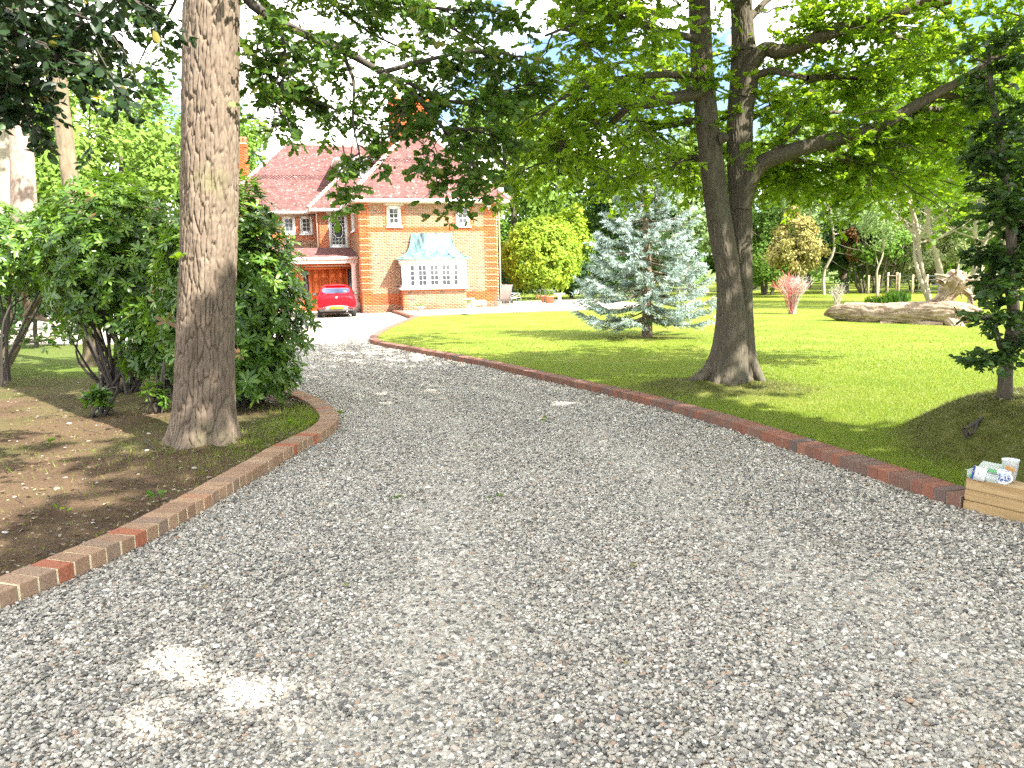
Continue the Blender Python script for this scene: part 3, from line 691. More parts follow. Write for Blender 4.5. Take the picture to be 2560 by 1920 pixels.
for a in (-5.6, -3.46, -2.54): window(basis((a, 6.8, 4.12), UF, NF), 0.67, 0.94, 2, 3)
# tall window with an octagon light
Bq = basis((-1.12, 5.0, 3.29), UF, NF)
ow, (x0, x1, y0, y1) = window(Bq, 1.0, 1.78, 1, 1, True, 0.12, label='tall white window with an octagonal centre light')
gb = MB(Bq); cxo, cyo = (x0+x1)/2, (y0+y1)/2; rx, ry = 0.225, 0.37
oc = np.array([(cxo+sx*rx*kx, cyo+sy*ry*ky) for sx, sy, kx, ky in ((-1, 1, .5, 1), (1, 1, .5, 1), (1, 1, 1, .5), (1, -1, 1, .5), (1, -1, .5, 1), (-1, -1, .5, 1), (-1, -1, 1, .5), (-1, 1, 1, .5))])
for i in range(8):
    a, b = oc[i], oc[(i+1) % 8]; pts = np.array([(a[0], a[1], -0.045), (b[0], b[1], -0.045)])
    gb.tube(pts, 0.022, 6)
for fx in (0.25, 0.5, 0.75):
    x = x0+(x1-x0)*fx
    for b0, b1 in ((y0, cyo-ry if fx == .5 else cyo-ry*1.0), (cyo+ry, y1)): gb.box(x-.011, x+.011, b0, b1, -.07, -.04)
for fy in (0.125, 0.25, 0.375, 0.5, 0.625, 0.75, 0.875):
    y = y0+(y1-y0)*fy
    inside = abs(y-cyo) < ry
    if inside: gb.box(x0, cxo-rx*0.9, y-.011, y+.011, -.068, -.042); gb.box(cxo+rx*0.9, x1, y-.011, y+.011, -.068, -.042)
    else: gb.box(x0, x1, y-.011, y+.011, -.068, -.042)
gb.build('glazing_bar', MAT['white'], ow)

# bay window
bay = MB(); u0, u1, pv = 1.84, 4.90, 0.80
for a0, b0, a1, b1 in ((u0, 0, u0, -pv), (u0, -pv, u1, -pv), (u1, -pv, u1, 0)): pass
brick_wall('wall', (u0, -pv, 0), UF, NF, u1-u0, 1.08, [], lambda a, b, r: (b > 0.95 or (b > .3 and (a < .2)), 0.03 if b < 0.36 else 0.012))
brick_wall('wall', (u0, 0, 0), US, NS, pv, 1.08, [], lambda a, b, r: (b > 0.3, 0.012))
brick_wall('wall', (u1, -pv, 0), (0, 1, 0), (1, 0, 0), pv, 1.08, [], lambda a, b, r: (True, 0.012))
pb = 0.93
bm_ = MB(); bm_.box(u0-0.10, u1+0.10, -pb-0.10, -0.0, 1.08, 1.17); bm_.box(u0-0.02, u0+0.10, -pb, 0, 1.17, 2.30).box(u1-0.10, u1+0.02, -pb, 0, 1.17, 2.30)
bm_.box(u0-0.06, u1+0.06, -pb-0.05, 0, 2.30, 2.46).box(u0-0.14, u1+0.14, -pb-0.13, 0, 2.46, 2.52)
bay_o = bm_.build('bay_window', MAT['white'], house); bay_o['label'] = 'projecting white bay with five casements and a copper roof'
nL = 5; ww = (u1-u0-0.2)/nL
Bb = basis((u0+0.10, -pb, 1.17), UF, NF)
def casement(B, i):
    o, r = window(basis(np.array(B[0])+np.array([ww*i, 0, 0]), UF, NF), ww, 1.13, 2, 4, False, 0.055, sash=0.05, name='casement')
    return o, r
for i in range(nL):
    o, r = casement(Bb, i)
    for c_ in list(o.children): pass
    if i in (0, nL-1):
        B2 = basis(np.array(Bb[0])+np.array([ww*i, 0, 0]), UF, NF)
        xa, xb = (r[0], r[0]+(r[1]-r[0])*0.46) if i == 0 else (r[0]+(r[1]-r[0])*0.52, r[1])
        cm = MB(B2); xs = np.linspace(xa, xb, 14); c = -0.05+0.004*np.sin(np.arange(14)*1.9)
        V = np.concatenate([np.c_[xs, np.full(14, r[2]), c], np.c_[xs, np.full(14, r[3]), c]])
        cm.add(V, np.stack([np.arange(13), np.arange(1, 14), np.arange(1, 14)+14, np.arange(13)+14], -1)); cm.build('curtain', MAT['curtain'], bay_o, True)
# side glass of the bay
m = MB(); m.box(u0-0.025, u0-0.021, -pb+0.12, -0.12, 1.3, 2.2); m.build('pane', MAT['pane'], bay_o)
# copper bell roof, standing seams
prof = [(0.0, 0.0), (0.06, 0.02), (0.30, 0.11), (0.52, 0.27), (0.68, 0.50), (0.78, 0.78), (0.84, 1.12), (0.86, 1.22)]
pr = spath(np.array(prof), 16); RV = []; r0u, r1u, rv = u0-0.24, u1+0.10+0.14, pb+0.22
for ins, hgt in pr:
    a0 = r0u+ins*1.02; a1 = r1u-ins*0.86; vv = -(rv-ins*1.22)
    RV.append([(a0, 0.0, 2.52+hgt), (a0, vv, 2.52+hgt), (a1, vv, 2.52+hgt), (a1, 0.0, 2.52+hgt)])
RV = np.array(RV).reshape(-1, 3); idx = np.arange(16*4).reshape(16, 4)
Fq = np.concatenate([np.stack([idx[:-1, k], idx[:-1, k+1], idx[1:, k+1], idx[1:, k]], -1) for k in range(3)]); m = MB(); m.add(RV, [Fq, idx[-1][None]])
m.box(r0u-.01, r1u+.01, -rv-.01, 0, 2.49, 2.53)
croof = m.build('copper_roof', MAT['copper'], bay_o); croof['label'] = 'curved green verdigris copper roof of the bay'
for k in (1, 2): m.n
for fx in (0.0, 0.26, 0.52, 0.78, 1.0):
    pts = np.array([RV[idx[i, 1]]*(1-fx)+RV[idx[i, 2]]*fx + np.array([0, -0.008, 0.008]) for i in range(16)])
    sm_ = MB(); sm_.tube(pts, 0.016, 5); sm_.build('seam', MAT['copper'], bay_o)

# tiled roofs
def tile_plane(name, poly, eave_a, eave_b, mat='tile', gauge=0.10, tw=0.166, diamond=None):
    """poly: coplanar corner points; rows run parallel to eave_a->eave_b"""
    P = np.array(poly, float); e = nrm(np.array(eave_b, float)-np.array(eave_a, float)); o = np.array(eave_a, float)
    n_ = None
    for i in range(1, len(P)-1):
        c = np.cross(P[i]-P[0], P[i+1]-P[0])
        if np.linalg.norm(c) > 1e-6: n_ = nrm(c); break
    if n_[2] < 0: n_ = -n_
    s = np.cross(n_, e); s = s if s[2] > 0 else -s
    Q = np.c_[(P-o)@e, (P-o)@s]
    # backing sheet
    m = MB(); m.add(P-n_*0.03, [np.arange(len(P))[None]]); back = m.build(name, MAT['tile'], house)
    xs, ys_ = Q[:, 0], Q[:, 1]; out = []; rr = np.random.default_rng(int(abs(P.sum())*100) % 9999)
    for r in range(int(ys_.min()/gauge), int(ys_.max()/gauge)+1):
        y = r*gauge+gauge*0.5; cr = []
        for i in range(len(Q)):
            a, b = Q[i], Q[(i+1) % len(Q)]
            if (a[1]-y)*(b[1]-y) < 0: cr.append(a[0]+(b[0]-a[0])*(y-a[1])/(b[1]-a[1]))
        cr.sort()
        for x0_, x1_ in zip(cr[::2], cr[1::2]):
            k0 = math.floor((x0_-(r % 2)*tw/2)/tw)
            x = k0*tw+(r % 2)*tw/2
            while x < x1_:
                a = max(x, x0_); b = min(x+tw-0.005, x1_)
                if b-a > 0.03: out.append((a, b, r*gauge, diamond is not None and diamond[0] <= r < diamond[1]))
                x += tw
    nT = len(out); A = np.array([(a, b, y) for a, b, y, d in out]); D = np.array([d for *_, d in out])
    tl = rr.normal(0, 0.004, nT); lift = 0.022+tl
    def pt(x, y, z): return o+x[:, None]*e+y[:, None]*s+z[:, None]*n_
    z0_ = np.zeros(nT); a, b, y = A[:, 0], A[:, 1], A[:, 2]
    cut = np.where(D, gauge*0.75, 0.0); mid = (a+b)/2
    V = np.stack([pt(a, y+cut, lift), pt(mid, y, lift), pt(b, y+cut, lift), pt(b, y+gauge*1.05, z0_+0.004), pt(a, y+gauge*1.05, z0_+0.004), pt(a, y+cut, lift-0.016), pt(mid, y, lift-0.016), pt(b, y+cut, lift-0.016)], 1).reshape(-1, 3)
    i = (np.arange(nT)*8)[:, None]
    F5 = i+np.array([[0, 1, 2, 3, 4]]); F4 = np.concatenate([i+np.array([[5, 6, 1, 0]]), i+np.array([[6, 7, 2, 1]])])
    rv_ = rr.random(nT)
    tag(link('roof_tile', mkmesh('roof_tile', V, [F5, F4], MAT[mat], False, {'rnd': ('FACE', np.r_[rv_, rv_, rv_])}), back), kind='stuff')
    return back
def hip(parent, a, b, n):
    a, b = np.array(a, float), np.array(b, float); P = a+(b-a)*np.linspace(0, 1, n+1)[:, None]; d = nrm(b-a)
    x = nrm(np.cross(d, (0, 0, 1.0))); up_ = np.cross(x, d)
    mm = MB(); an = np.linspace(-0.15*pi, 1.15*pi, 6)
    for r_, z in ((0.13, -0.0), (0.085, 0.26)): pass
    ring0 = np.stack([np.cos(an)*0.14, np.zeros(6), np.sin(an)*0.10], -1); ring1 = np.stack([np.cos(an)*0.085, np.full(6, 1.0), np.sin(an)*0.055], -1)
    Ln = np.linalg.norm(b-a)/n*1.15
    V = np.concatenate([ring0, ring1]); V[:, 1] *= Ln; Vw = V[:, :1]*x+V[:, 1:2]*d+V[:, 2:3]*up_
    mm.add(Vw, [np.stack([np.arange(5), np.arange(1, 6), np.arange(1, 6)+6, np.arange(5)+6], -1), np.arange(6)[None]])
    me = mm.mesh('hip_tile', MAT['hip_tile'])
    for p in P[:-1]: link('hip_tile', me, parent, tuple(p+up_*0.005))
AP = (3.38, 3.38, 9.45); AP2 = (3.38, 5.6, 9.45); e0, e1, ev = -0.52, 7.29, -0.57
ez = EV+0.03
# bell-cast: flatter skirt at the eaves, steeper above
def lerp(p, q, t): return tuple(np.array(p)+(np.array(q)-np.array(p))*t)
cA, cB, cC, cD = (e0, ev, ez), (e1, ev, ez), (e1, 9.5, ez), (e0, 9.5, ez)
AR = (3.38, 5.6, 9.45)
rf = tile_plane('roof', [cA, cB, AP], cA, cB, diamond=(26, 29)); rf['label'] = 'steep hipped clay tile roof over the front wing'
tile_plane('roof', [cA, AP, AR, cD], cD, cA); tile_plane('roof', [cB, cC, AR, AP], cB, cC)
hip(rf, cA, AP, 26); hip(rf, cB, AP, 26)
mA = (-2.15, 4.4, 5.31); mC = (2.0, 8.55, 9.46)
rm = tile_plane('roof', [mA, (3.4, 4.4, 5.31), (3.4, 8.55, 9.46), mC], mA, (3.4, 4.4, 5.31))
tile_plane('roof', [mA, mC, (-2.15, 9.5, 5.31)], (-2.15, 9.5, 5.31), mA); hip(rm, mA, lerp(mA, mC, 0.75), 18)
lA, lB = (-6.95, 6.22, 5.31), (2.5, 6.22, 5.31); lR = (-3.05, 10.3, 9.39)
rl_ = tile_plane('roof', [lA, lB, (2.5, 10.3, 9.39), lR], lA, lB, diamond=(26, 30)); tile_plane('roof', [lA, lR, (-6.95, 14, 5.31)], (-6.95, 14, 5.31), lA)
hip(rl_, lA, lR, 24)
rg = MB(); rg.tube(np.array([lR, (2.5, 10.3, 9.39)]), 0.11, 8); rg.tube(np.array([AP, AR]), 0.11, 8); rg.build('ridge_tile', MAT['hip_tile'], rl_)
rp = tile_plane('porch_roof', [(-6.6, 0.80, 2.70), (-0.02, 0.80, 2.70), (-0.02, 5.0, 3.28), (-6.6, 5.0, 3.28)], (-6.6, 0.80, 2.70), (-0.02, 0.80, 2.70))
fascia('porch_fascia', basis((-6.6, 0.92, 2.70), UF, NF), 6.56)
soffit([(-6.6, 0.95), (-0.02, 0.95), (-0.02, 4.6), (-6.6, 4.6)], 2.60)
m = MB(); m.box(-6.6, -0.04, 0.95, 1.35, 2.40, 2.56); m.build('porch_beam', MAT['white'], house)
for cu in (-0.22, -3.35):
    cm = MB(); cm.lathe([(0.0, 0.50), (0.17, 0.50), (0.17, 0.56), (0.135, 0.60), (0.15, 1.2), (0.125, 2.26), (0.135, 2.28), (0.125, 2.30), (0.17, 2.34), (0.19, 2.40)], 20, (cu, 1.15, 0))
    co = cm.build('porch_column', MAT['stonepink'], house, True)
    pm = MB(); pm.box(cu-0.19, cu+0.19, 0.96, 1.34, 0, 0.505); pm.build('plinth', MAT['stonepink'], co)
# front doors
m = MB(); dv = 2.78
m.box(-2.66, -2.60, dv-.06, dv, 0, 2.26).box(-2.36, -2.20, dv-.06, dv, 0, 2.26).box(-0.50, -0.42, dv-.06, dv, 0, 2.26).box(-0.10, -0.06, dv-.06, dv, 0, 2.26).box(-2.66, -0.06, dv-.062, dv, 2.14, 2.262)
dfr = m.build('door_frame', MAT['door'], house)
for a0, a1 in ((-2.60, -2.36), (-0.42, -0.10)):
    m = MB(); m.box(a0, a1, dv-.03, dv-.02, 0.25, 2.14); m.build('side_light', MAT['pane'], dfr); m = MB(); m.box(a0, a1, dv-.05, dv, 0, 0.25); m.build('side_panel', MAT['door'], dfr)
for a0 in (-2.20, -1.35):
    m = MB(); W = 0.845; m.box(a0, a0+W, dv-.03, dv+.02, 0.02, 2.13)
    do = m.build('door', MAT['door'], house); do['label'] = 'panelled red brown wooden front door leaf'
    for pa in (0.10, 0.47):
        for pb0, pb1 in ((0.15, 0.75), (0.88, 1.58), (1.70, 2.03)):
            m = MB(); x0_, x1_ = a0+pa, a0+pa+0.28
            m.box(x0_, x1_, dv-.034, dv-.03, pb0, pb1)
            for q in ((x0_-.02, x0_, pb0-.02, pb1+.02), (x1_, x1_+.02, pb0-.02, pb1+.02), (x0_, x1_, pb0-.02, pb0), (x0_, x1_, pb1, pb1+.02)): m.box(q[0], q[1], dv-.045, dv-.03, q[2], q[3])
            m.build('panel', MAT['door'], do)
    m = MB(); hx = a0+(W-0.06 if a0 < -2 else 0.06); m.lathe([(0, -0.03), (0.03, -0.02), (0.035, 0), (0.02, 0.02), (0, 0.03)], 10, (hx, dv-.08, 1.02)); m.build('handle', MAT['chrome'], do, True)
# soldier arch above the door: single bricks on a gentle curve
for i in range(34):
    a = -2.66+i*0.0772; t_ = (a+1.35)/1.35; z = 2.27+0.09*(1-t_*t_)
    m = MB(); m.box(a, a+0.065, dv-.07, dv-.02, z, z+0.215); m.build('arch_brick', MAT['brick_orange'], dfr)
# dormer
m = MB(); m.box(-0.32, 1.35, 6.25, 9.0, 6.5, 7.95); dm = m.build('dormer', MAT['white'], house)
m = MB(); m.box(-0.60, 1.6, 5.98, 9.2, 7.95, 8.07); m.build('dormer_roof', MAT['white'], dm)
m = MB(); m.box(-0.60, 1.6, 5.98, 9.2, 8.07, 8.12); m.build('dormer_lead', MAT['lead'], dm)
m = MB(); m.box(-0.335, -0.325, 6.3, 9, 6.6, 7.93); m.build('dormer_cheek', MAT['lead'], dm)
dw, _ = window(basis((-0.05, 6.16, 7.15), UF, NF), 1.2, 0.75, 4, 2, True, 0.06); 
# chimneys
def chimney(u0_, u1_, v0_, v1_, z0_, z1_, name='chimney'):
    L = u1_-u0_; B_ = MB(); B_.box(u0_, u1_, v0_, v1_, z0_, z1_); o = B_.build(name, MAT['mortar'], house)
    for (oo, xx, nn, LL) in (((u0_, v0_), (1, 0, 0), (0, -1, 0), L), ((u0_, v1_), (0, -1, 0), (-1, 0, 0), v1_-v0_), ((u1_, v0_), (0, 1, 0), (1, 0, 0), v1_-v0_)):
        w_ = MB(basis((*oo, z0_), xx, nn))
        for r in range(int((z1_-z0_)/0.075)):
            a = -0.1125*(r % 2)
            while a < LL:
                s0, s1 = max(a, 0), min(a+0.215, LL); b0 = r*0.075+.005
                pr_ = 0.05 if (z1_-z0_)-b0 < 0.3 else (0.03 if (int(s0/0.4) % 2 == 0) else 0.012)
                if s1-s0 > 0.02: w_.add(np.array([(s0, b0, 0), (s1, b0, 0), (s1, b0+.065, 0), (s0, b0+.065, 0), (s0, b0, pr_), (s1, b0, pr_), (s1, b0+.065, pr_), (s0, b0+.065, pr_)]), np.array([[4, 5, 6, 7], [0, 1, 5, 4], [1, 2, 6, 5], [2, 3, 7, 6], [3, 0, 4, 7]]))
                a += 0.225
        tag(w_.build('brickwork', MAT['brick_orange'], o), kind='stuff')
    for k in range(3):
        cu = u0_+(k+0.5)*L/3; c_ = MB(); c_.lathe([(0.0, 0), (0.14, 0), (0.12, 0.3), (0.15, 0.33), (0.15, 0.4), (0.1, 0.4), (0.1, 0.2)], 12, (cu, (v0_+v1_)/2, z1_)); c_.build('chimney_pot', MAT['terracotta'], o, True)
chimney(2.35, 4.35, 4.2, 5.3, 8.2, 10.9); chimney(-5.9, -5.2, 11.5, 12.4, 6.5, 9.6)
# downpipe, security lamp
m = MB(); m.tube(np.array([(-1.72, 4.75, 5.1), (-1.72, 4.95, 4.95), (-1.72, 4.95, 3.25)]), 0.035, 8); m.build('downpipe', MAT['cream'], house, True)
m = MB(); m.tube(np.array([(6.82, -0.38, 5.2), (6.86, -0.05, 5.0), (6.86, -0.05, 0.1)]), 0.035, 8); m.build('downpipe', MAT['cream'], house, True)
m = MB(); m.box(6.24, 6.44, -0.16, -0.04, 4.98, 5.10).box(6.31, 6.37, -0.06, 0, 4.88, 5.0); lp = m.build('wall_lamp', MAT['white'], house); m = MB(); m.lathe([(0, 0.03), (0.035, 0.02), (0.035, -0.01), (0, -0.035)], 10, (6.34, -0.09, 4.90)); m.build('sensor', MAT['white'], lp)
# porch floor step
m = MB(); m.box(-6.3, -0.06, 1.0, 4.6, -0.1, 0.06); m.build('porch_step', MAT['stone'], house)

# ================================================================ the red car
car = thing('parked_car', 'red hatchback parked nose in at the front door', 'car', (-7.50, 33.45, -0.134), radians(14.0))
def carbody():
    # stations along y from tail (0) to nose (4.05); half section points (x,z)
    st = [  # y, half widths & heights: bottom, sill, mid, belt, roof side, roof centre
        (0.00, [(0.0, 0.36), (0.48, 0.36), (0.62, 0.44), (0.68, 0.62), (0.66, 0.78), (0.56, 0.86), (0.38, 0.885), (0.0, 0.90)]),
        (0.06, [(0.0, 0.30), (0.58, 0.30), (0.74, 0.40), (0.795, 0.62), (0.765, 0.82), (0.62, 0.925), (0.42, 0.95), (0.0, 0.96)]),
        (0.20, [(0.0, 0.27), (0.64, 0.27), (0.80, 0.36), (0.845, 0.62), (0.805, 0.86), (0.675, 1.02), (0.46, 1.06), (0.0, 1.075)]),
        (0.42, [(0.0, 0.25), (0.68, 0.25), (0.825, 0.34), (0.86, 0.62), (0.82, 0.89), (0.655, 1.16), (0.47, 1.245), (0.0, 1.265)]),
        (0.66, [(0.0, 0.24), (0.70, 0.24), (0.835, 0.33), (0.865, 0.62), (0.825, 0.90), (0.635, 1.25), (0.48, 1.365), (0.0, 1.40)]),
        (0.95, [(0.0, 0.23), (0.70, 0.23), (0.835, 0.33), (0.865, 0.62), (0.83, 0.90), (0.63, 1.29), (0.48, 1.405), (0.0, 1.44)]),
        (1.60, [(0.0, 0.22), (0.70, 0.22), (0.83, 0.32), (0.86, 0.62), (0.83, 0.90), (0.64, 1.30), (0.48, 1.41), (0.0, 1.45)]),
        (2.30, [(0.0, 0.22), (0.70, 0.22), (0.83, 0.32), (0.86, 0.62), (0.83, 0.90), (0.68, 1.20), (0.5, 1.30), (0.0, 1.34)]),
        (2.95, [(0.0, 0.22), (0.70, 0.22), (0.83, 0.32), (0.86, 0.60), (0.83, 0.86), (0.76, 0.93), (0.5, 0.98), (0.0, 1.0)]),
        (3.60, [(0.0, 0.24), (0.68, 0.24), (0.80, 0.34), (0.82, 0.56), (0.78, 0.74), (0.68, 0.81), (0.4, 0.86), (0.0, 0.88)]),
        (4.05, [(0.0, 0.32), (0.48, 0.32), (0.58, 0.40), (0.60, 0.52), (0.56, 0.62), (0.48, 0.66), (0.3, 0.69), (0.0, 0.70)])]
    V = []
    for y, h in st:
        full = h + [(-x, z) for x, z in h[-2:0:-1]]; V += [(x, y, z) for x, z in full]
    k = len(st[0][1])*2-2; n = len(st); i, j = np.meshgrid(np.arange(n-1), np.arange(k), indexing='ij'); j2 = (j+1) % k
    Fq = [np.stack([i*k+j, (i+1)*k+j, (i+1)*k+j2, i*k+j2], -1).reshape(-1, 4), np.arange(k)[None], ((n-1)*k+np.arange(k))[::-1][None].copy()]
    return np.array(V), Fq
V, Fq = carbody()
body = link('body', mkmesh('body', V, Fq, MAT['carred'], True), car)
sb = body.modifiers.new('sub', 'SUBSURF'); sb.levels = 2; sb.render_levels = 2
# glass surfaces follow the body, slightly proud
def patch(name, P, mat, parent=car, sub=True):
    P = np.array(P, float); m = MB(); n, k = P.shape[:2]; m.add(P.reshape(-1, 3), grid_faces(n, k)); o = m.build(name, mat, parent, True)
    if sub: s_ = o.modifiers.new('sub', 'SUBSURF'); s_.levels = 2; s_.render_levels = 2; s_.boundary_smooth = 'ALL'
    return o
def rear_pt(x, z):
    # surface of the hatch: y as a function of height
    y = np.interp(z, [0.36, 0.60, 0.85, 0.96, 1.06, 1.245, 1.36, 1.43], [0.0, -0.01, 0.02, 0.08, 0.20, 0.415, 0.64, 0.95]) + 0.10*abs(x)**2.2
    return (x, y-0.022, z)
gw = [(-0.50, -0.58), (0, 0)]
rw = patch('rear_window', [[rear_pt(x*sx, z) for x in (-0.60, -0.42, -0.2, 0, 0.2, 0.42, 0.60)] for z, sx in ((1.045, 0.72), (1.09, 0.94), (1.16, 1.0), (1.235, 0.95), (1.275, 0.80))], MAT['carglass'])
patch('spoiler', [[(x, 0.50+0.08*abs(x)-dy, z-0.03*abs(x)**2) for x in (-0.46, -0.3, 0, 0.3, 0.46)] for z, dy in ((1.335, 0.02), (1.37, 0.06), (1.405, 0.0), (1.42, -0.2))], MAT['carred'])
for s_ in (-1, 1):
    patch('side_window', [[(s_*(np.interp(z, [0.92, 1.22], [0.845, 0.70])), y, z) for y in yy] for z, yy in ((0.94, (0.55, 1.2, 1.9, 2.6)), (1.08, (0.62, 1.2, 1.9, 2.4)), (1.22, (0.80, 1.3, 1.9, 2.15)))], MAT['carglass'])
    # round tail light
    tl = MB(); th = np.arange(16)/16*2*pi; prof2 = [(0.105, 0.0), (0.10, -0.02), (0.06, -0.04), (0.0, -0.046)]
    Vt = []; c0 = np.array([s_*0.665, 0.115, 0.775])
    for r_, d_ in prof2: Vt += [tuple(c0+np.array([r_*cos(a)*0.9, d_+0.10*r_*cos(a)*s_, r_*sin(a)])) for a in th]
    i, j = np.meshgrid(np.arange(3), np.arange(16), indexing='ij'); tl.add(np.array(Vt), np.stack([i*16+j, i*16+(j+1) % 16, (i+1)*16+(j+1) % 16, (i+1)*16+j], -1).reshape(-1, 4))
    tl.build('tail_light', MAT['tail'], car, True)
    m = MB(); m.box(s_*0.60-0.13, s_*0.60+0.13, -0.035, 0.05, 0.405, 0.45); m.build('reflector', MAT['tail'], car)
    # door mirror
    m = MB(); m.add(np.array([(s_*(0.90+0.11*sin(a)*cos(b_)), 2.15+0.07*sin(b_), 0.98+0.075*cos(a)*cos(b_)) for a in np.arange(12)/12*2*pi for b_ in (-1.2, -0.6, 0, 0.6, 1.2)]), np.array([[(i_*5+j_), ((i_+1) % 12)*5+j_, ((i_+1) % 12)*5+j_+1, i_*5+j_+1] for i_ in range(12) for j_ in range(4)]))
    mi = m.build('door_mirror', MAT['carblack'], car, True)
    m = MB(); a = np.arange(12)/12*2*pi; m.add(np.array([(s_*(0.905+0.085*cos(q)), 2.10, 0.98+0.055*sin(q)) for q in a]), [np.arange(12)[None]]); m.build('mirror_glass', MAT['chrome'], mi)
bp = patch('bumper', [[(x, np.interp(abs(x), [0, .5, .74], [-0.035, -0.01, 0.10])+dy, z+0.05*(abs(x) < 0.35)*(z > .4)) for x in (-0.74, -0.55, -0.3, 0, 0.3, 0.55, 0.74)] for z, dy in ((0.27, 0.10), (0.30, 0.0), (0.40, -0.02), (0.475, 0.005), (0.485, 0.05))], MAT['cargrey'])
m = MB(); m.box(-0.27, 0.27, -0.085, -0.07, 0.375, 0.49); npl = m.build('number_plate', MAT['plate'], car)
GL = {'F': ['111', '100', '110', '100', '100'], 'J': ['001', '001', '001', '101', '111'], '6': ['111', '100', '111', '101', '111'], '2': ['111', '001', '111', '100', '111'], 'U': ['101', '101', '101', '101', '111'], 'C': ['111', '100', '100', '100', '111'], 'W': ['101', '101', '111', '111', '101']}
m = MB(); cx_ = -0.235
for ch in 'FJ62 UCW':
    if ch != ' ':
        for r_, row in enumerate(GL[ch]):
            for c_, v_ in enumerate(row):
                if v_ == '1': m.box(cx_+c_*0.017, cx_+c_*0.017+0.0165, -0.0872, -0.084, 0.468-r_*0.016-0.0155, 0.468-r_*0.016)
    cx_ += 0.062 if ch != ' ' else 0.035
m.build('plate_lettering', MAT['ink'], npl)
m = MB(); m.lathe([(0, 0), (0.045, 0), (0.05, 0.01), (0.03, 0.02), (0, 0.022)], 16); V, fs, _ = m.data(); V = np.c_[V[:, 0]*1.2, -V[:, 2]-0.006+0.02, V[:, 1]+0.865]; link('badge', mkmesh('badge', V, fs, MAT['chrome'], True), car)
m = MB(); m.tube(np.array([(0, 0.62, 1.42), (0, 0.52, 1.54)]), 0.008, 6); m.build('aerial', MAT['carred'], car)
m = MB(); m.tube(np.array([rear_pt(-0.02, 1.055), rear_pt(0.38, 1.115)])+np.array([0, -0.02, 0]), 0.010, 6); m.build('wiper', MAT['carblack'], car)
m = MB(); m.box(0.33, 0.43, 0.19, 0.2, 1.10, 1.14); m.build('window_sticker', MAT['white'], car)
for s_ in (-1, 1):
    for wy in (0.72, 3.2):
        m = MB(); R_ = 0.305; m.lathe([(0.20, -0.10), (0.27, -0.105), (R_, -0.085), (R_+.003, 0), (R_, 0.085), (0.27, 0.105), (0.20, 0.10)], 32); V, fs, _ = m.data()
        V = np.c_[V[:, 2]+s_*0.735, V[:, 0]+wy, V[:, 1]+0.305]; wl = link('wheel', mkmesh('wheel', V, fs, MAT['rubber'], True), car)
        m = MB(); m.lathe([(0.0, 0.05), (0.06, 0.06), (0.17, 0.055), (0.205, 0.09)], 20); V, fs, _ = m.data(); link('rim', mkmesh('rim', np.c_[V[:, 2]*s_+s_*0.735, V[:, 0]+wy, V[:, 1]+0.305], fs, MAT['chrome'], True), wl)
m = MB(); m.box(-0.72, 0.72, 0.3, 3.7, 0.17, 0.32); m.build('underbody', MAT['carblack'], car)
m = MB(); m.tube(np.array([(0.42, 0.02, 0.26), (0.42, 0.4, 0.26)]), 0.035, 10); m.build('exhaust', MAT['chrome'], car, True)
# ================================================================ foliage machinery
def tmpl(kind):
    if kind == 'oak':
        h = [(0, 0.02), (0.28, 0.20), (0.40, 0.12), (0.58, 0.30), (0.70, 0.17), (0.86, 0.22), (1.0, 0.0)]
        pts = [(x, y, 0.10*abs(y)) for x, y in h]+[(x, -y, 0.10*abs(y)) for x, y in h[-2:0:-1]]
        return np.array(pts), [np.arange(len(pts))[None]]
    if kind == 'oak_simple':
        h = [(0, 0.02), (0.30, 0.21), (0.44, 0.13), (0.66, 0.30), (1.0, 0.0)]
        pts = [(x, y, 0.10*abs(y)) for x, y in h]+[(x, -y, 0.10*abs(y)) for x, y in h[-2:0:-1]]
        return np.array(pts), [np.arange(len(pts))[None]]
    if kind == 'needle_tri':
        return np.array([(0, 0.09, 0), (1, 0, 0), (0, -0.09, 0)]), [np.array([[0, 2, 1]])]
    if kind == 'maple':
        h = [(0, 0.03), (0.12, 0.30), (0.30, 0.24), (0.42, 0.46), (0.55, 0.22), (0.72, 0.24), (1.0, 0.0)]
        pts = [(x, y, 0) for x, y in h]+[(x, -y, 0) for x, y in h[-2:0:-1]]
        return np.array(pts), [np.arange(len(pts))[None]]
    if kind == 'oval':      # folded, 4 tris
        pts = [(0, 0, 0), (0.25, 0.24, 0.05), (0.65, 0.26, 0.05), (1, 0, -0.03), (0.65, -0.26, 0.05), (0.25, -0.24, 0.05)]
        return np.array(pts), [np.array([[0, 3, 2, 1], [0, 5, 4, 3]])]
    if kind == 'rhodo':
        pts = [(0.0, 0, 0), (0.3, 0.12, 0.02), (0.7, 0.15, -0.02), (1, 0, -0.14), (0.7, -0.15, -0.02), (0.3, -0.12, 0.02), (0.35, 0, -0.015), (0.7, 0, -0.05)]
        return np.array(pts), [np.array([[0, 6, 1], [0, 5, 6]]), np.array([[6, 7, 2, 1], [5, 4, 7, 6]]), np.array([[7, 3, 2], [4, 3, 7]])]
    if kind == 'rhomb':
        return np.array([(0, 0, 0), (0.45, 0.30, 0.06), (1, 0, 0), (0.45, -0.30, 0.06)]), [np.array([[0, 2, 1], [0, 3, 2]])]
    if kind == 'needle':
        return np.array([(0, 0.0, 0), (0.3, 0.13, 0), (1, 0, 0), (0.3, -0.13, 0)]), [np.array([[0, 3, 2, 1]])]
TM = {k: tmpl(k) for k in ('oak', 'oak_simple', 'needle_tri', 'maple', 'oval', 'rhodo', 'rhomb', 'needle')}
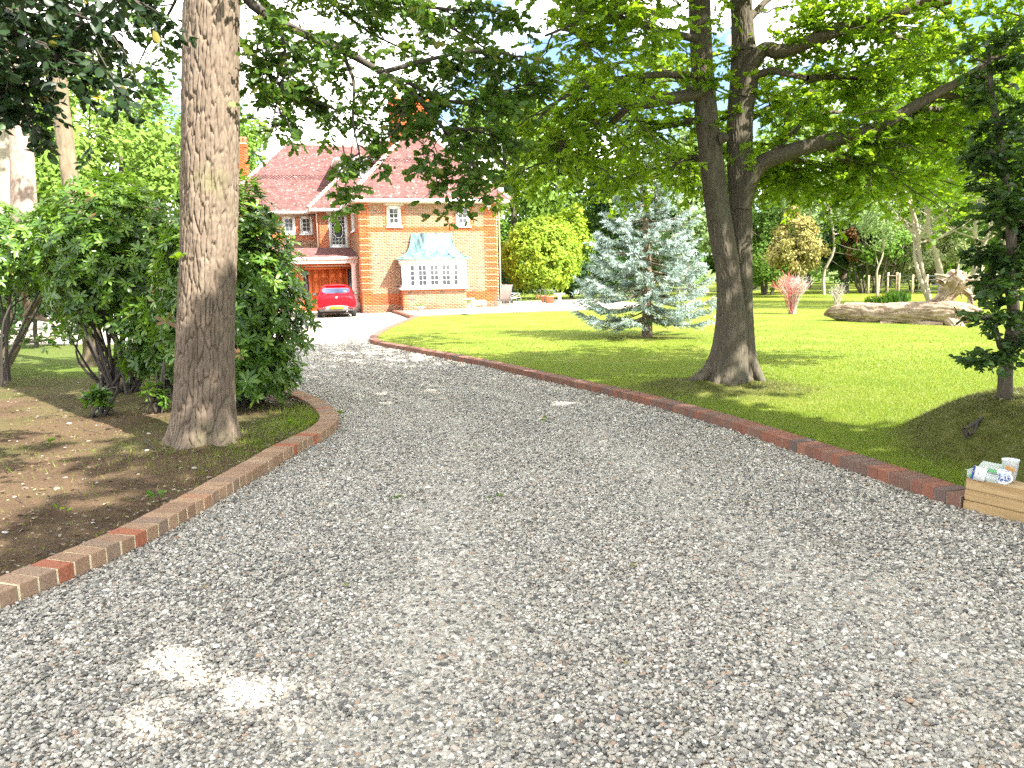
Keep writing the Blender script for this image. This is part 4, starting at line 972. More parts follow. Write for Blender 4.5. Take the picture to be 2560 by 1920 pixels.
def leafmesh(P, A, Nn, S, kind, rnd):
    T, fs = TM[kind]; A = nrm(A); B = nrm(np.cross(Nn, A)); C = np.cross(A, B); n = len(P); k = len(T)
    S = np.broadcast_to(np.asarray(S, float), (n,))[:, None, None]
    V = P[:, None]+S*(T[None, :, :1]*A[:, None]+T[None, :, 1:2]*B[:, None]+T[None, :, 2:3]*C[:, None])
    off = (np.arange(n)*k)[:, None, None]; F = []; R = []
    for f in fs:
        F.append((off+f[None]).reshape(-1, f.shape[1])); R.append(np.repeat(rnd, len(f)))
    return V.reshape(-1, 3), F, np.concatenate(R)
class Leaves:
    def __init__(s): s.P = []; s.A = []; s.N = []; s.S = []; s.R = []
    def add(s, P, A, Nn, S, R=None, rng=RNG):
        n = len(P); s.P.append(P); s.A.append(A); s.N.append(Nn); s.S.append(np.broadcast_to(S, (n,)).astype(float)); s.R.append(rng.random(n) if R is None else np.broadcast_to(R, (n,)).astype(float))
    def mesh(s, name, kind, mat, base=(0, 0, 0)):
        V, F, R = leafmesh(np.concatenate(s.P)-np.array(base), np.concatenate(s.A), np.concatenate(s.N), np.concatenate(s.S), kind, np.concatenate(s.R))
        return mkmesh(name, V, F, mat, False, {'rnd': ('FACE', R)})
    def count(s): return sum(len(p) for p in s.P)
class Wood:
    def __init__(s): s.V = []; s.F = []; s.n = 0
    def tube(s, pts, rad, n=6):
        V, F = tube(pts, rad, n, False); s.V.append(V); s.F.append(F[0]+s.n); s.n += len(V)
    def twigs(s, P0, P1, P2, r0, r1):
        """many thin 3-sided twigs at once"""
        n = len(P0); d = nrm(P2-P0); x = nrm(np.cross(d, np.array([0.31, 0.17, 0.93]))); y = np.cross(d, x)
        a = np.arange(3)/3*2*pi; V = []
        for P, r in ((P0, r0), (P1, (np.asarray(r0)+np.asarray(r1))/2), (P2, r1)):
            r = np.broadcast_to(np.asarray(r, float), (n,))
            V.append(P[:, None]+r[:, None, None]*(np.cos(a)[None, :, None]*x[:, None]+np.sin(a)[None, :, None]*y[:, None]))
        V = np.stack(V, 1).reshape(-1, 3); o = (np.arange(n)*9)[:, None]
        F = np.concatenate([o+np.array([[k*3+j, k*3+(j+1) % 3, (k+1)*3+(j+1) % 3, (k+1)*3+j]]) for k in range(2) for j in range(3)])
        s.V.append(V); s.F.append(F+s.n); s.n += len(V)
    def mesh(s, name, mat, base=(0, 0, 0)): return mkmesh(name, np.concatenate(s.V)-np.array(base), np.concatenate(s.F), mat, True)
def rdir(n, rng, zmin=-1, zmax=1):
    z = rng.uniform(zmin, zmax, n); a = rng.random(n)*2*pi; r = np.sqrt(1-z*z); return np.c_[r*np.cos(a), r*np.sin(a), z]
def sprays(LV, WD, O, D, L, k, size, rng, droop=0.25, flat=0.6, tw=0.004, sz_sd=0.25, fan=1.0):
    """leafy twigs: k leaves along each twig"""
    n = len(O); D = nrm(D); L = np.broadcast_to(np.asarray(L, float), (n,))
    up = np.array([0, 0, 1.0]); P1 = O+D*(L*0.55)[:, None]-up*(droop*0.3*L)[:, None]; P2 = O+D*L[:, None]-up*(droop*L)[:, None]
    if WD is not None: WD.twigs(O, P1, P2, tw, tw*0.35)
    t = 0.12+0.9*rng.random((n, k))**0.75; tt = t[..., None]
    pos = (1-tt)**2*O[:, None]+2*tt*(1-tt)*P1[:, None]+tt**2*P2[:, None]
    lat = nrm(np.cross(D, up)+1e-4)[:, None]; sd = np.where(rng.random((n, k)) < 0.5, -1.0, 1.0)[..., None]
    ph = rng.uniform(0.3, 1.25, (n, k))[..., None]*fan
    A = D[:, None]*np.cos(ph)+lat*np.sin(ph)*sd+rng.normal(0, 0.28, (n, k, 3)); A[..., 2] -= 0.12
    Nn = up*flat+rng.normal(0, 1-flat*0.55, (n, k, 3))*0.75
    S = size*np.exp(rng.normal(0, sz_sd, (n, k)))
    LV.add(pos.reshape(-1, 3), A.reshape(-1, 3), Nn.reshape(-1, 3), S.reshape(-1), None, rng)
def limb_leaves(LV, WD, path, rng, n_sec, sec_len, n_spray, spray_len, k, size, t0=0.25, droop=0.3, up=0.15, r_sec=0.012, side=None, flat=0.6, fan=1.0, sdroop=None, twigs=True):
    """second-order branches off a limb path, each carrying sprays"""
    path = np.asarray(path, float); m = len(path); T = nrm(np.gradient(path, axis=0))
    for q in range(n_sec):
        t = t0+(1-t0)*(q+rng.random())/n_sec; i = min(int(t*(m-1)), m-2); f = t*(m-1)-i; o = path[i]*(1-f)+path[i+1]*f
        d = T[i]*rng.uniform(0.1, 0.9)+rdir(1, rng, -0.35, 0.45)[0]*1.0; d[2] = d[2]*0.6+up
        if side is not None: d = d+np.array(side)
        d = nrm(d); L = sec_len*rng.uniform(0.55, 1.2)*(1.1-0.35*t)
        pts = o+d*np.linspace(0, 1, 7)[:, None]*L; pts[:, 2] -= droop*L*np.linspace(0, 1, 7)**2; pts[1:] += rng.normal(0, 0.022*L, (6, 3))
        pts = spath(pts, 9); WD.tube(pts, np.linspace(r_sec, r_sec*0.3, 9), 4)
        ts = rng.uniform(0.12, 1.0, n_spray); j = np.minimum((ts*8).astype(int), 7); ff = (ts*8-j)[:, None]
        O = pts[j]*(1-ff)+pts[j+1]*ff; D = nrm(np.gradient(pts, axis=0))[j]*0.7+rdir(n_spray, rng, -0.6, 0.6)
        sprays(LV, WD if twigs else None, O, D, spray_len*rng.uniform(0.6, 1.3, n_spray), k, size, rng, droop if sdroop is None else sdroop, flat, r_sec*0.3, fan=fan)

# hero bark as geometry
def worley(cx, cz, nC, seed):
    ix = np.floor(cx).astype(np.int64); iz = np.floor(cz).astype(np.int64); F1 = np.full(cx.shape, 9.0); F2 = np.full(cx.shape, 9.0)
    def h(a, b, s):
        n = (a*374761393+b*668265263+s*2246822519+seed*97) & 0x7fffffff; n = ((n ^ (n >> 13))*1274126177) & 0x7fffffff
        return ((n ^ (n >> 16)) & 0xffff)/65535.0
    for dx in (-1, 0, 1):
        for dz in (-1, 0, 1):
            a = ix+dx; b = iz+dz; am = np.mod(a, nC)
            d = np.sqrt((a+0.15+0.7*h(am, b, 1)-cx)**2+(b+h(am, b, 2)-cz)**2)
            n1 = np.minimum(F1, d); F2 = np.minimum(np.maximum(F1, d), F2); F1 = n1
    return F1, F2
def bark_tube(path, rad, nth, nz, nC, cell_h, depth, seed, flare=None, lump=0.02, crack=0.30):
    """path (k,3), rad (k): resampled and displaced into ridges"""
    Pr = spath(np.c_[np.asarray(path, float), np.asarray(rad, float)], nz); P, R = Pr[:, :3], Pr[:, 3]
    T, X, Y = frames(P); th = np.arange(nth)/nth*2*pi
    s = np.r_[0, np.cumsum(np.linalg.norm(np.diff(P, axis=0), axis=1))]
    TH, S_ = np.meshgrid(th, s); wr = 0.9*(fbm(np.cos(TH)*2.5+S_*0.8, np.sin(TH)*2.5+S_*0.8, seed+5, 3)-0.45)
    cx = TH/(2*pi)*nC+wr*1.3; cz = S_/cell_h+0.8*vnoise(np.floor(cx)*1.0, S_*0+3.3, seed)
    F1, F2 = worley(cx, cz, nC, seed); gr = 1-np.clip((F2-F1)/crack, 0, 1)
    fine = fbm(cx*2.2, S_*38, seed+9, 3)-0.5
    d = -depth*gr**1.5+depth*0.55*fine+lump*(fbm(np.cos(TH)*1.4+5, np.sin(TH)*1.4+S_*0.9, seed+2, 3)-0.5)*2
    rr = R[:, None]+d
    if flare is not None: rr = rr*flare(TH, S_)
    V = P[:, None]+rr[..., None]*(np.cos(TH)[..., None]*X[:, None]+np.sin(TH)[..., None]*Y[:, None])
    i, j = np.meshgrid(np.arange(nz-1), np.arange(nth), indexing='ij'); j2 = (j+1) % nth
    return V.reshape(-1, 3), np.stack([i*nth+j, i*nth+j2, (i+1)*nth+j2, (i+1)*nth+j], -1).reshape(-1, 4)

MAT['bark_oak'] = barkmat('grey_brown_bark', (0.11, 0.083, 0.06), (0.205, 0.158, 0.118), (0.16, 0.155, 0.075), bs=0.35, bd=0.01)
MAT['bark_dark'] = barkmat('dark_furrowed_bark', (0.055, 0.045, 0.033), (0.122, 0.104, 0.076), (0.09, 0.10, 0.06), (9, 9, 2.0), 0.6, 0.02)
MAT['bark_twig'] = plain('twig_bark', (0.06, 0.05, 0.04), 0.9)
MAT['bark_pale'] = barkmat('pale_pink_bark', (0.24, 0.16, 0.125), (0.40, 0.31, 0.26), None, (6, 6, 2.5), 0.5, 0.01)
MAT['bark_tan'] = barkmat('tan_smooth_bark', (0.13, 0.10, 0.066), (0.235, 0.185, 0.125), (0.13, 0.14, 0.07), (4, 4, 1.5), 0.3, 0.01)
MAT['bark_birch'] = barkmat('pale_cream_bark', (0.22, 0.185, 0.135), (0.40, 0.35, 0.27), None, (4, 4, 5), 0.3, 0.01)
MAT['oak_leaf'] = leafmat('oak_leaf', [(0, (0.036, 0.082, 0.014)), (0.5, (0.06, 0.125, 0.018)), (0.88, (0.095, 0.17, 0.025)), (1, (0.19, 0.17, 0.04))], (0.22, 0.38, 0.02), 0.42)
MAT['lit_leaf'] = leafmat('sunlit_tone_oak_leaf', [(0, (0.08, 0.165, 0.014)), (0.5, (0.125, 0.23, 0.018)), (0.9, (0.175, 0.28, 0.022)), (1, (0.27, 0.31, 0.03))], (0.42, 0.62, 0.015), 0.6)  # brighter oak green, a sunlit look put into the leaf colour
MAT['holly_leaf'] = leafmat('silhouette_dark_oval_leaf', [(0, (0.010, 0.024, 0.010)), (0.7, (0.02, 0.042, 0.014)), (0.985, (0.035, 0.07, 0.016)), (1, (0.28, 0.2, 0.03))], (0.08, 0.16, 0.02), 0.12, 0.4, 0.3)  # evergreen green darkened further, a shaded silhouette put into the colour
MAT['beech_leaf'] = leafmat('shade_toned_beech_leaf', [(0, (0.022, 0.05, 0.014)), (0.7, (0.038, 0.085, 0.02)), (1, (0.065, 0.12, 0.022))], (0.16, 0.28, 0.02), 0.30)  # dark green carries the backlit shade in the leaf colour
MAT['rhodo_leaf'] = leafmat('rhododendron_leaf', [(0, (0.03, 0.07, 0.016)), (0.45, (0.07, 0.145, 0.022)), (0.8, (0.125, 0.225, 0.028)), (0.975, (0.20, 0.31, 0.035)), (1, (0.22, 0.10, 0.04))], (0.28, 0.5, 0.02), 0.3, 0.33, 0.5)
def bgleaf(name, a, b, tr, tw=0.35): return leafmat(name, [(0, a), (1, b)], tr, tw, 0.6, 0.2)
MAT['lime'] = bgleaf('lime_foliage', (0.115, 0.20, 0.03), (0.20, 0.30, 0.05), (0.3, 0.46, 0.05))
MAT['mid'] = bgleaf('mid_green_foliage', (0.08, 0.16, 0.025), (0.155, 0.26, 0.04), (0.2, 0.38, 0.04))
MAT['dark'] = bgleaf('dark_evergreen_foliage', (0.02, 0.05, 0.018), (0.05, 0.095, 0.028), (0.1, 0.2, 0.03), 0.2)
MAT['pale'] = bgleaf('pale_hazed_foliage', (0.14, 0.22, 0.08), (0.24, 0.33, 0.13), (0.35, 0.46, 0.15))  # pale plants; for the far right-hand trees it puts haze into the colour
MAT['gold'] = bgleaf('golden_variegated_foliage', (0.20, 0.20, 0.05), (0.44, 0.37, 0.14), (0.5, 0.45, 0.12), 0.25)
MAT['yellowgreen'] = bgleaf('yellow_green_foliage', (0.16, 0.27, 0.025), (0.30, 0.40, 0.035), (0.4, 0.5, 0.02), 0.3)
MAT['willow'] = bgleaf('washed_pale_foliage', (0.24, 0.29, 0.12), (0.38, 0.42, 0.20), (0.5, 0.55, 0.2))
MAT['rust'] = bgleaf('rust_brown_foliage', (0.16, 0.075, 0.03), (0.28, 0.14, 0.06), (0.35, 0.18, 0.05))

# ================================================================ the near oak on the left
rng = np.random.default_rng(101)
oakL = on_ground(512, 1128); oakL_base = np.array([oakL[0], oakL[1], soil_z(oakL[0], oakL[1])])
BARKV = None
oak1 = thing('oak_tree', 'big rough barked oak trunk standing in the soil bed beside the drive', 'tree', oakL_base)
pp = [oakL_base+np.array([0, 0, -0.12])]; rr_ = [0.47]
for px, py, hw in ((508, 1100, 90), (509, 1040, 78), (511, 960, 73), (512, 880, 71), (514, 780, 70), (518, 680, 69), (522, 560, 68), (525, 440, 68), (527, 320, 67), (529, 200, 66), (530, 90, 65), (532, -20, 64), (535, -160, 62), (540, -330, 58), (545, -560, 52), (552, -850, 42)):
    pp.append(at(px, py, oakL[1])); rr_.append(hw/ F_PX*oakL[1]*0.985)
def fl1(TH, S_): return 1+0.34*np.exp(-S_/0.20)*(0.30+np.cos(TH*5+0.6+0.5*np.sin(TH))*0.70)+0.07*np.exp(-S_/0.7)*np.cos(TH*3+1)
V, Fq = bark_tube(pp, rr_, 270, 410, 38, 0.30, 0.034, 3, fl1, 0.02, 0.20)
wpart('trunk', V, Fq, MAT['bark_oak'], oak1, True)
LV = Leaves(); WD = Wood(); Yc = oakL[1]
def pxp(lst): return np.array([at(*q) for q in lst])
C_limbs = [
    ([(545, -120, 7.5), (610, -20, 7.6), (650, 35, 7.7), (760, 95, 7.9), (880, 150, 8.0), (985, 190, 8.0), (1050, 250, 8.0), (1110, 320, 8.0), (1165, 385, 8.0), (1200, 440, 8.0)], 0.055, 0.012),
    ([(960, 180, 8.0), (1060, 158, 8.1), (1150, 135, 8.2), (1240, 128, 8.3), (1310, 150, 8.4)], 0.028, 0.008),
    ([(545, 40, 7.7), (620, 130, 7.9), (690, 190, 8.0), (760, 240, 8.1), (840, 285, 8.1)], 0.035, 0.008),
    ([(860, 140, 8.0), (880, 210, 7.9), (890, 290, 7.8), (885, 370, 7.8), (895, 440, 7.8)], 0.022, 0.006),
    ([(1110, 320, 8.0), (1180, 330, 8.1), (1250, 350, 8.2)], 0.018, 0.006),
    ([(560, -330, 7.6), (700, -150, 8.0), (880, -40, 8.4), (1050, 10, 8.6), (1230, 20, 8.8)], 0.05, 0.01),
    ([(560, -330, 7.5), (480, -120, 8.2), (420, 20, 8.6), (370, 120, 8.9), (330, 230, 9.0)], 0.03, 0.005),
    ([(700, 60, 7.8), (720, 160, 7.7), (690, 260, 7.7), (660, 330, 7.7)], 0.02, 0.005),
    ([(1020, 220, 8.0), (1010, 300, 7.9), (960, 350, 7.9), (930, 390, 7.9)], 0.015, 0.005),
    ([(560, -400, 7.7), (760, -260, 7.2), (960, -160, 7.0), (1150, -90, 6.9)], 0.05, 0.01),
    ([(560, -400, 7.7), (640, -240, 9.0), (760, -60, 10.0), (900, 60, 10.6), (1040, 130, 11.0)], 0.05, 0.01),
    ([(560, -400, 7.8), (620, -200, 8.8), (760, -60, 9.6), (920, 0, 10.2), (1100, 60, 10.6), (1260, 150, 10.8)], 0.05, 0.01),
    ([(560, -450, 7.8), (600, -200, 9.2), (650, -20, 10.2), (720, 90, 10.8), (800, 180, 11.2)], 0.05, 0.01),
    ([(1000, 195, 8.0), (1080, 240, 8.2), (1170, 250, 8.4), (1270, 230, 8.6), (1330, 200, 8.8)], 0.02, 0.006)]
spec = [(17, .55, 9), (9, .55, 9), (9, .34, 8), (5, .30, 6), (6, .45, 7), (18, .6, 9), (10, .5, 6), (6, .34, 6), (4, .25, 5), (10, .6, 8), (14, .5, 8), (18, .55, 9), (12, .45, 8), (14, .5, 8)]
for (pts, ra, rb), (ns, sl, nsp) in zip(C_limbs, spec):
    P = spath(jitter(pxp(pts), 0.03, rng), 26); WD.tube(P, np.linspace(ra, rb, 26), 7)
    limb_leaves(LV, WD, P, rng, int(ns*1.7), sl, nsp, 0.17, 8, 0.078, 0.15, 0.30, -0.02, 0.009, flat=0.35, fan=1.1)
# hanging clusters at the ends of the lower branches
for px, py, Y, n_, sd_ in ((885, 430, 7.8, 16, .11), (860, 480, 7.8, 9, .07), (870, 515, 7.8, 4, .05), (1150, 440, 8, 20, .13), (1090, 430, 8, 10, .10), (1180, 480, 8, 10, .08), (1060, 395, 8, 12, .13), (670, 300, 7.7, 12, .12), (1240, 300, 8.2, 20, .2), (650, 210, 7.8, 14, .2), (1230, 420, 8, 12, .1), (1100, 500, 8.0, 6, .06)):
    c = at(px, py, Y); O = c+rng.normal(0, sd_, (n_, 3)); D = rdir(n_, rng, -0.9, 0.3)
    sprays(LV, WD, O, D, 0.13, 6, 0.085, rng, 0.4, 0.35, 0.003, fan=1.1)
    WD.tube(spath(np.array([c+np.array([rng.normal(0, .1), 0, 0.45]), c+np.array([rng.normal(0, .05), 0, 0.2]), c]), 6), np.linspace(0.008, 0.003, 6), 4)
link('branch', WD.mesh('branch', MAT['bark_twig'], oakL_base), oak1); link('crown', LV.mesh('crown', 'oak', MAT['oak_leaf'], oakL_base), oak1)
print('oak1 leaves', LV.count())
# small sprout on the trunk
LV = Leaves(); c = at(452, 648, oakL[1]-0.26); sprays(LV, None, np.repeat(c[None], 3, 0), rdir(3, rng, 0.2, 0.9), 0.09, 5, 0.05, rng); link('sprout', LV.mesh('sprout', 'oval', MAT['lit_leaf'], oakL_base), oak1)

# ================================================================ twin-stemmed oak on the lawn
rng = np.random.default_rng(202)
def pxd(lst): return np.array([at(a, b, c-0.95) for a, b, c in lst])
tb = np.array([2.78, 10.4, 0.15]); oak2 = thing('twin_oak_tree', 'large oak with two fused stems on a mossy mound in the lawn', 'tree', tb)
def stem(lst, Y): return [at(px, py, Y-0.95) for px, py, r in lst], [r*0.86 for *_, r in lst]
sA = [(1812, 985, .42), (1812, 950, .37), (1822, 900, .30), (1826, 850, .26), (1826, 780, .225), (1818, 690, .19), (1803, 590, .19), (1787, 480, .185), (1770, 330, .175), (1758, 200, .165), (1752, 60, .16), (1747, -80, .15), (1738, -300, .12), (1700, -620, .07)]
sB = [(1850, 985, .38), (1850, 950, .34), (1850, 900, .28), (1850, 850, .245), (1853, 780, .20), (1855, 690, .17), (1855, 590, .165), (1851, 480, .175), (1849, 380, .20), (1850, 280, .205), (1860, 190, .215), (1856, 60, .17), (1852, -60, .16), (1866, -320, .12), (1900, -640, .07)]
def fl2(TH, S_): return 1+0.22*np.exp(-S_/0.22)*np.clip(np.cos(TH*4+0.3), -0.3, 1)
W2 = []
for lst, Y, sd in ((sA, 11.25, 5), (sB, 11.55, 6)):
    P, R = stem(lst, Y); V, Fq = bark_tube(P, R, 110, 420, 30, 0.16, 0.012, sd, fl2, 0.03); wpart('trunk', V, Fq, MAT['bark_dark'], oak2, True); W2.append(np.array(P))
WD = Wood(); LV = Leaves()
# roots
for lst, r0 in (([(1830, 860, 11.35), (1795, 905, 11.25), (1755, 940, 11.15), (1705, 968, 11.05), (1650, 985, 11.0)], .13), ([(1848, 850, 11.5), (1878, 905, 11.4), (1905, 955, 11.3), (1925, 990, 11.3)], .12), ([(1838, 880, 11.3), (1848, 940, 11.1), (1856, 1000, 10.95)], .11), ([(1822, 880, 11.3), (1795, 945, 11.05), (1775, 995, 10.9)], .11)):
    P = spath(pxd(lst), 14); WD.tube(P, np.linspace(r0, 0.035, 14), 10)
link('root', WD.mesh('root', MAT['bark_dark'], tb), oak2); WD = Wood()
D_limbs = [([(1856, 520, 11.5), (1868, 460, 11.45), (1902, 412, 11.4), (1960, 385, 11.3), (2060, 355, 11.2), (2180, 325, 11.1), (2270, 275, 11.0), (2340, 235, 10.9), (2430, 185, 10.8), (2510, 120, 10.7), (2580, 30, 10.6)], .125, .032),
    ([(1858, 240, 11.45), (1872, 175, 11.4), (1910, 125, 11.3), (1955, 128, 11.2), (2050, 95, 11.1), (2130, 62, 11.0), (2220, 42, 10.9), (2300, 12, 10.8), (2375, 0, 10.8)], .105, .055),
    ([(1862, 205, 11.45), (1890, 188, 11.4), (1930, 178, 11.3), (1965, 184, 11.2), (2015, 195, 11.2)], .06, .03),
    ([(1766, 225, 11.2), (1735, 236, 11.1), (1700, 243, 11.0), (1630, 255, 10.9), (1566, 266, 10.8)], .09, .065)]
for pts, ra, rb in D_limbs:
    P = spath(pxd(pts), 34); V, Fq = bark_tube(P, np.linspace(ra, rb, 34), 26, 110, 14, 0.12, 0.008, 9, None, 0.02); wpart('limb', V, Fq, MAT['bark_dark'], oak2, True)
# knot where a branch was cut
kp = at(1812, 345, 10.12); m = MB(); m.lathe([(0.0, 0.10), (0.05, 0.10), (0.065, 0.085), (0.09, 0.0), (0.12, -0.1)], 14); V, fs, _ = m.data(); wpart('cut_knot', np.c_[V[:, 0]*0.6, -V[:, 2]*0.45, V[:, 1]*0.65]@np.array([[0.7, 0.7, 0], [-0.7, 0.7, 0], [0, 0, 1.0]])+kp, fs, MAT['bark_dark'], oak2, True)
def dlimb(lst, ra, rb, ns, sl, nsp, k=15, t0=0.12, droop=0.28, size=0.085, up=0.02):
    P = spath(jitter(pxd(lst), 0.08, rng), 24); WD.tube(P, np.linspace(ra, rb, 24), 7)
    limb_leaves(LV, WD, P, rng, ns, sl, nsp, 0.34, k, size, t0, droop, up, 0.012, flat=0.62, sdroop=0.15)
for pts, ra, rb in D_limbs[:2]:
    P = spath(pxd(pts), 24); limb_leaves(LV, WD, P, rng, 24, 1.2, 12, 0.34, 14, 0.085, 0.2, 0.28, 0.05, 0.012, flat=0.62, sdroop=0.15, side=(0, .9, .05))
DL = [  # left side, towards the drive
    [(1745, 190, 11.2), (1640, 190, 10.9), (1530, 220, 10.6), (1430, 260, 10.4), (1350, 320, 10.2)],
    [(1755, 300, 11.4), (1690, 300, 11.8), (1600, 330, 12.4), (1510, 370, 12.8), (1430, 420, 13)],
    [(1750, 100, 11.2), (1620, 60, 10.6), (1490, 50, 10.0), (1380, 80, 9.6)],
    [(1745, 0, 11.2), (1640, -60, 10.8), (1520, -60, 10.2), (1400, -30, 10)],
    [(1760, 240, 11.5), (1680, 180, 12.4), (1580, 150, 13.2), (1470, 170, 14)],
    [(1570, 268, 10.8), (1520, 300, 10.9), (1450, 330, 11), (1390, 390, 11.1)],
    [(1790, 420, 11.6), (1740, 380, 12.4), (1690, 400, 13.2), (1620, 440, 13.8)],
    [(1745, -80, 11.2), (1600, -160, 11.8), (1450, -180, 12.4), (1340, -120, 13)],
    # middle and right
    [(1860, 60, 11.5), (1960, -20, 11.8), (2080, -60, 12.2), (2200, -70, 12.6)],
    [(1860, 0, 11.5), (1930, -160, 10.4), (2040, -220, 9.6), (2180, -220, 9)],
    [(1890, 430, 11.6), (1960, 330, 12.6), (2050, 290, 13.4), (2150, 290, 14), (2250, 300, 14.5)],
    [(1870, 300, 11.8), (1930, 240, 12.8), (2020, 200, 13.6), (2120, 190, 14.4)],
    [(2180, 325, 11.2), (2260, 350, 11.9), (2340, 370, 12.4), (2420, 400, 12.8)],
    [(2060, 355, 11.2), (2120, 400, 11.6), (2200, 420, 12), (2290, 440, 12.4)],
    [(2270, 275, 11.1), (2360, 285, 11.8), (2460, 300, 12.2), (2560, 330, 12.6)],
    [(2340, 235, 10.9), (2430, 240, 11.6), (2530, 230, 12.4), (2640, 240, 13)],
    [(1960, 385, 11.3), (1990, 410, 11.8), (2030, 430, 12.4), (2090, 430, 13)],
    [(2130, 62, 11.1), (2230, 100, 11.9), (2340, 130, 12.6), (2460, 130, 13)],
    [(2300, 12, 10.8), (2420, -20, 10.4), (2560, -40, 10), (2700, -30, 9.6)],
    [(2015, 195, 11.3), (2120, 200, 11.9), (2230, 215, 12.4)],
    [(1870, 500, 11.8), (1900, 440, 12.6), (1930, 420, 13.4), (1970, 440, 14)]]
for q in DL: dlimb(q, .05, .012, 16, 1.2, 11)
LVU = Leaves()
# upper crown out of the picture, it shades the drive
for q in range(30):
    if cos(q/30*2*pi) > 0.25 and sin(q/30*2*pi) > -0.6: continue
    i = rng.integers(0, 2); st_ = W2[i]; z = rng.uniform(6.0, 9.5); o = np.array([np.interp(z, st_[:, 2], st_[:, 0]), np.interp(z, st_[:, 2], st_[:, 1]), z])
    a = q/30*2*pi+rng.normal(0, .12); d = np.array([cos(a), sin(a), rng.uniform(0.1, 0.6)]); L = rng.uniform(3.2, 5.6)
    P = o+d*np.linspace(0, 1, 8)[:, None]*L; P[:, 2] -= 0.5*np.linspace(0, 1, 8)**2; P = spath(P, 16); WD.tube(P, np.linspace(.06, .015, 16), 5)
    limb_leaves(LVU, WD, P, rng, 12, 1.5, 8, 0.45, 13, 0.17, 0.2, 0.2, 0.1, 0.014, twigs=False)
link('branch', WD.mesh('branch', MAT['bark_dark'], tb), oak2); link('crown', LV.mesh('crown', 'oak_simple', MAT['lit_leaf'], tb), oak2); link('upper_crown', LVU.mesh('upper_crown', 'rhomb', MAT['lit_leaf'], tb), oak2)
print('oak2 leaves', LV.count())

# ================================================================ tree behind the camera whose crown shades the near drive
rng = np.random.default_rng(303)
sb_ = np.array([7.6, 0.6, 0.0]); shade = thing('shade_oak_tree', 'spreading oak standing behind the photographer and shading the near drive', 'tree', sb_)
V, Fq = bark_tube([sb_+np.array([0, 0, -.1]), sb_+np.array([0, 0, .5]), sb_+np.array([.1, 0, 2.5]), sb_+np.array([0, .1, 5]), sb_+np.array([-.2, .2, 8]), sb_+np.array([-.2, .2, 11])], [.6, .42, .36, .3, .2, .08], 60, 160, 26, .2, .015, 12); wpart('trunk', V, Fq, MAT['bark_dark'], shade, True)
WD = Wood(); LV = Leaves()
for q in range(55):
    if -12 < (math.degrees(q*2.39996)+180) % 360-180 < 62 and q % 5 and q < 44: continue
    z = rng.uniform(6.0, 9.8); a = q*2.39996; L = rng.uniform(3.0, 6.3)*(1.0 if z < 8 else 0.8)
    if q >= 44: a = radians((96, 104, 112, 120, 128, 203, 214, 224, 236, 248, 258)[q-44]); z = 7.0+0.5*((q-44) % 5); L = 6.4 if q < 49 else 5.6
    o = sb_+np.array([0, 0, z]); P = o+np.array([cos(a), sin(a), 0.22])*np.linspace(0, 1, 8)[:, None]*L; P[:, 2] -= 0.5*np.linspace(0, 1, 8)**2
    P = spath(jitter(P, .1, rng), 18); WD.tube(P, np.linspace(.09, .015, 18), 5)
    limb_leaves(LV, WD, P, rng, 17, 1.7, 8, 0.5, 12, 0.20, 0.15, 0.15, 0.1, 0.014, twigs=False)
link('branch', WD.mesh('branch', MAT['bark_dark'], sb_), shade); link('crown', LV.mesh('crown', 'rhomb', MAT['lit_leaf'], sb_), shade)
print('shade leaves', LV.count())

# ================================================================ dark evergreen hanging in at top left
rng = np.random.default_rng(404)
hb = np.array([-4.9, 4.6, 0.03]); holly = thing('holly_tree', 'dark evergreen, darkened to a silhouette, whose branches hang in at the top left corner', 'tree', hb)
WD = Wood(); LV = Leaves()
wpart('trunk', *bark_tube([hb+np.array([0, 0, -.1]), hb+np.array([.05, 0, 1.5]), hb+np.array([.1, .1, 3.2]), hb+np.array([.1, .1, 5.5])], [.17, .13, .11, .05], 30, 80, 12, .15, .006, 4), MAT['bark_tan'], holly, True)
for lst in ([(-420, -150, 4.7), (-200, -120, 4.8), (0, -60, 4.9), (150, 20, 5.0), (260, 60, 5.1)], [(-400, -20, 4.6), (-200, 20, 4.7), (-20, 60, 4.8), (110, 120, 4.9), (170, 170, 4.9)], [(-420, -260, 4.7), (-100, -220, 5.2), (100, -120, 5.4), (250, -60, 5.6), (360, 20, 5.7)],
            [(-300, 60, 4.6), (-120, 120, 4.7), (0, 180, 4.7), (60, 240, 4.75)], [(-300, -100, 4.8), (-50, 0, 5.4), (80, 60, 5.8), (200, 110, 6)], [(-380, -300, 4.6), (-120, -200, 4.3), (60, -120, 4.1), (220, -90, 4.0)]):
    P = spath(pxp(lst), 22); WD.tube(P, np.linspace(.035, .008, 22), 6)
    limb_leaves(LV, WD, P, rng, 17, 0.40, 8, 0.16, 9, 0.062, 0.2, 0.35, -0.05, 0.006, flat=0.35)
for lst in ([(60, 230, 4.75), (75, 300, 4.75), (95, 340, 4.75), (115, 360, 4.75)], [(215, 160, 5), (225, 250, 5), (222, 330, 5), (226, 400, 5)], [(240, 120, 5), (300, 230, 5), (310, 270, 5)], [(20, 200, 4.7), (10, 260, 4.7), (4, 300, 4.7)], [(140, 150, 4.9), (110, 230, 4.9), (125, 290, 4.9)], [(280, 90, 5.2), (330, 160, 5.2), (345, 220, 5.2)]):
    P = spath(pxp(lst), 12); WD.tube(P, np.linspace(.005, .002, 12), 4); n_ = 9; j = rng.integers(2, 12, n_)
    sprays(LV, WD, P[j], rdir(n_, rng, -0.9, 0.2), 0.09, 4, 0.062, rng, 0.3, 0.2, 0.002)
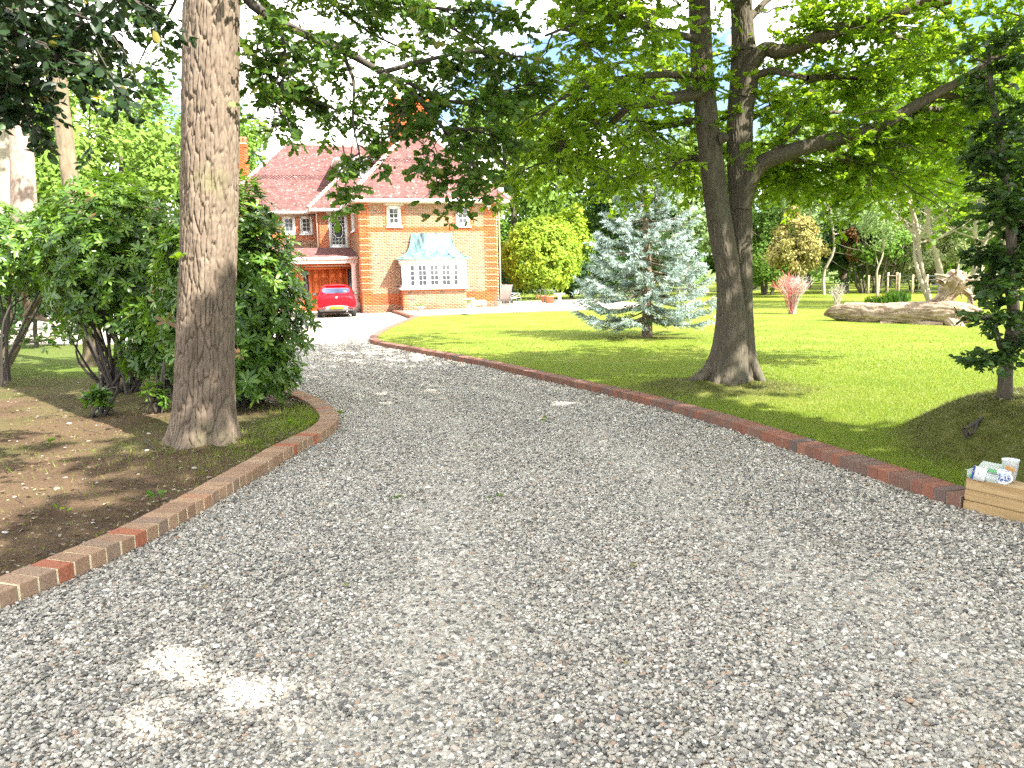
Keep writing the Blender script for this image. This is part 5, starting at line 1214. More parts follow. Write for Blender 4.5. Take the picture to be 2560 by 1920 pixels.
link('branch', WD.mesh('branch', MAT['bark_twig'], hb), holly); link('crown', LV.mesh('crown', 'oval', MAT['holly_leaf'], hb), holly)

# ================================================================ beech with shade-dark leaf colour on the mound at the right edge
rng = np.random.default_rng(505)
bt = at(2512, 1042, 6.55); bt[2] = lawn_z(bt[0], bt[1])-0.02
beech = thing('beech_tree', 'slim tree with leaves coloured dark as in shade on the mossy mound at the right edge', 'tree', bt)
stm = [([(2512, 1075, 6.55), (2512, 1030, 6.55), (2513, 960, 6.55), (2518, 890, 6.55), (2528, 850, 6.55), (2534, 780, 6.55), (2524, 690, 6.55), (2528, 590, 6.55), (2515, 470, 6.55), (2500, 350, 6.5), (2480, 230, 6.45), (2470, 100, 6.4)], [.10, .075, .058, .055, .055, .05, .045, .04, .035, .028, .02, .008]),
       ([(2528, 860, 6.55), (2560, 820, 6.6), (2575, 720, 6.65), (2580, 600, 6.7), (2600, 450, 6.75), (2610, 300, 6.8)], [.045, .045, .04, .035, .025, .01]), ([(2515, 880, 6.5), (2500, 860, 6.45), (2492, 820, 6.4)], [.03, .026, .012])]
WD = Wood(); LV = Leaves(); paths = []
for lst, rad in stm:
    P = spath(np.c_[pxp(lst), rad], 60); V, Fq = bark_tube(P[:, :3], P[:, 3], 24, 120, 8, .1, .003, 8, None, .006); wpart('trunk', V, Fq, MAT['bark_dark'], beech, True); paths.append(P[:, :3])
for P in paths[:2]:
    limb_leaves(LV, WD, P, rng, 46, 0.27, 9, 0.12, 9, 0.055, 0.30, 0.12, 0.05, 0.007, flat=0.72, sdroop=0.1)
for lst in ([(2520, 880, 6.5), (2475, 895, 6.3), (2430, 905, 6.2)], [(2525, 720, 6.5), (2490, 700, 6.4), (2460, 710, 6.3)], [(2525, 560, 6.5), (2490, 530, 6.4), (2455, 540, 6.3)], [(2530, 840, 6.5), (2560, 860, 6.2), (2600, 880, 6.1)], [(2515, 640, 6.5), (2480, 640, 6.5), (2450, 630, 6.5)], [(2505, 400, 6.5), (2480, 380, 6.4), (2450, 390, 6.4)], [(2530, 780, 6.5), (2500, 800, 6.3), (2460, 790, 6.2)]):
    P = spath(pxp(lst), 14); WD.tube(P, np.linspace(.014, .005, 14), 5); limb_leaves(LV, WD, P, rng, 10, 0.18, 6, 0.12, 8, 0.054, 0.15, 0.12, 0.02, 0.005, flat=0.72, sdroop=0.1)
# surface roots on the mound
for lst in ([(2505, 1045, 6.5), (2470, 1040, 6.4), (2440, 1055, 6.25), (2412, 1072, 6.15)], [(2440, 1055, 6.25), (2436, 1080, 6.2), (2430, 1092, 6.2)], [(2412, 1072, 6.15), (2414, 1085, 6.15), (2420, 1096, 6.15)], [(2416, 1084, 6.15), (2436, 1082, 6.2)], [(2520, 1045, 6.5), (2550, 1040, 6.4), (2590, 1050, 6.3)]):
    WD.tube(spath(pxp(lst), 8), np.linspace(.022, .010, 8), 6)
link('branch', WD.mesh('branch', MAT['bark_twig'], bt), beech); link('crown', LV.mesh('crown', 'oval', MAT['beech_leaf'], bt), beech)
print('beech leaves', LV.count())

# ================================================================ rhododendrons and left-hand trunks
def rhodo(name, label, cx, cy, hw, dp, z0, z1, nwh, seed, stems=26, leafL=0.125, grp='rhododendron bushes behind the soil bed', shape=None, lean=0.0, skirt=None):
    rng = np.random.default_rng(seed); b = np.array([cx, cy, soil_z(np.array(cx), np.array(cy))-0.02]); o = thing(name, label, 'bush', b, 0, grp)
    n = nwh; d = rdir(n, rng, -0.85, 1.0); r = rng.uniform(0.0, 1, n)**0.38
    lump = 0.78+0.42*fbm(d[:, 0]*2.2+7, d[:, 2]*2.2+d[:, 1]*1.7, seed, 3)
    P = np.c_[cx+d[:, 0]*hw*r*lump+lean*(d[:, 2]), cy+d[:, 1]*dp*r*lump, (z0+z1)/2+d[:, 2]*(z1-z0)/2*r*lump]
    if shape is not None: P[:, 0] = cx+(P[:, 0]-cx)*shape(P[:, 2])
    if skirt is not None:
        m_ = skirt[-1]; d2 = rdir(m_, rng, -.5, 1); r2 = rng.uniform(0, 1, m_)**.38; P = np.r_[P, np.c_[skirt[0]+d2[:, 0]*skirt[2]*r2, skirt[1]+d2[:, 1]*skirt[2]*r2, .45+d2[:, 2]*skirt[3]*r2]]; d = np.r_[d, d2]; r = np.r_[r, r2]; n += m_
    ax = nrm(d*0.8+np.array([0, 0, 0.55])+rng.normal(0, 0.3, (n, 3))); LV = Leaves(); WD = Wood()
    k = 8; u = nrm(np.cross(ax, np.array([0.3, 0.2, 0.9]))); v = np.cross(ax, u)
    an = (np.arange(k)/k*2*pi)[None]+rng.random((n, 1))*6.28+rng.normal(0, .18, (n, k)); el = rng.uniform(0.05, 0.65, (n, k))[..., None]
    A = (np.cos(an)[..., None]*u[:, None]+np.sin(an)[..., None]*v[:, None])*np.cos(el)+ax[:, None]*np.sin(el); A[..., 2] -= 0.12
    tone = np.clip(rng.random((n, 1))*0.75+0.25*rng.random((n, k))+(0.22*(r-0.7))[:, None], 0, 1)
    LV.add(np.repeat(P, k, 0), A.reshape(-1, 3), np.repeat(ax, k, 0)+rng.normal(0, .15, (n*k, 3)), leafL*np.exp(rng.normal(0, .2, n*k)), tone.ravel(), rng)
    s = rng.choice(n, stems*9, replace=stems*9 > n); core = np.c_[b[0]+rng.normal(0, hw*0.16, stems*9), b[1]+rng.normal(0, dp*0.16, stems*9), np.full(stems*9, b[2])]
    for i_, q in enumerate(s[:stems]):
        mid = core[i_]*0.5+P[q]*0.5+np.array([0, 0, 0.12])+rng.normal(0, .22, 3); WD.tube(spath(np.array([core[i_], mid, P[q]]), 9), np.linspace(.028, .006, 9), 5)
    q = s[stems:]; WD.twigs(P[q]-ax[q]*0.35, P[q]-ax[q]*0.18+rng.normal(0, .02, (len(q), 3)), P[q], .006, .004)
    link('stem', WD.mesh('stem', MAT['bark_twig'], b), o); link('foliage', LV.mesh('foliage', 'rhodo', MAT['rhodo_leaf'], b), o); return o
shA = lambda z: np.interp(z, [0.1, 0.5, 1.2, 1.9, 2.6, 3.1], [0.9, 1.05, 1.14, 1.04, 0.86, 0.72])
rhodo('rhododendron_bush', 'tall glossy bush between the oak trunk and the gravel drive', -3.62, 10.1, 0.99, 0.8, -0.2, 3.15, 1800, 11, 34, shape=shA, skirt=(-3.35, 9.75, .62, .5, 320))
rhodo('rhododendron_bush', 'sunlit glossy bush left of the oak trunk', -5.9, 11.6, 1.2, 0.9, 0.6, 3.3, 1500, 12, 30)
rhodo('rhododendron_bush', 'open leggy bush with bare crooked stems at the left edge', -8.7, 12.6, 1.85, 1.0, 1.35, 3.0, 1500, 13, 14, 0.11)
rhodo('rhododendron_bush', 'low dark bush at the foot of the sunlit bush', -4.95, 11.0, 0.75, 0.5, 0.1, 1.5, 520, 14, 12)
rhodo('rhododendron_seedling', 'small bright green seedling on the soil left of the oak', *on_ground(248, 1050)[:2], 0.17, 0.15, 0.10, 0.36, 14, 15, 3, 0.15, 'seedlings on the soil bed')
rhodo('rhododendron_seedling', 'bright leafy seedling touching the left side of the oak trunk', *on_ground(395, 1045)[:2], 0.16, 0.14, 0.12, 0.42, 12, 16, 3, 0.12, 'seedlings on the soil bed')
# crooked bare limbs of the leggy bush are part of a small tree
rng = np.random.default_rng(606)
lb = on_ground(25, 920); lg = thing('crooked_shrub', 'many stemmed shrub with bare crooked stems at the far left', 'shrub', lb)
WD = Wood(); LV = Leaves()
for lst, r0 in (([(10, 925, 15.0), (45, 850, 15), (65, 780, 15), (50, 700, 14.9), (20, 640, 14.8), (-20, 590, 14.7)], .12), ([(65, 790, 15), (110, 740, 14.8), (160, 690, 14.6), (200, 640, 14.5)], .08), ([(60, 760, 15), (70, 690, 14.8), (35, 620, 14.7), (55, 560, 14.6)], .07), ([(0, 900, 15), (20, 820, 15.2), (30, 740, 15.3), (15, 650, 15.3)], .08), ([(70, 790, 15), (130, 800, 14.8), (180, 780, 14.6), (215, 775, 14.5)], .05), ([(50, 860, 15), (90, 850, 14.6), (140, 845, 14.4)], .03)):
    P = spath(jitter(pxp(lst), .03, rng), 18); WD.tube(P, np.linspace(r0*0.8, .02, 18), 7)
    limb_leaves(LV, WD, P, rng, 8, 0.7, 5, .25, 6, .10, .45, .1, .3, .008)
link('stem', WD.mesh('stem', MAT['bark_tan'], lb), lg); link('foliage', LV.mesh('foliage', 'oval', MAT['rhodo_leaf'], lb), lg)
def pole_tree(name, label, lst, rad, mat, leafmat_, seed, crown=(6, 2.4, 9000), grp=None):
    rng = np.random.default_rng(seed); P = pxp(lst); b = P[0]; o = thing(name, label, 'tree', b, 0, grp)
    V, Fq = bark_tube(P, rad, 48, 220, 14, .22, .008, seed, None, .03); wpart('trunk', V, Fq, MAT[mat], o, True)
    WD = Wood(); LV = Leaves(); top = P[-1]
    for q in range(14):
        a = q*2.4; z = top[2]-rng.uniform(0, 0.45)*crown[0]; oo = np.array([np.interp(z, P[:, 2], P[:, 0]), np.interp(z, P[:, 2], P[:, 1]), z]); L = crown[1]*rng.uniform(.6, 1.2)
        Q = spath(oo+np.array([cos(a), sin(a), .35])*np.linspace(0, 1, 6)[:, None]*L, 10); WD.tube(Q, np.linspace(.05, .012, 10), 5); limb_leaves(LV, WD, Q, rng, 7, 1.1, 5, .4, 8, .16, .2, .2, .1, .012)
    link('branch', WD.mesh('branch', MAT[mat], b), o); link('crown', LV.mesh('crown', 'rhomb', MAT[leafmat_], b), o); return o
pole_tree('slender_tree', 'slender curving tan trunk rising among the left bushes', [(225, 930, 15.1), (232, 880, 15.1), (222, 790, 15.1), (212, 700, 15.1), (200, 620, 15.1), (185, 520, 15.1), (172, 430, 15.1), (160, 330, 15.1), (150, 240, 15.1), (145, 130, 15.1), (140, -100, 15.1), (135, -400, 15.1)], [.24, .19, .17, .165, .16, .16, .155, .15, .145, .14, .12, .06], 'bark_tan', 'mid', 21)
pole_tree('pine_tree', 'pale pinkish trunk lit by the sun near the left edge', [(75, 800, 21), (64, 600, 21), (58, 470, 21), (55, 380, 21), (48, 280, 21), (40, 190, 21), (34, 60, 21), (30, -200, 21), (28, -350, 21)], [.40, .33, .30, .28, .26, .25, .23, .18, .08], 'bark_pale', 'mid', 22, (5, 2.4, 0))
pole_tree('pine_tree', 'thin grey trunk cut by the left edge of the picture', [(28, 800, 24), (20, 600, 24), (12, 460, 24), (6, 340, 24), (0, 200, 24), (-8, -60, 24), (-10, -200, 24)], [.24, .21, .19, .18, .17, .14, .08], 'bark_birch', 'mid', 23, (4, 2.2, 0))
# ================================================================ blue spruce
rng = np.random.default_rng(707)
spb = on_ground(1618, 850); spb[2] = lawn_z(spb[0], spb[1])-0.03; spr = thing('blue_spruce', 'blue grey spruce with drooping layered branches on the lawn', 'tree', spb)
V, Fq = bark_tube([spb+np.array([0, 0, -.1]), spb+np.array([0, 0, .3]), spb+np.array([0.0, 0, 1.5]), spb+np.array([-.06, 0, 3]), spb+np.array([-.1, 0, 4.3])], [.16, .135, .11, .07, .015], 30, 120, 12, .12, .006, 31); wpart('trunk', V, Fq, MAT['bark_tan'], spr, True)
def sprucemat():
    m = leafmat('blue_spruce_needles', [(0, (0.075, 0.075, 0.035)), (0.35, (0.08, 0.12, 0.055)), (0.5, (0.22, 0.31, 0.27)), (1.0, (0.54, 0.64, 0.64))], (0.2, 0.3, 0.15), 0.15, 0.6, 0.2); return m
MAT['spruce'] = sprucemat(); WD = Wood(); LV = Leaves(); Hs = 4.25
for lay in range(15):
    t = lay/14; z = 0.62+t**0.95*(Hs-0.70); R = np.interp(z, [0.4, 0.8, 1.5, 2.3, 3.0, 3.6, 4.1, 4.3], [1.45, 1.78, 1.62, 1.28, 0.98, 0.68, 0.34, 0.12])
    nb = int(np.interp(t, [0, 1], [13, 5])); a0 = rng.random()*6.28
    for q in range(nb):
        a = a0+q/nb*2*pi+rng.normal(0, .15); L = R*rng.uniform(.75, 1.12); rise = np.interp(t, [0, .5, 1], [-0.12, 0.02, 0.45])
        s = np.linspace(0, 1, 8)[:, None]; o = spb+np.array([-0.1*t, 0, z+rng.normal(0, .05)])
        P = o+np.array([cos(a), sin(a), 0])*s*L+np.array([0, 0, 1.0])*(rise*s-0.22*s*(1-s)*2+0.12*s**3)*L; P = spath(P, 14); WD.tube(P, np.linspace(.02, .006, 14), 4)
        # side twigs with needle brushes
        nt_ = int(24*L/1.3)+6; ts = 0.15+0.85*rng.random(nt_)**0.8; j = np.minimum((ts*13).astype(int), 12); ff = (ts*13-j)[:, None]; O = P[j]*(1-ff)+P[j+1]*ff
        out = np.array([cos(a), sin(a), 0]); lat = np.array([-sin(a), cos(a), 0]); sd = np.where(rng.random(nt_) < .5, -1., 1.)[:, None]
        D = nrm(out*rng.uniform(.5, 1.1, (nt_, 1))+lat*sd*rng.uniform(.3, 1.0, (nt_, 1))+np.array([0, 0, 1.0])*rng.normal(-.10, .12, (nt_, 1)))
        TL = (0.36-0.14*ts)*np.interp(t, [0, 1], [1, .75])*rng.uniform(.7, 1.2, nt_); WD.twigs(O, O+D*(TL*.5)[:, None], O+D*TL[:, None], .005, .002)
        k = 30; tt = rng.random((nt_, k)); pos = O[:, None]+D[:, None]*(TL[:, None]*tt)[..., None]
        A = D[:, None]*0.75+rdir(nt_*k, rng).reshape(nt_, k, 3)*0.8; A[..., 2] += 0.25
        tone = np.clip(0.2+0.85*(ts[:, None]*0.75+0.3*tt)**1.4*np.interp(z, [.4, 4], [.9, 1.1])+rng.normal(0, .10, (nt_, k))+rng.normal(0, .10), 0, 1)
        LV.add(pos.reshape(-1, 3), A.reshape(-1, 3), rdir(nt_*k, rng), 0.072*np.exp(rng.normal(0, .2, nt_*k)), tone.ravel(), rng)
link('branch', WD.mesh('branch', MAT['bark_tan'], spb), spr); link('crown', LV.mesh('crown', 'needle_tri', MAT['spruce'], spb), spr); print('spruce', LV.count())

# ================================================================ middle and far trees
def clump_leaves(LV, c, rx, ry, rz, n, size, rng, shell=0.35, flat=0.4, nclump=40, tone=None):
    if nclump > 200: shell = 0.12
    """leaves gathered in clumps through an ellipsoid"""
    d = rdir(nclump, rng, -0.8, 1); r = rng.uniform(0.25, 1, nclump)**shell; C = d*r[:, None]
    k = n//nclump; cr = rng.uniform(0.16, 0.34, nclump)*(0.5 if nclump > 200 else 1.0)
    q = rdir(nclump*k, rng).reshape(nclump, k, 3)*(rng.random((nclump, k, 1))**0.4)*cr[:, None, None]
    P = (C[:, None]+q).reshape(-1, 3)*np.array([rx, ry, rz])+c
    out = nrm((C[:, None]*0.7+q*2.0).reshape(-1, 3)); Nn = out+np.array([0, 0, flat])+rng.normal(0, .5, (len(P), 3)); A = np.cross(Nn, rdir(len(P), rng))
    tn = np.clip(rng.random((nclump, 1))*0.6+rng.random((nclump, k))*0.4, 0, 1).ravel()
    LV.add(P, A, Nn, size*np.exp(rng.normal(0, .25, len(P))), tn, rng)
def bg_tree(name, label, px, Y, h, hw, mat, seed, n=7000, size=0.30, zb=0.25, trunk=None, tmat='bark_dark', nclump=45, group=None, cat='tree', dp=None, stems=1, spread=0.0, kind='rhomb', trad=None, lobes=None):
    rng = np.random.default_rng(seed); d = ray(px, 700); x = d[0]/d[1]*Y; b = np.array([x, Y, gz(x, Y)]); o = thing(name, label, cat, b, 0, group)
    LV = Leaves(); WD = Wood(); dp = dp or hw; z0 = h*zb
    if lobes is None: lobes = [(0, 0, (h+z0)/2, hw, dp, (h-z0)/2, 1.0)]
    for lx, ly, lz, a_, b_, c_, fr in lobes:
        clump_leaves(LV, b+np.array([lx, ly, lz]), a_, b_, c_, int(n*fr), size, rng, nclump=int(nclump*fr)+2)
    r = trad or 0.022*h
    for s in range(stems):
        a = s/max(stems, 1)*2*pi+rng.random(); top = b+np.array([cos(a)*spread*hw*0.6, sin(a)*spread*hw*0.6, h*0.8]); foot = b+np.array([cos(a)*spread*0.18*hw, sin(a)*spread*0.18*hw, -.1])
        P = spath(jitter(foot+(top-foot)*np.linspace(0, 1, 6)[:, None], .015*h, rng), 20); WD.tube(P, np.linspace(r, r*.25, 20), 8)
        for q in range(7):
            i = rng.integers(6, 18); e = P[i]+np.array([rng.normal(0, hw*.5), rng.normal(0, hw*.5), rng.uniform(.1, .25)*h]); WD.tube(spath(np.array([P[i], (P[i]+e)/2+np.array([0, 0, -.02*h]), e]), 7), np.linspace(r*.4, r*.1, 7), 5)
    link('trunk', WD.mesh('trunk', MAT[tmat], b), o); link('crown', LV.mesh('crown', kind, MAT[mat], b), o); return o
GB = 'woodland trees beyond the garden'
# left, behind the bushes
bg_tree('lime_tree', 'tall sunlit lime green tree behind the oak trunk on the left', 330, 46, 14.0, 4.8, 'lime', 31, 9000, .34, .12, group=GB)
bg_tree('lime_tree', 'sunlit yellow green tree between the slender trunk and the oak', 190, 40, 11.5, 3.8, 'lime', 32, 8000, .30, .12, group=GB)
bg_tree('lime_tree', 'green tree directly behind the oak trunk, left of the roof', 470, 54, 15.5, 4.8, 'mid', 33, 8000, .38, .12, group=GB)
bg_tree('woodland_tree', 'dull green tree behind the pale trunk at the left edge', 40, 42, 12.0, 4.4, 'mid', 34, 8000, .34, .1, group=GB)
bg_tree('woodland_tree', 'shady green tree beyond the left edge of the bushes', -160, 34, 9.0, 4.0, 'mid', 35, 6000, .34, .1, group=GB)
bg_tree('woodland_tree', 'pale green tree top rising behind the left end of the roof', 625, 60, 14.5, 4.2, 'lime', 36, 7000, .40, .2, group=GB)
bg_tree('woodland_tree', 'green tree top just showing over the roof ridge', 800, 68, 12.8, 4.0, 'mid', 37, 5000, .42, .2, group=GB)
bg_tree('holly_bush', 'dark bush below the pale trunk at the left edge', 75, 20, 2.9, 1.3, 'dark', 38, 4000, .13, .05, cat='bush')
bg_tree('hedge_bush', 'sunlit bush glimpsed low between the left bushes', 250, 30, 3.0, 2.6, 'lime', 39, 4000, .2, .03, cat='bush')
# right of the house
bg_tree('woodland_tree', 'tall bright green tree close behind the right corner of the house', 1275, 57, 15, 4.4, 'lime', 41, 9000, .36, .08, group=GB)
bg_tree('woodland_tree', 'tall green tree behind the round clipped tree', 1420, 62, 14.5, 4.6, 'mid', 42, 9000, .40, .08, group=GB)
bg_tree('fir_tree', 'dark tall tree behind the top of the blue spruce', 1590, 58, 13.5, 3.2, 'dark', 43, 8000, .36, .06, group=GB)
bg_tree('woodland_tree', 'pale leafy tree between the blue spruce and the twin oak', 1730, 56, 12.0, 3.8, 'pale', 44, 8000, .36, .08, group=GB)
bg_tree('clipped_tree', 'round clipped lime green tree behind the terrace pots', 1355, 44.5, 4.75, 2.2, 'yellowgreen', 45, 26000, .15, .10, nclump=420, cat='tree', trad=.1)
bg_tree('yellow_shrub', 'pointed yellow green shrub peeping over the round clipped tree', 1428, 50, 6.0, 1.5, 'yellowgreen', 46, 7000, .2, .1, cat='shrub')
bg_tree('yew_hedge', 'dark hedge in shade beside the house corner', 1265, 50, 3.4, 2.6, 'dark', 47, 6000, .2, .02, cat='hedge')
bg_tree('yew_hedge', 'dark evergreen shrub in shade behind the blue spruce', 1480, 49, 3.0, 2.8, 'dark', 48, 6000, .2, .02, cat='hedge')
bg_tree('laurel_shrub', 'deep green shrub just right of the twin oak trunk', 1920, 48, 5.6, 1.9, 'mid', 49, 7000, .22, .06, cat='shrub', stems=4, spread=.8)
bg_tree('golden_holly', 'golden variegated cone shaped tree right of the twin oak', 1988, 43.5, 5.3, 1.55, 'gold', 50, 12000, .15, .24, nclump=90, lobes=[(0, 0, 2.5, 1.55, 1.5, 1.35, .6), (-.1, 0, 3.7, 1.1, 1.1, 1.0, .3), (-.15, 0, 4.6, .6, .6, .75, .1)], trad=.09)
bg_tree('birch_tree', 'airy pale green birch with a slim pale trunk beside the golden tree', 2062, 46.7, 10.0, 2.9, 'pale', 51, 8000, .2, .32, tmat='bark_birch', nclump=60, trad=.11)
bg_tree('yew_tree', 'dark thick trunked conifer with a rust brown patch', 2112, 49, 5.0, 1.9, 'dark', 52, 6000, .2, .22, trad=.32)
bg_tree('dead_conifer', 'rust brown dying shrub beside the dark conifer', 2125, 47.2, 3.9, .55, 'rust', 53, 1500, .16, .5, cat='shrub', trad=.05)
bg_tree('leaning_shrub', 'dark shrub with many leaning bare stems', 2180, 47.5, 4.6, 2.1, 'mid', 54, 5000, .2, .38, cat='shrub', stems=8, spread=1.5, trad=.09)
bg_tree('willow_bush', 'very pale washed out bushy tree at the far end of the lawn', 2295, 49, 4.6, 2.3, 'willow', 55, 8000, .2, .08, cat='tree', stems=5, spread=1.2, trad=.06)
bg_tree('sapling', 'thin pale sapling standing on the far lawn', 2196, 41, 5.2, .9, 'pale', 56, 1500, .14, .5, tmat='bark_birch', trad=.07)
bg_tree('multistem_beech', 'tree with several smooth pale stems behind the driftwood log', 2395, 31, 10.5, 4.3, 'lit_leaf', 57, 15000, .20, .30, tmat='bark_birch', nclump=110, stems=7, spread=1.1, trad=.10)
bg_tree('woodland_tree', 'green tree behind the pale stems at the right', 2470, 52, 14.0, 4.6, 'lime', 58, 8000, .36, .06, group=GB)
bg_tree('woodland_tree', 'green tree at the far right edge behind the dark slim tree', 2640, 44, 12.5, 4.2, 'mid', 59, 8000, .36, .06, group=GB)
bg_tree('woodland_tree', 'haze-tinted green tree behind the birch', 2020, 60, 14.0, 4.4, 'pale', 60, 7000, .36, .06, group=GB)
bg_tree('woodland_tree', 'haze-tinted green tree behind the leaning shrub', 2220, 62, 13, 4.4, 'pale', 61, 7000, .36, .06, group=GB)
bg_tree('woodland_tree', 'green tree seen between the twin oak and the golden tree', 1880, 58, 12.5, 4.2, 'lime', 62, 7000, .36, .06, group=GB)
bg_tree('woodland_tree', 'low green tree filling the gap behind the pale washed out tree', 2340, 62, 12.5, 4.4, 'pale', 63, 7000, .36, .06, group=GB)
# far wood that closes the view
rng = np.random.default_rng(808); LV = Leaves()
for q in range(60):
    a = radians(-62+q*2.1); Rr = rng.uniform(78, 96); c = np.array([sin(a)*Rr, cos(a)*Rr, rng.uniform(2.6, 4.2)]); hh = rng.uniform(3.4, 5.6)
    clump_leaves(LV, c, 4.2, 3.5, hh, 900, .9, rng, nclump=24)
o = link('far_woodland', LV.mesh('far_woodland', 'rhomb', MAT['mid'])); tag(o, 'distant belt of woodland closing the view all round', 'woodland', None, 'stuff')
# ================================================================ timber wall with tea things
wz = float(gz(0, SW0[1])); swr = atan2(SWD[1], SWD[0])
sw = thing('sleeper_wall', 'low wall of three stacked timber sleepers at the end of the red edging', 'wall', (SW0[0], SW0[1], wz), swr)
def bevbox(name, x0, x1, y0, y1, z0, z1, mat, parent, bev=0.008, seg=2, loc=None, rot=None, warp=0.0, seed=0):
    bm = bmesh.new(); bmesh.ops.create_cube(bm, size=1.0)
    if warp:
        bmesh.ops.subdivide_edges(bm, edges=[e for e in bm.edges if abs(e.verts[0].co.x-e.verts[1].co.x) > .5], cuts=8)
    r = np.random.default_rng(seed)
    for v in bm.verts:
        t_ = v.co.x+0.5; v.co.x = x0+(x1-x0)*(v.co.x+.5); v.co.y = y0+(y1-y0)*(v.co.y+.5); v.co.z = z0+(z1-z0)*(v.co.z+.5)
        if warp: v.co.z += warp*sin(t_*5+seed); v.co.y += warp*0.6*cos(t_*7+seed*2)
    bmesh.ops.bevel(bm, geom=[e for e in bm.edges if e.calc_face_angle(0) > 0.5], offset=bev, segments=seg, affect='EDGES')
    me = bpy.data.meshes.new(name); bm.to_mesh(me); bm.free(); me.materials.append(mat); me.attributes.new('rnd', 'FLOAT', 'FACE')
    return link(name, me, parent, loc, rot)
for i, (a, b) in enumerate(((-0.05, 0.068), (0.071, 0.146), (0.150, 0.228))):
    bevbox('sleeper', 0.0+0.004*i, 2.4, 0.0+0.003*(i == 1), 0.20, a, b, MAT['sleeper'], sw, 0.007, 2, None, None, 0.0022, i+1)
def on_wall(t, n): p = SW0+SWD*t+SWN*n; return (p[0], p[1], wz+0.2295)
def ghostplastic(name, col, alpha_t=0.5):
    m, t, p, o = newmat(name); n = noise(t, 14, 3, vec=coords(t)); c = ramp(t, n, [(0.35, tuple(x*.9 for x in col)), (0.65, col)]); t.links.new(c, p.inputs['Base Color'])
    p.inputs['Roughness'].default_value = 0.25; p.inputs['Specular IOR Level'].default_value = 0.6; p.inputs['Transmission Weight'].default_value = 0.0
    tr = N(t, 'ShaderNodeBsdfTransparent'); ms = N(t, 'ShaderNodeMixShader'); ms.inputs[0].default_value = alpha_t; t.links.new(p.outputs[0], ms.inputs[1]); t.links.new(tr.outputs[0], ms.inputs[2]); t.links.new(ms.outputs[0], o.inputs[0]); return m
MAT['clear'] = ghostplastic('clear_plastic', (0.8, 0.86, 0.82), 0.45); MAT['cupw'] = ghostplastic('frosted_cup_plastic', (0.78, 0.82, 0.86), 0.12)
MAT['labelgreen'] = plain('green_label', (0.16, 0.5, 0.2), 0.5); MAT['paper'] = plain('white_card', (0.78, 0.8, 0.78), 0.7, var=.04); MAT['navy'] = plain('navy_print', (0.03, 0.05, 0.22), 0.6)
MAT['biscuit'] = plain('biscuit', (0.5, 0.27, 0.1), 0.9, var=.2, scale=40)
tr_ = thing('plastic_tray', 'clear plastic food tray with green label on the timber wall', 'tray', on_wall(0.005, 0.02), swr)
def tray(x, y, h, t_=0.004):
    m = MB(); m.box(0, x, 0, y, 0, t_).box(0, x, 0, t_, t_, h).box(0, x, y-t_, y, t_, h).box(0, t_, t_, y-t_, t_, h).box(x-t_, x, t_, y-t_, t_, h).box(-.008, x+.008, -.008, 0, h-.004, h).box(-.008, x+.008, y, y+.008, h-.004, h); return m
tray(0.20, 0.14, 0.055).build('tub', MAT['clear'], tr_); m = MB(); m.box(0.02, 0.12, -0.003, -0.001, 0.004, 0.035); m.build('label_strip', MAT['labelgreen'], tr_); m = MB(); m.box(0.08, 0.19, 0.05, 0.12, 0.056, 0.059); m.build('lid_label', MAT['labelgreen'], tr_)
m = MB(); m.quad((0.0, 0.145, 0.055), (0.20, 0.145, 0.055), (0.18, 0.165, 0.095), (0.02, 0.165, 0.095)); m.build('lid', MAT['clear'], tr_)
pk = thing('card_packet', 'white card packet with navy edge leaning on the plastic tray', 'packet', on_wall(0.045, -0.005), swr)
m = MB(); V = np.array([(0, 0, 0.0), (0.085, 0.0, -0.0), (0.085, .035, .075), (0, .035, .085)]); m.add(np.r_[V, V+np.array([0, .012, .004])], np.array([[0, 1, 2, 3], [7, 6, 5, 4], [0, 4, 5, 1], [1, 5, 6, 2], [2, 6, 7, 3], [3, 7, 4, 0]])); m.build('card', MAT['paper'], pk)
m = MB(); V = np.array([(-.002, -.0015, 0.003), (0.012, -.0015, 0.003), (0.012, .0335, .088), (-.002, .0335, .088)]); m.quad(*V); m.build('navy_edge', MAT['navy'], pk); m = MB(); m.quad((.036, .012, .036), (.041, .012, .036), (.041, .0165, .047), (.036, .0165, .047)); m.build('print_mark', MAT['ink'], pk)
def mugmat():
    m, t, p, o = newmat('blue_and_white_china'); v = coords(t); sx = N(t, 'ShaderNodeSeparateXYZ'); t.links.new(v, sx.inputs[0])
    band = ramp(t, sx.outputs[2], [(0.0, (0, 0, 0)), (0.015, (0, 0, 0)), (0.022, (1, 1, 1)), (0.072, (1, 1, 1)), (0.078, (0, 0, 0))], 'LINEAR')
    n = noise(t, 90, 3, .6, v); f = ramp(t, n, [(0.45, (0, 0, 0)), (0.55, (1, 1, 1))]); f2 = mixc(t, 1.0, band, f, 'MULTIPLY')
    c = mixc(t, f2, (0.78, 0.8, 0.82), (0.04, 0.09, 0.32)); t.links.new(c, p.inputs['Base Color']); p.inputs['Roughness'].default_value = .15; return m
mug = thing('china_mug', 'blue and white patterned china mug on the timber wall', 'mug', on_wall(0.225, 0.055), swr)
m = MB(); m.lathe([(0, 0), (.034, 0), (.037, .004), (.039, .05), (.042, .09), (.0395, .09), (.0365, .05), (.033, .008), (0, .008)], 28); m.build('body', mugmat(), mug, True)
m = MB(); a = np.linspace(-1.25, 1.25, 12); m.tube(np.c_[.038+.028*np.cos(a), -.02-.012*np.cos(a), .047+.028*np.sin(a)], .0055, 8); m.build('handle', MAT['paper'], mug, True)
cup = thing('plastic_cup', 'tall frosted white plastic cup behind the china mug', 'cup', on_wall(0.215, 0.155), swr)
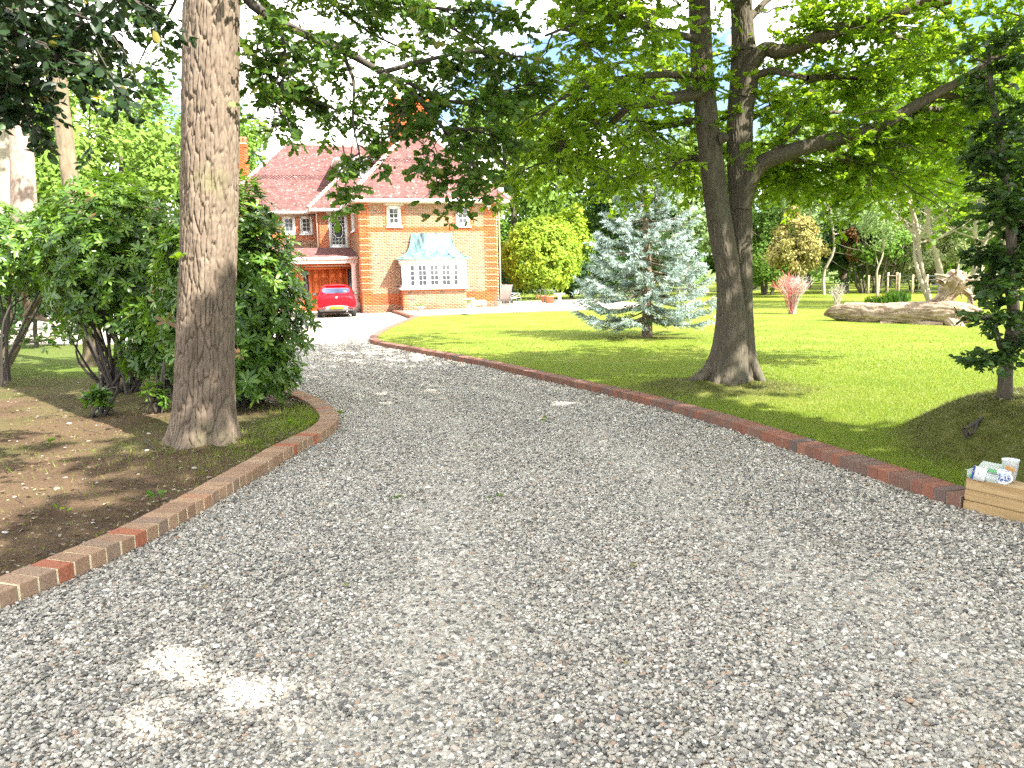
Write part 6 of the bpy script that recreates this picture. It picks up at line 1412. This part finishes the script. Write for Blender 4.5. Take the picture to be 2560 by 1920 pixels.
m = MB(); m.lathe([(0, 0), (.036, 0), (.052, .145), (.054, .147), (.050, .146), (.034, .004), (0, .004)], 28); m.build('shell', MAT['cupw'], cup, True)
bc = thing('biscuit_stack', 'broken brown biscuit propped between the mug and the cup', 'biscuit', tuple(np.array(on_wall(0.235, 0.085))+np.array([0, 0, .088])), swr)
bevbox('biscuit', -.02, .022, -.008, .006, 0, .03, MAT['biscuit'], bc, .004, 1, None, (0.15, 0.3, 0.2)); bevbox('biscuit', -.002, .036, .008, .02, -.004, .022, MAT['biscuit'], bc, .004, 1, None, (0.0, 0.2, -0.3))

# ================================================================ driftwood, shrubs and planting on the far lawn
rng = np.random.default_rng(909)
lgb = at(2250, 815, 22.0); lgb[2] = lawn_z(lgb[0], lgb[1]); lg = thing('driftwood_log', 'great bleached fallen tree trunk with upturned root on the lawn', 'log', lgb)
def wpath(lst): return [at(a, b, c) for a, b, c, r in lst], [r for *_, r in lst]
for nm, lst, nC, sd in (('trunk', [(2060, 795, 24.0, .05), (2085, 790, 23.8, .22), (2130, 790, 23.4, .33), (2200, 798, 22.6, .36), (2290, 795, 21.8, .37), (2360, 793, 21.2, .36), (2410, 793, 20.8, .30), (2450, 795, 20.5, .16)], 14, 1),
                       ('upturned_root', [(2320, 790, 21.6, .30), (2352, 765, 21.4, .24), (2375, 735, 21.3, .26), (2390, 712, 21.2, .33), (2402, 700, 21.15, .30), (2408, 696, 21.1, .06)], 12, 2),
                       ('root', [(2300, 805, 21.6, .22), (2335, 830, 21.2, .15), (2362, 862, 20.9, .10)], 9, 3), ('root', [(2375, 800, 21.0, .25), (2405, 835, 20.4, .17), (2435, 880, 19.9, .10)], 9, 4),
                       ('root', [(2340, 700, 21.3, .05), (2370, 712, 21.25, .10), (2395, 715, 21.2, .12), (2425, 740, 21.1, .09), (2432, 765, 21.0, .03)], 7, 5), ('root', [(2120, 785, 23.5, .17), (2112, 768, 23.5, .15), (2108, 760, 23.5, .04)], 7, 6), ('root', [(2150, 775, 23.3, .12), (2230, 780, 22.6, .13), (2300, 778, 22.0, .10), (2340, 770, 21.6, .04)], 7, 7), ('root', [(2200, 815, 22.2, .14), (2260, 822, 21.8, .16), (2310, 815, 21.3, .15), (2360, 812, 20.9, .10)], 7, 8)):
    lst = [(a_, b_-9, c_, r_) for a_, b_, c_, r_ in lst] if nm in ('trunk', 'upturned_root') else lst
    P, R = wpath(lst); V, Fq = bark_tube(P, R, 72, 130, nC*2, 0.9, .055 if nm in ('trunk', 'upturned_root') else .03, 40+sd, None, .035, 0.4); wpart(nm, V, Fq, MAT['driftwood'], lg, True)
WD = Wood(); rg_ = np.random.default_rng(77)
for q in range(16):
    o_ = at(2396+rg_.normal(0, 10), 700+rg_.normal(0, 10), 21.15); e_ = o_+nrm(np.array([rg_.normal(.2, .5), rg_.normal(0, .4), rg_.uniform(-.2, 1)]))*rg_.uniform(.2, .5); WD.tube(spath(np.array([o_-(e_-o_)*.5, o_, (o_+e_)/2+rg_.normal(0, .04, 3), e_]), 9), np.linspace(.09, .015, 9), 6)
link('root_ends', WD.mesh('root_ends', MAT['driftwood'], lgb), lg)
for px, py, Y, nm in ((2290, 838, 22.1, 'log stump under the left of the driftwood gap'), (2316, 842, 21.9, 'log stump beside the driftwood leg')):
    c = at(px, py, Y); c[2] = lawn_z(c[0], c[1]); st_ = thing('log_stump', 'short dark '+nm, 'stump', c); m = MB(); m.lathe([(0, -.05), (.19, -.05), (.18, .1), (.185, .26), (.17, .29), (0, .29)], 18); m.build('stump', MAT['bark_dark'], st_, True); m = MB(); m.lathe([(0, .294), (.16, .294)], 18); m.build('cut_face', MAT['sleeper'], st_)
def twiggy(name, label, px, py, h, hw, n, seed, mats, lean=1.0, leaf=None):
    rng = np.random.default_rng(seed); b = on_ground(px, py); b[2] = lawn_z(b[0], b[1]); o = thing(name, label, 'shrub', b)
    for mi, (mk, fr, bias) in enumerate(mats):
        WD = Wood(); k = int(n*fr); a = rng.random(k)*2*pi; rr = rng.random(k)**.6
        tip = b+np.c_[np.cos(a)*rr*hw+bias*hw, np.sin(a)*rr*hw, h*rng.uniform(.6, 1, k)*(1-.25*rr)]; base = b+np.c_[rng.normal(0, .05, (k, 2)), np.full(k, -.02)]; mid = base*.55+tip*.45+np.array([0, 0, .1*h])
        WD.twigs(base, mid, tip, .008, .0035)
        q = rng.integers(0, k, k*3); f = rng.uniform(.3, .8, (k*3, 1)); s0 = mid[q]*(1-f)+tip[q]*f; e0 = s0+rdir(k*3, rng, .2, 1)*h*.22; WD.twigs(s0, (s0+e0)/2, e0, .0045, .003); link('twigs', WD.mesh('twigs', MAT[mk], b), o)
    if leaf:
        LV = Leaves(); P = b+np.c_[rng.normal(0, hw*.5, (leaf[1], 2)), rng.uniform(.3, 1, leaf[1])*h]; LV.add(P, rdir(len(P), rng), rdir(len(P), rng), leaf[2], None, rng); link('foliage', LV.mesh('foliage', 'rhomb', MAT[leaf[0]], b), o)
    return o
MAT['redtwig'] = plain('red_twig', (0.52, 0.15, 0.13), .8); MAT['whitetwig'] = plain('pale_twig', (0.50, 0.42, 0.38), .85)
twiggy('twig_shrub', 'bare fan shaped shrub of reddish and white twigs on the lawn', 1980, 790, 1.65, .62, 130, 71, [('redtwig', .45, -.28), ('whitetwig', .55, .2)])
twiggy('small_shrub', 'thin wispy shrub beside the left end of the driftwood', 2092, 778, 1.15, .32, 50, 72, [('whitetwig', 1, 0)], leaf=('pale', 160, .07))
# iris clump
rng = np.random.default_rng(73); ib = on_ground(2215, 770); ib[2] = lawn_z(ib[0], ib[1]); ir = thing('iris_clump', 'clump of sword leaved irises with yellow flowers behind the driftwood', 'plant', ib)
LV = Leaves(); n = 420; x = rng.uniform(-.75, .75, n); P = ib+np.c_[x, rng.normal(0, .22, n), np.zeros(n)]; A = np.c_[rng.normal(0, .16, (n, 2)), np.ones(n)]; LV.add(P, A, rdir(n, rng, -.1, .1), (.42+.18*(x > .0))*rng.uniform(.7, 1.15, n), None, rng)
link('leaf_blades', LV.mesh('leaf_blades', 'needle', leafmat('iris_leaf', [(0, (.07, .16, .02)), (1, (.13, .27, .03))], (.25, .45, .03), .3), ib), ir)
LV = Leaves(); n = 60; P = ib+np.c_[rng.uniform(-.72, -.1, n), rng.normal(0, .15, n), rng.uniform(.3, .48, n)]; LV.add(P, rdir(n, rng), rdir(n, rng), .085, None, rng); link('flowers', LV.mesh('flowers', 'rhomb', leafmat('yellow_petal', [(0, (.6, .42, .01)), (1, (.75, .6, .03))], (.7, .6, .05), .3), ib), ir)
# garden fence with a gate far behind
fb = on_ground(2220, 739); fn = thing('post_fence', 'weathered post and wire fence at the far end of the lawn', 'fence', fb)
MAT['post'] = plain('weathered_post', (.42, .33, .22), .9, var=.2)
for px, hh in ((2170, 1.2), (2196, 1.2), (2218, 1.35), (2240, 1.35), (2246, 1.3), (2280, 1.2), (2316, 1.2), (2350, 1.2)):
    p = on_ground(px, 739); m = MB(); m.box(-.045, .045, -.045, .045, -.2, hh); link('post', m.mesh('post', MAT['post']), fn, tuple(p-fb))
p0, p1 = on_ground(2165, 739)-fb, on_ground(2355, 739)-fb
for z in (.3, .6, .9, 1.12): m = MB(); m.tube(np.array([p0+np.array([0, -.05, z]), p1+np.array([0, -.05, z])]), .008, 4); m.build('wire', MAT['lead'], fn)
pa, pc = on_ground(2218, 739)-fb, on_ground(2240, 739)-fb
for z in (.15, 1.15): m = MB(); m.tube(np.array([pa+np.array([0, -.03, z]), pc+np.array([0, -.03, z])]), .03, 4); m.build('gate_rail', MAT['post'], fn)

# ================================================================ terrace furniture
def patz(p): return np.array([p[0], p[1], float(gz(0, p[1]))+pz+0.002])
def pot(px, py, label, h, r, seed, guard=True):
    rng = np.random.default_rng(seed); b = patz(on_ground(px, py, pz)); o = thing('plant_pot', label, 'pot', b, 0, 'terracotta pots on the terrace'); m = MB(); m.lathe([(0, 0), (r*.72, 0), (r*.95, h*.82), (r*1.06, h*.82), (r*1.08, h), (r*.95, h), (r*.9, h*.9), (0, h*.88)], 22); m.build('pot', MAT['terracotta'], o, True)
    if guard:
        for k in range(8): a = k/8*2*pi; m = MB(); m.tube(np.array([(cos(a)*r, sin(a)*r, h*.95), (cos(a)*r*1.1, sin(a)*r*1.1, h*1.7)]), .012, 4); m.build('guard_wire', MAT['lead'], o)
        m = MB(); a = np.arange(19)/18*2*pi; m.tube(np.c_[np.cos(a)*r*1.1, np.sin(a)*r*1.1, np.full(19, h*1.7)], .014, 4); m.build('guard_rim', MAT['lead'], o)
    LV = Leaves(); n = 90; LV.add(np.c_[rng.normal(0, r*.5, (n, 2)), h+rng.uniform(0, h*.75, n)], rdir(n, rng, .0, 1), rdir(n, rng), .13, None, rng); link('plant', LV.mesh('plant', 'oval', MAT['lime']), o)
pot(1351, 757, 'left terracotta pot with a wire guard on the terrace', .42, .27, 81); pot(1374, 759, 'right terracotta pot with a wire guard on the terrace', .42, .27, 82)
def birdbath(px, py, label, h, r):
    b = patz(on_ground(px, py, pz)); o = thing('bird_bath', label, 'bird bath', b, 0, 'stone bird baths'); m = MB(); m.lathe([(0, 0), (.17, 0), (.17, .05), (.10, .10), (.075, .3), (.085, h-.14), (.12, h-.09)], 20); m.build('pedestal', MAT['stone'], o, True); m = MB(); m.lathe([(0, h-.1), (.12, h-.1), (r, h-.05), (r, h), (r*.9, h), (r*.7, h-.04), (0, h-.05)], 24); m.build('bowl', MAT['stone'], o, True)
birdbath(1399, 768, 'pale stone bird bath beside the terracotta pots', .66, .27); birdbath(1172, 786, 'pale stone bird bath in front of the bay window', .66, .26)
b = patz(on_ground(1050, 789, pz)); ur = thing('stone_urn', 'small stone urn with a plant left of the bay window', 'urn', b); m = MB(); m.lathe([(0, 0), (.11, 0), (.11, .04), (.08, .07), (.12, .18), (.19, .30), (.23, .34), (.23, .37), (.18, .37), (.14, .28), (0, .26)], 22); m.build('bowl', MAT['stone'], ur, True)
rng = np.random.default_rng(83); LV = Leaves(); n = 70; LV.add(np.c_[rng.normal(0, .09, (n, 2)), .32+rng.uniform(0, .14, n)], rdir(n, rng, 0, 1), rdir(n, rng), .09, None, rng); link('plant', LV.mesh('plant', 'oval', MAT['pale']), ur)
b = patz(on_ground(1197, 773, pz)); be = thing('stone_bench', 'low pale stone bench against the house wall', 'bench', b, HA); bevbox('seat', -.33, .33, -.17, .17, .20, .42, MAT['stone'], be, .015); 
for s_ in (-1, 1): bevbox('leg', s_*.25-.07, s_*.25+.07, -.13, .13, 0, .20, MAT['stone'], be, .01)
b = patz(on_ground(1318, 760, pz)); pl = thing('low_planter', 'long low planter at the back of the terrace', 'planter', b, .05); bevbox('trough', -.75, .75, -.15, .15, 0, .16, MAT['stone'], pl, .01)
rng = np.random.default_rng(84); LV = Leaves(); n = 120; LV.add(np.c_[rng.uniform(-.6, .7, n), rng.normal(0, .07, n), .14+rng.uniform(0, .5, n)*(rng.random(n) < .5)], rdir(n, rng, 0, 1), rdir(n, rng), .1, None, rng); link('plant', LV.mesh('plant', 'oval', MAT['lime']), pl)
MAT['sling'] = plain('brown_sling_fabric', (.20, .15, .135), .85); MAT['frame'] = plain('grey_chair_frame', (.25, .27, .28), .45, .5)
def chair(px, py, rz, label, fabric):
    b = patz(on_ground(px, py, pz)); o = thing('garden_chair', label, 'chair', b, rz, 'garden chairs beside the house corner')
    for s_ in (-1, 1):
        x = s_*.27; m = MB(); m.tube(spath(np.array([(x, -.30, .02), (x, -.28, .40), (x, .22, .36), (x, .42, .78), (x, .52, 1.12)]), 20), .016, 6); m.build('side_frame', MAT['frame'], o, True)
        m = MB(); m.tube(spath(np.array([(x, .42, .02), (x, .15, .37), (x, -.28, .60), (x, .34, .62)]), 18), .015, 6); m.build('arm_frame', MAT['frame'], o, True)
    m = MB(); P = spath(np.array([(0, -.27, .405), (0, -.05, .37), (0, .2, .37), (0, .42, .78), (0, .52, 1.12)]), 14); V = np.concatenate([P+np.array([-.25, 0, 0]), P+np.array([.25, 0, 0])]); k = 14
    m.add(V, np.stack([np.arange(k-1), np.arange(1, k), np.arange(1, k)+k, np.arange(k-1)+k], -1)); m.build('sling', MAT[fabric], o, True)
    for y, z in ((-.29, .2), (.38, .08)): m = MB(); m.tube(np.array([(-.27, y, z), (.27, y, z)]), .012, 6); m.build('crossbar', MAT['frame'], o)
chair(1256, 770, radians(-150), 'brown sling garden chair with its back to the camera by the house corner', 'sling'); chair(1283, 763, radians(115), 'metal framed garden chair facing the brown one', 'frame')

# ================================================================ ground litter
rng = np.random.default_rng(111)
LV = Leaves(); n = 8500; y = rng.uniform(2.6, 14, n); x = xl(y)-.25-rng.random(n)**1.3*(3+.6*y); z = soil_z(x, y)+.006; A = rdir(n, rng, -.25, .25); Nn = np.array([0, 0, 1.0])+rng.normal(0, .35, (n, 3))
LV.add(np.c_[x, y, z+rng.random(n)*.012], A, Nn, rng.uniform(.012, .05, n), None, rng)
o = link('leaf_litter', LV.mesh('leaf_litter', 'rhomb', leafmat('dead_leaf', [(0, (.05, .032, .02)), (.45, (.12, .075, .045)), (.8, (.19, .13, .08)), (.97, (.34, .27, .19)), (1, (.4, .32, .05))], (.3, .2, .1), .12))); tag(o, 'scattered dead brown leaves lying on the soil bed', 'leaf litter', None, 'stuff')
# windblown bits on lawn and gravel
LV = Leaves(); n = 260; y = np.r_[rng.uniform(5.5, 18, 130), rng.uniform(2.4, 14, 130)]; u_ = rng.random(260); e_ = np.where(rng.random(260) < .5, u_**2.5*.5, 1-u_**2.5*.5)
x = np.r_[xr(y[:130])+.3+rng.random(130)*(.6*y[:130]), xl(y[130:])+.05+(xr(y[130:])-xl(y[130:])-.1)*e_[130:]]; z = np.r_[lawn_z(x[:130], y[:130])+.012, gz(x[130:], y[130:])+.022]
LV.add(np.c_[x, y, z], rdir(n, rng, -.2, .2), np.array([0, 0, 1.0])+rng.normal(0, .3, (n, 3)), rng.uniform(.02, .055, n), None, rng)
o = link('windblown_leaves', LV.mesh('windblown_leaves', 'oval', leafmat('fallen_leaf', [(0, (.14, .09, .05)), (.4, (.28, .2, .12)), (.7, (.16, .2, .05)), (1, (.42, .36, .22))], (.3, .25, .1), .15))); tag(o, 'small fallen leaves blown about on lawn and gravel', 'leaf litter', None, 'stuff')
# little stones, clods and sticks on the soil
n = 900; y = rng.uniform(2.6, 13, n); x = xl(y)-.24-rng.random(n)**1.2*(2.5+.5*y); s = .008+.02*rng.random(n)**3; th = np.arange(6)/6*2*pi
T8 = np.array([(cos(a), sin(a), 0) for a in th]+[(.6*cos(a+.4), .6*sin(a+.4), .6) for a in th[::2]]); V = np.c_[x, y, soil_z(x, y)][:, None]+T8[None]*s[:, None, None]*np.array([1.2, .9, .8]); V = V+rng.normal(0, .12, V.shape)*s[:, None, None]; off = (np.arange(n)*9)[:, None]
F3 = np.concatenate([off+np.array([f]) for f in ((0, 1, 6), (1, 7, 6), (1, 2, 7), (2, 3, 7), (3, 8, 7), (3, 4, 8), (4, 5, 8), (5, 6, 8), (5, 0, 6), (6, 7, 8))]); rr = np.tile(rng.random(n), 10)
o = link('soil_stones', mkmesh('soil_stones', V.reshape(-1, 3), F3, leafmat('earthy_stone', [(0, (.10, .07, .05)), (.6, (.22, .18, .14)), (1, (.5, .47, .43))], (.1, .1, .1), 0.0), False, {'rnd': ('FACE', rr)})); tag(o, 'small stones and clods strewn on the soil bed', 'stones', None, 'stuff')
# thin twigs lying on the soil
n = 260; y = rng.uniform(2.8, 13, n); x = xl(y)-.3-rng.random(n)**1.2*(2.2+.5*y); P0 = np.c_[x, y, soil_z(x, y)+.006]; a = rng.random(n)*6.28; L = rng.uniform(.05, .28, n); P2 = P0+np.c_[np.cos(a)*L, np.sin(a)*L, np.zeros(n)]; P2[:, 2] = soil_z(P2[:, 0], P2[:, 1])+.012
WD = Wood(); WD.twigs(P0, (P0+P2)/2+rng.normal(0, .012, (n, 3))+np.array([0, 0, .008]), P2, .004, .002); o = link('soil_twigs', WD.mesh('soil_twigs', MAT['bark_twig'])); tag(o, 'thin dead twigs scattered on the soil bed', 'twigs', None, 'stuff')
# thin grass on the bed, round the oak and along the edging
def tufts(cx, cy, sx, sy, n, h, seed):
    r = np.random.default_rng(seed); x = cx+r.normal(0, sx, n); y = cy+r.normal(0, sy, n); k = x < xl(y)-.22; x, y = x[k], y[k]; n = len(x); P = np.c_[x, y, soil_z(x, y)-.005]; a = r.random(n)*6.28; dx = np.c_[np.cos(a), np.sin(a), 0*a]*.003; hh = h*r.uniform(.4, 1.3, n); tip = P+np.c_[r.normal(0, .5, (n, 2))*hh[:, None], hh]
    return np.stack([P-dx, P+dx, tip], 1).reshape(-1, 3), r.random(n)
Vs, Rs = [], []
for a in ((-2.45, 8.6, .2, .4, 1500, .06, 1), (-2.6, 7.5, .25, .4, 1200, .05, 2), (-2.75, 6.5, .4, .5, 600, .035, 3), (-3.3, 7.2, .6, .5, 1200, .05, 4), (-2.5, 9.2, .25, .5, 1600, .07, 5), (-9.5, 14, 2.2, 1.2, 9000, .05, 6), (-4.2, 5.6, 1.0, .8, 1200, .03, 7), (-3.6, 4.5, .6, .6, 700, .03, 8), (-5, 8.5, 1.5, .8, 1500, .04, 9)):
    v_, r_ = tufts(*a); Vs.append(v_); Rs.append(r_)
V = np.concatenate(Vs); o = link('bed_grass', mkmesh('bed_grass', V, np.arange(len(V)).reshape(-1, 3), MAT['blade'], False, {'rnd': ('FACE', np.concatenate(Rs))})); tag(o, 'thin grass tufts on the soil bed around the oak trunk', 'grass', None, 'stuff')
# shaggy moss on the tree mounds
r = np.random.default_rng(121); n = 60000; x = np.r_[r.uniform(3.2, 6.2, n//2), r.uniform(1.0, 5.0, n-n//2)]; y = np.r_[r.uniform(4.6, 8, n//2), r.uniform(9.4, 12.6, n-n//2)]
k = (soil_mask(x, y) > .25+.5*r.random(n)) & (x > xr(y)+.26); k &= ~((y < SW0[1]+.3) & (((x-SW0[0])*SWN[0]+(y-SW0[1])*SWN[1]) < .26)); x, y = x[k], y[k]; n = len(x); P = np.c_[x, y, lawn_z(x, y)-.004]; a = r.random(n)*6.28; dx = np.c_[np.cos(a), np.sin(a), 0*a]*.004; hh = .03*r.uniform(.4, 1.3, n); tip = P+np.c_[r.normal(0, .9, (n, 2))*hh[:, None], hh]; V = np.stack([P-dx, P+dx, tip], 1).reshape(-1, 3)
o = link('mound_moss', mkmesh('mound_moss', V, np.arange(3*n).reshape(-1, 3), leafmat('olive_moss', [(0, (.06, .065, .014)), (.6, (.12, .14, .026)), (1, (.2, .18, .06))], (.2, .2, .03), .25), False, {'rnd': ('FACE', r.random(n))})); tag(o, 'shaggy olive moss over the mounds under the two lawn trees', 'moss', None, 'stuff')
# oak seedlings, fallen sprigs and a stick
def sprig(name, label, px, py, size, n, seed, mat='lit_leaf', kind='oak', grp=None, z=0.0, up=.5, cat='seedling'):
    r = np.random.default_rng(seed); b = on_ground(px, py); b[2] = (soil_z(b[0], b[1]) if b[0] < xl(b[1])-.2 else gz(b[0], b[1])+.012)+z; o = thing(name, label, cat, b, 0, grp); LV = Leaves(); WD = Wood(); O = np.repeat(np.array([[0, 0, .02+.05*up]]), 3, 0); D = rdir(3, r, .1*up, .3+.5*up); sprays(LV, WD, O, D, size, n, size*.75, r, .2, .6, .0025); WD.twigs(np.array([[0, 0, -.01]]), np.array([[0, 0, .02]]), np.array([[0, 0, .02+.05*up]]), .003, .002)
    link('stem', WD.mesh('stem', MAT['bark_twig']), o); link('leaves', LV.mesh('leaves', kind, MAT[mat]), o)
sprig('oak_seedling', 'tiny bright oak seedling on the bare soil at the left', 108, 1128, .07, 4, 131); sprig('oak_seedling', 'tiny green seedling near the middle of the soil bed', 168, 1302, .05, 2, 132)
sprig('weed_clump', 'low green weed against the buff edging', 402, 1275, .07, 6, 133, 'mid', 'oval', cat='weed'); sprig('weed_clump', 'green weed at the soil tip behind the buff edging', 722, 1080, .07, 5, 134, 'lit_leaf', 'oval', cat='weed'); sprig('weed_clump', 'small weed growing in gravel at the buff edging corner', 845, 1045, .06, 4, 135, 'lit_leaf', 'oval', cat='weed')
for i, (px, py, lb_) in enumerate(((1366, 1058, 'fallen green leaf sprig on the gravel nearest the house'), (1238, 1255, 'fallen green leaf on the gravel in mid drive'), (980, 1255, 'fallen green sprig on the left of the gravel'), (2390, 1200, 'fallen leaf by the end of the red edging'))): sprig('fallen_sprig', lb_, px, py, .06, 2, 140+i, 'mid', 'oak', 'fallen sprigs on the gravel', .012, 0.05, 'leaf')
b = on_ground(372, 1140); b[2] = soil_z(b[0], b[1])+.02; stk = thing('fallen_stick', 'crooked brown stick on the soil in front of the oak', 'stick', b); m = MB(); m.tube(spath(np.array([(-.08, .12, .03), (0, 0, .02), (.07, -.08, .01), (.16, -.2, 0)]), 12), np.linspace(.012, .006, 12), 6); m.build('stick', MAT['bark_twig'], stk, True)
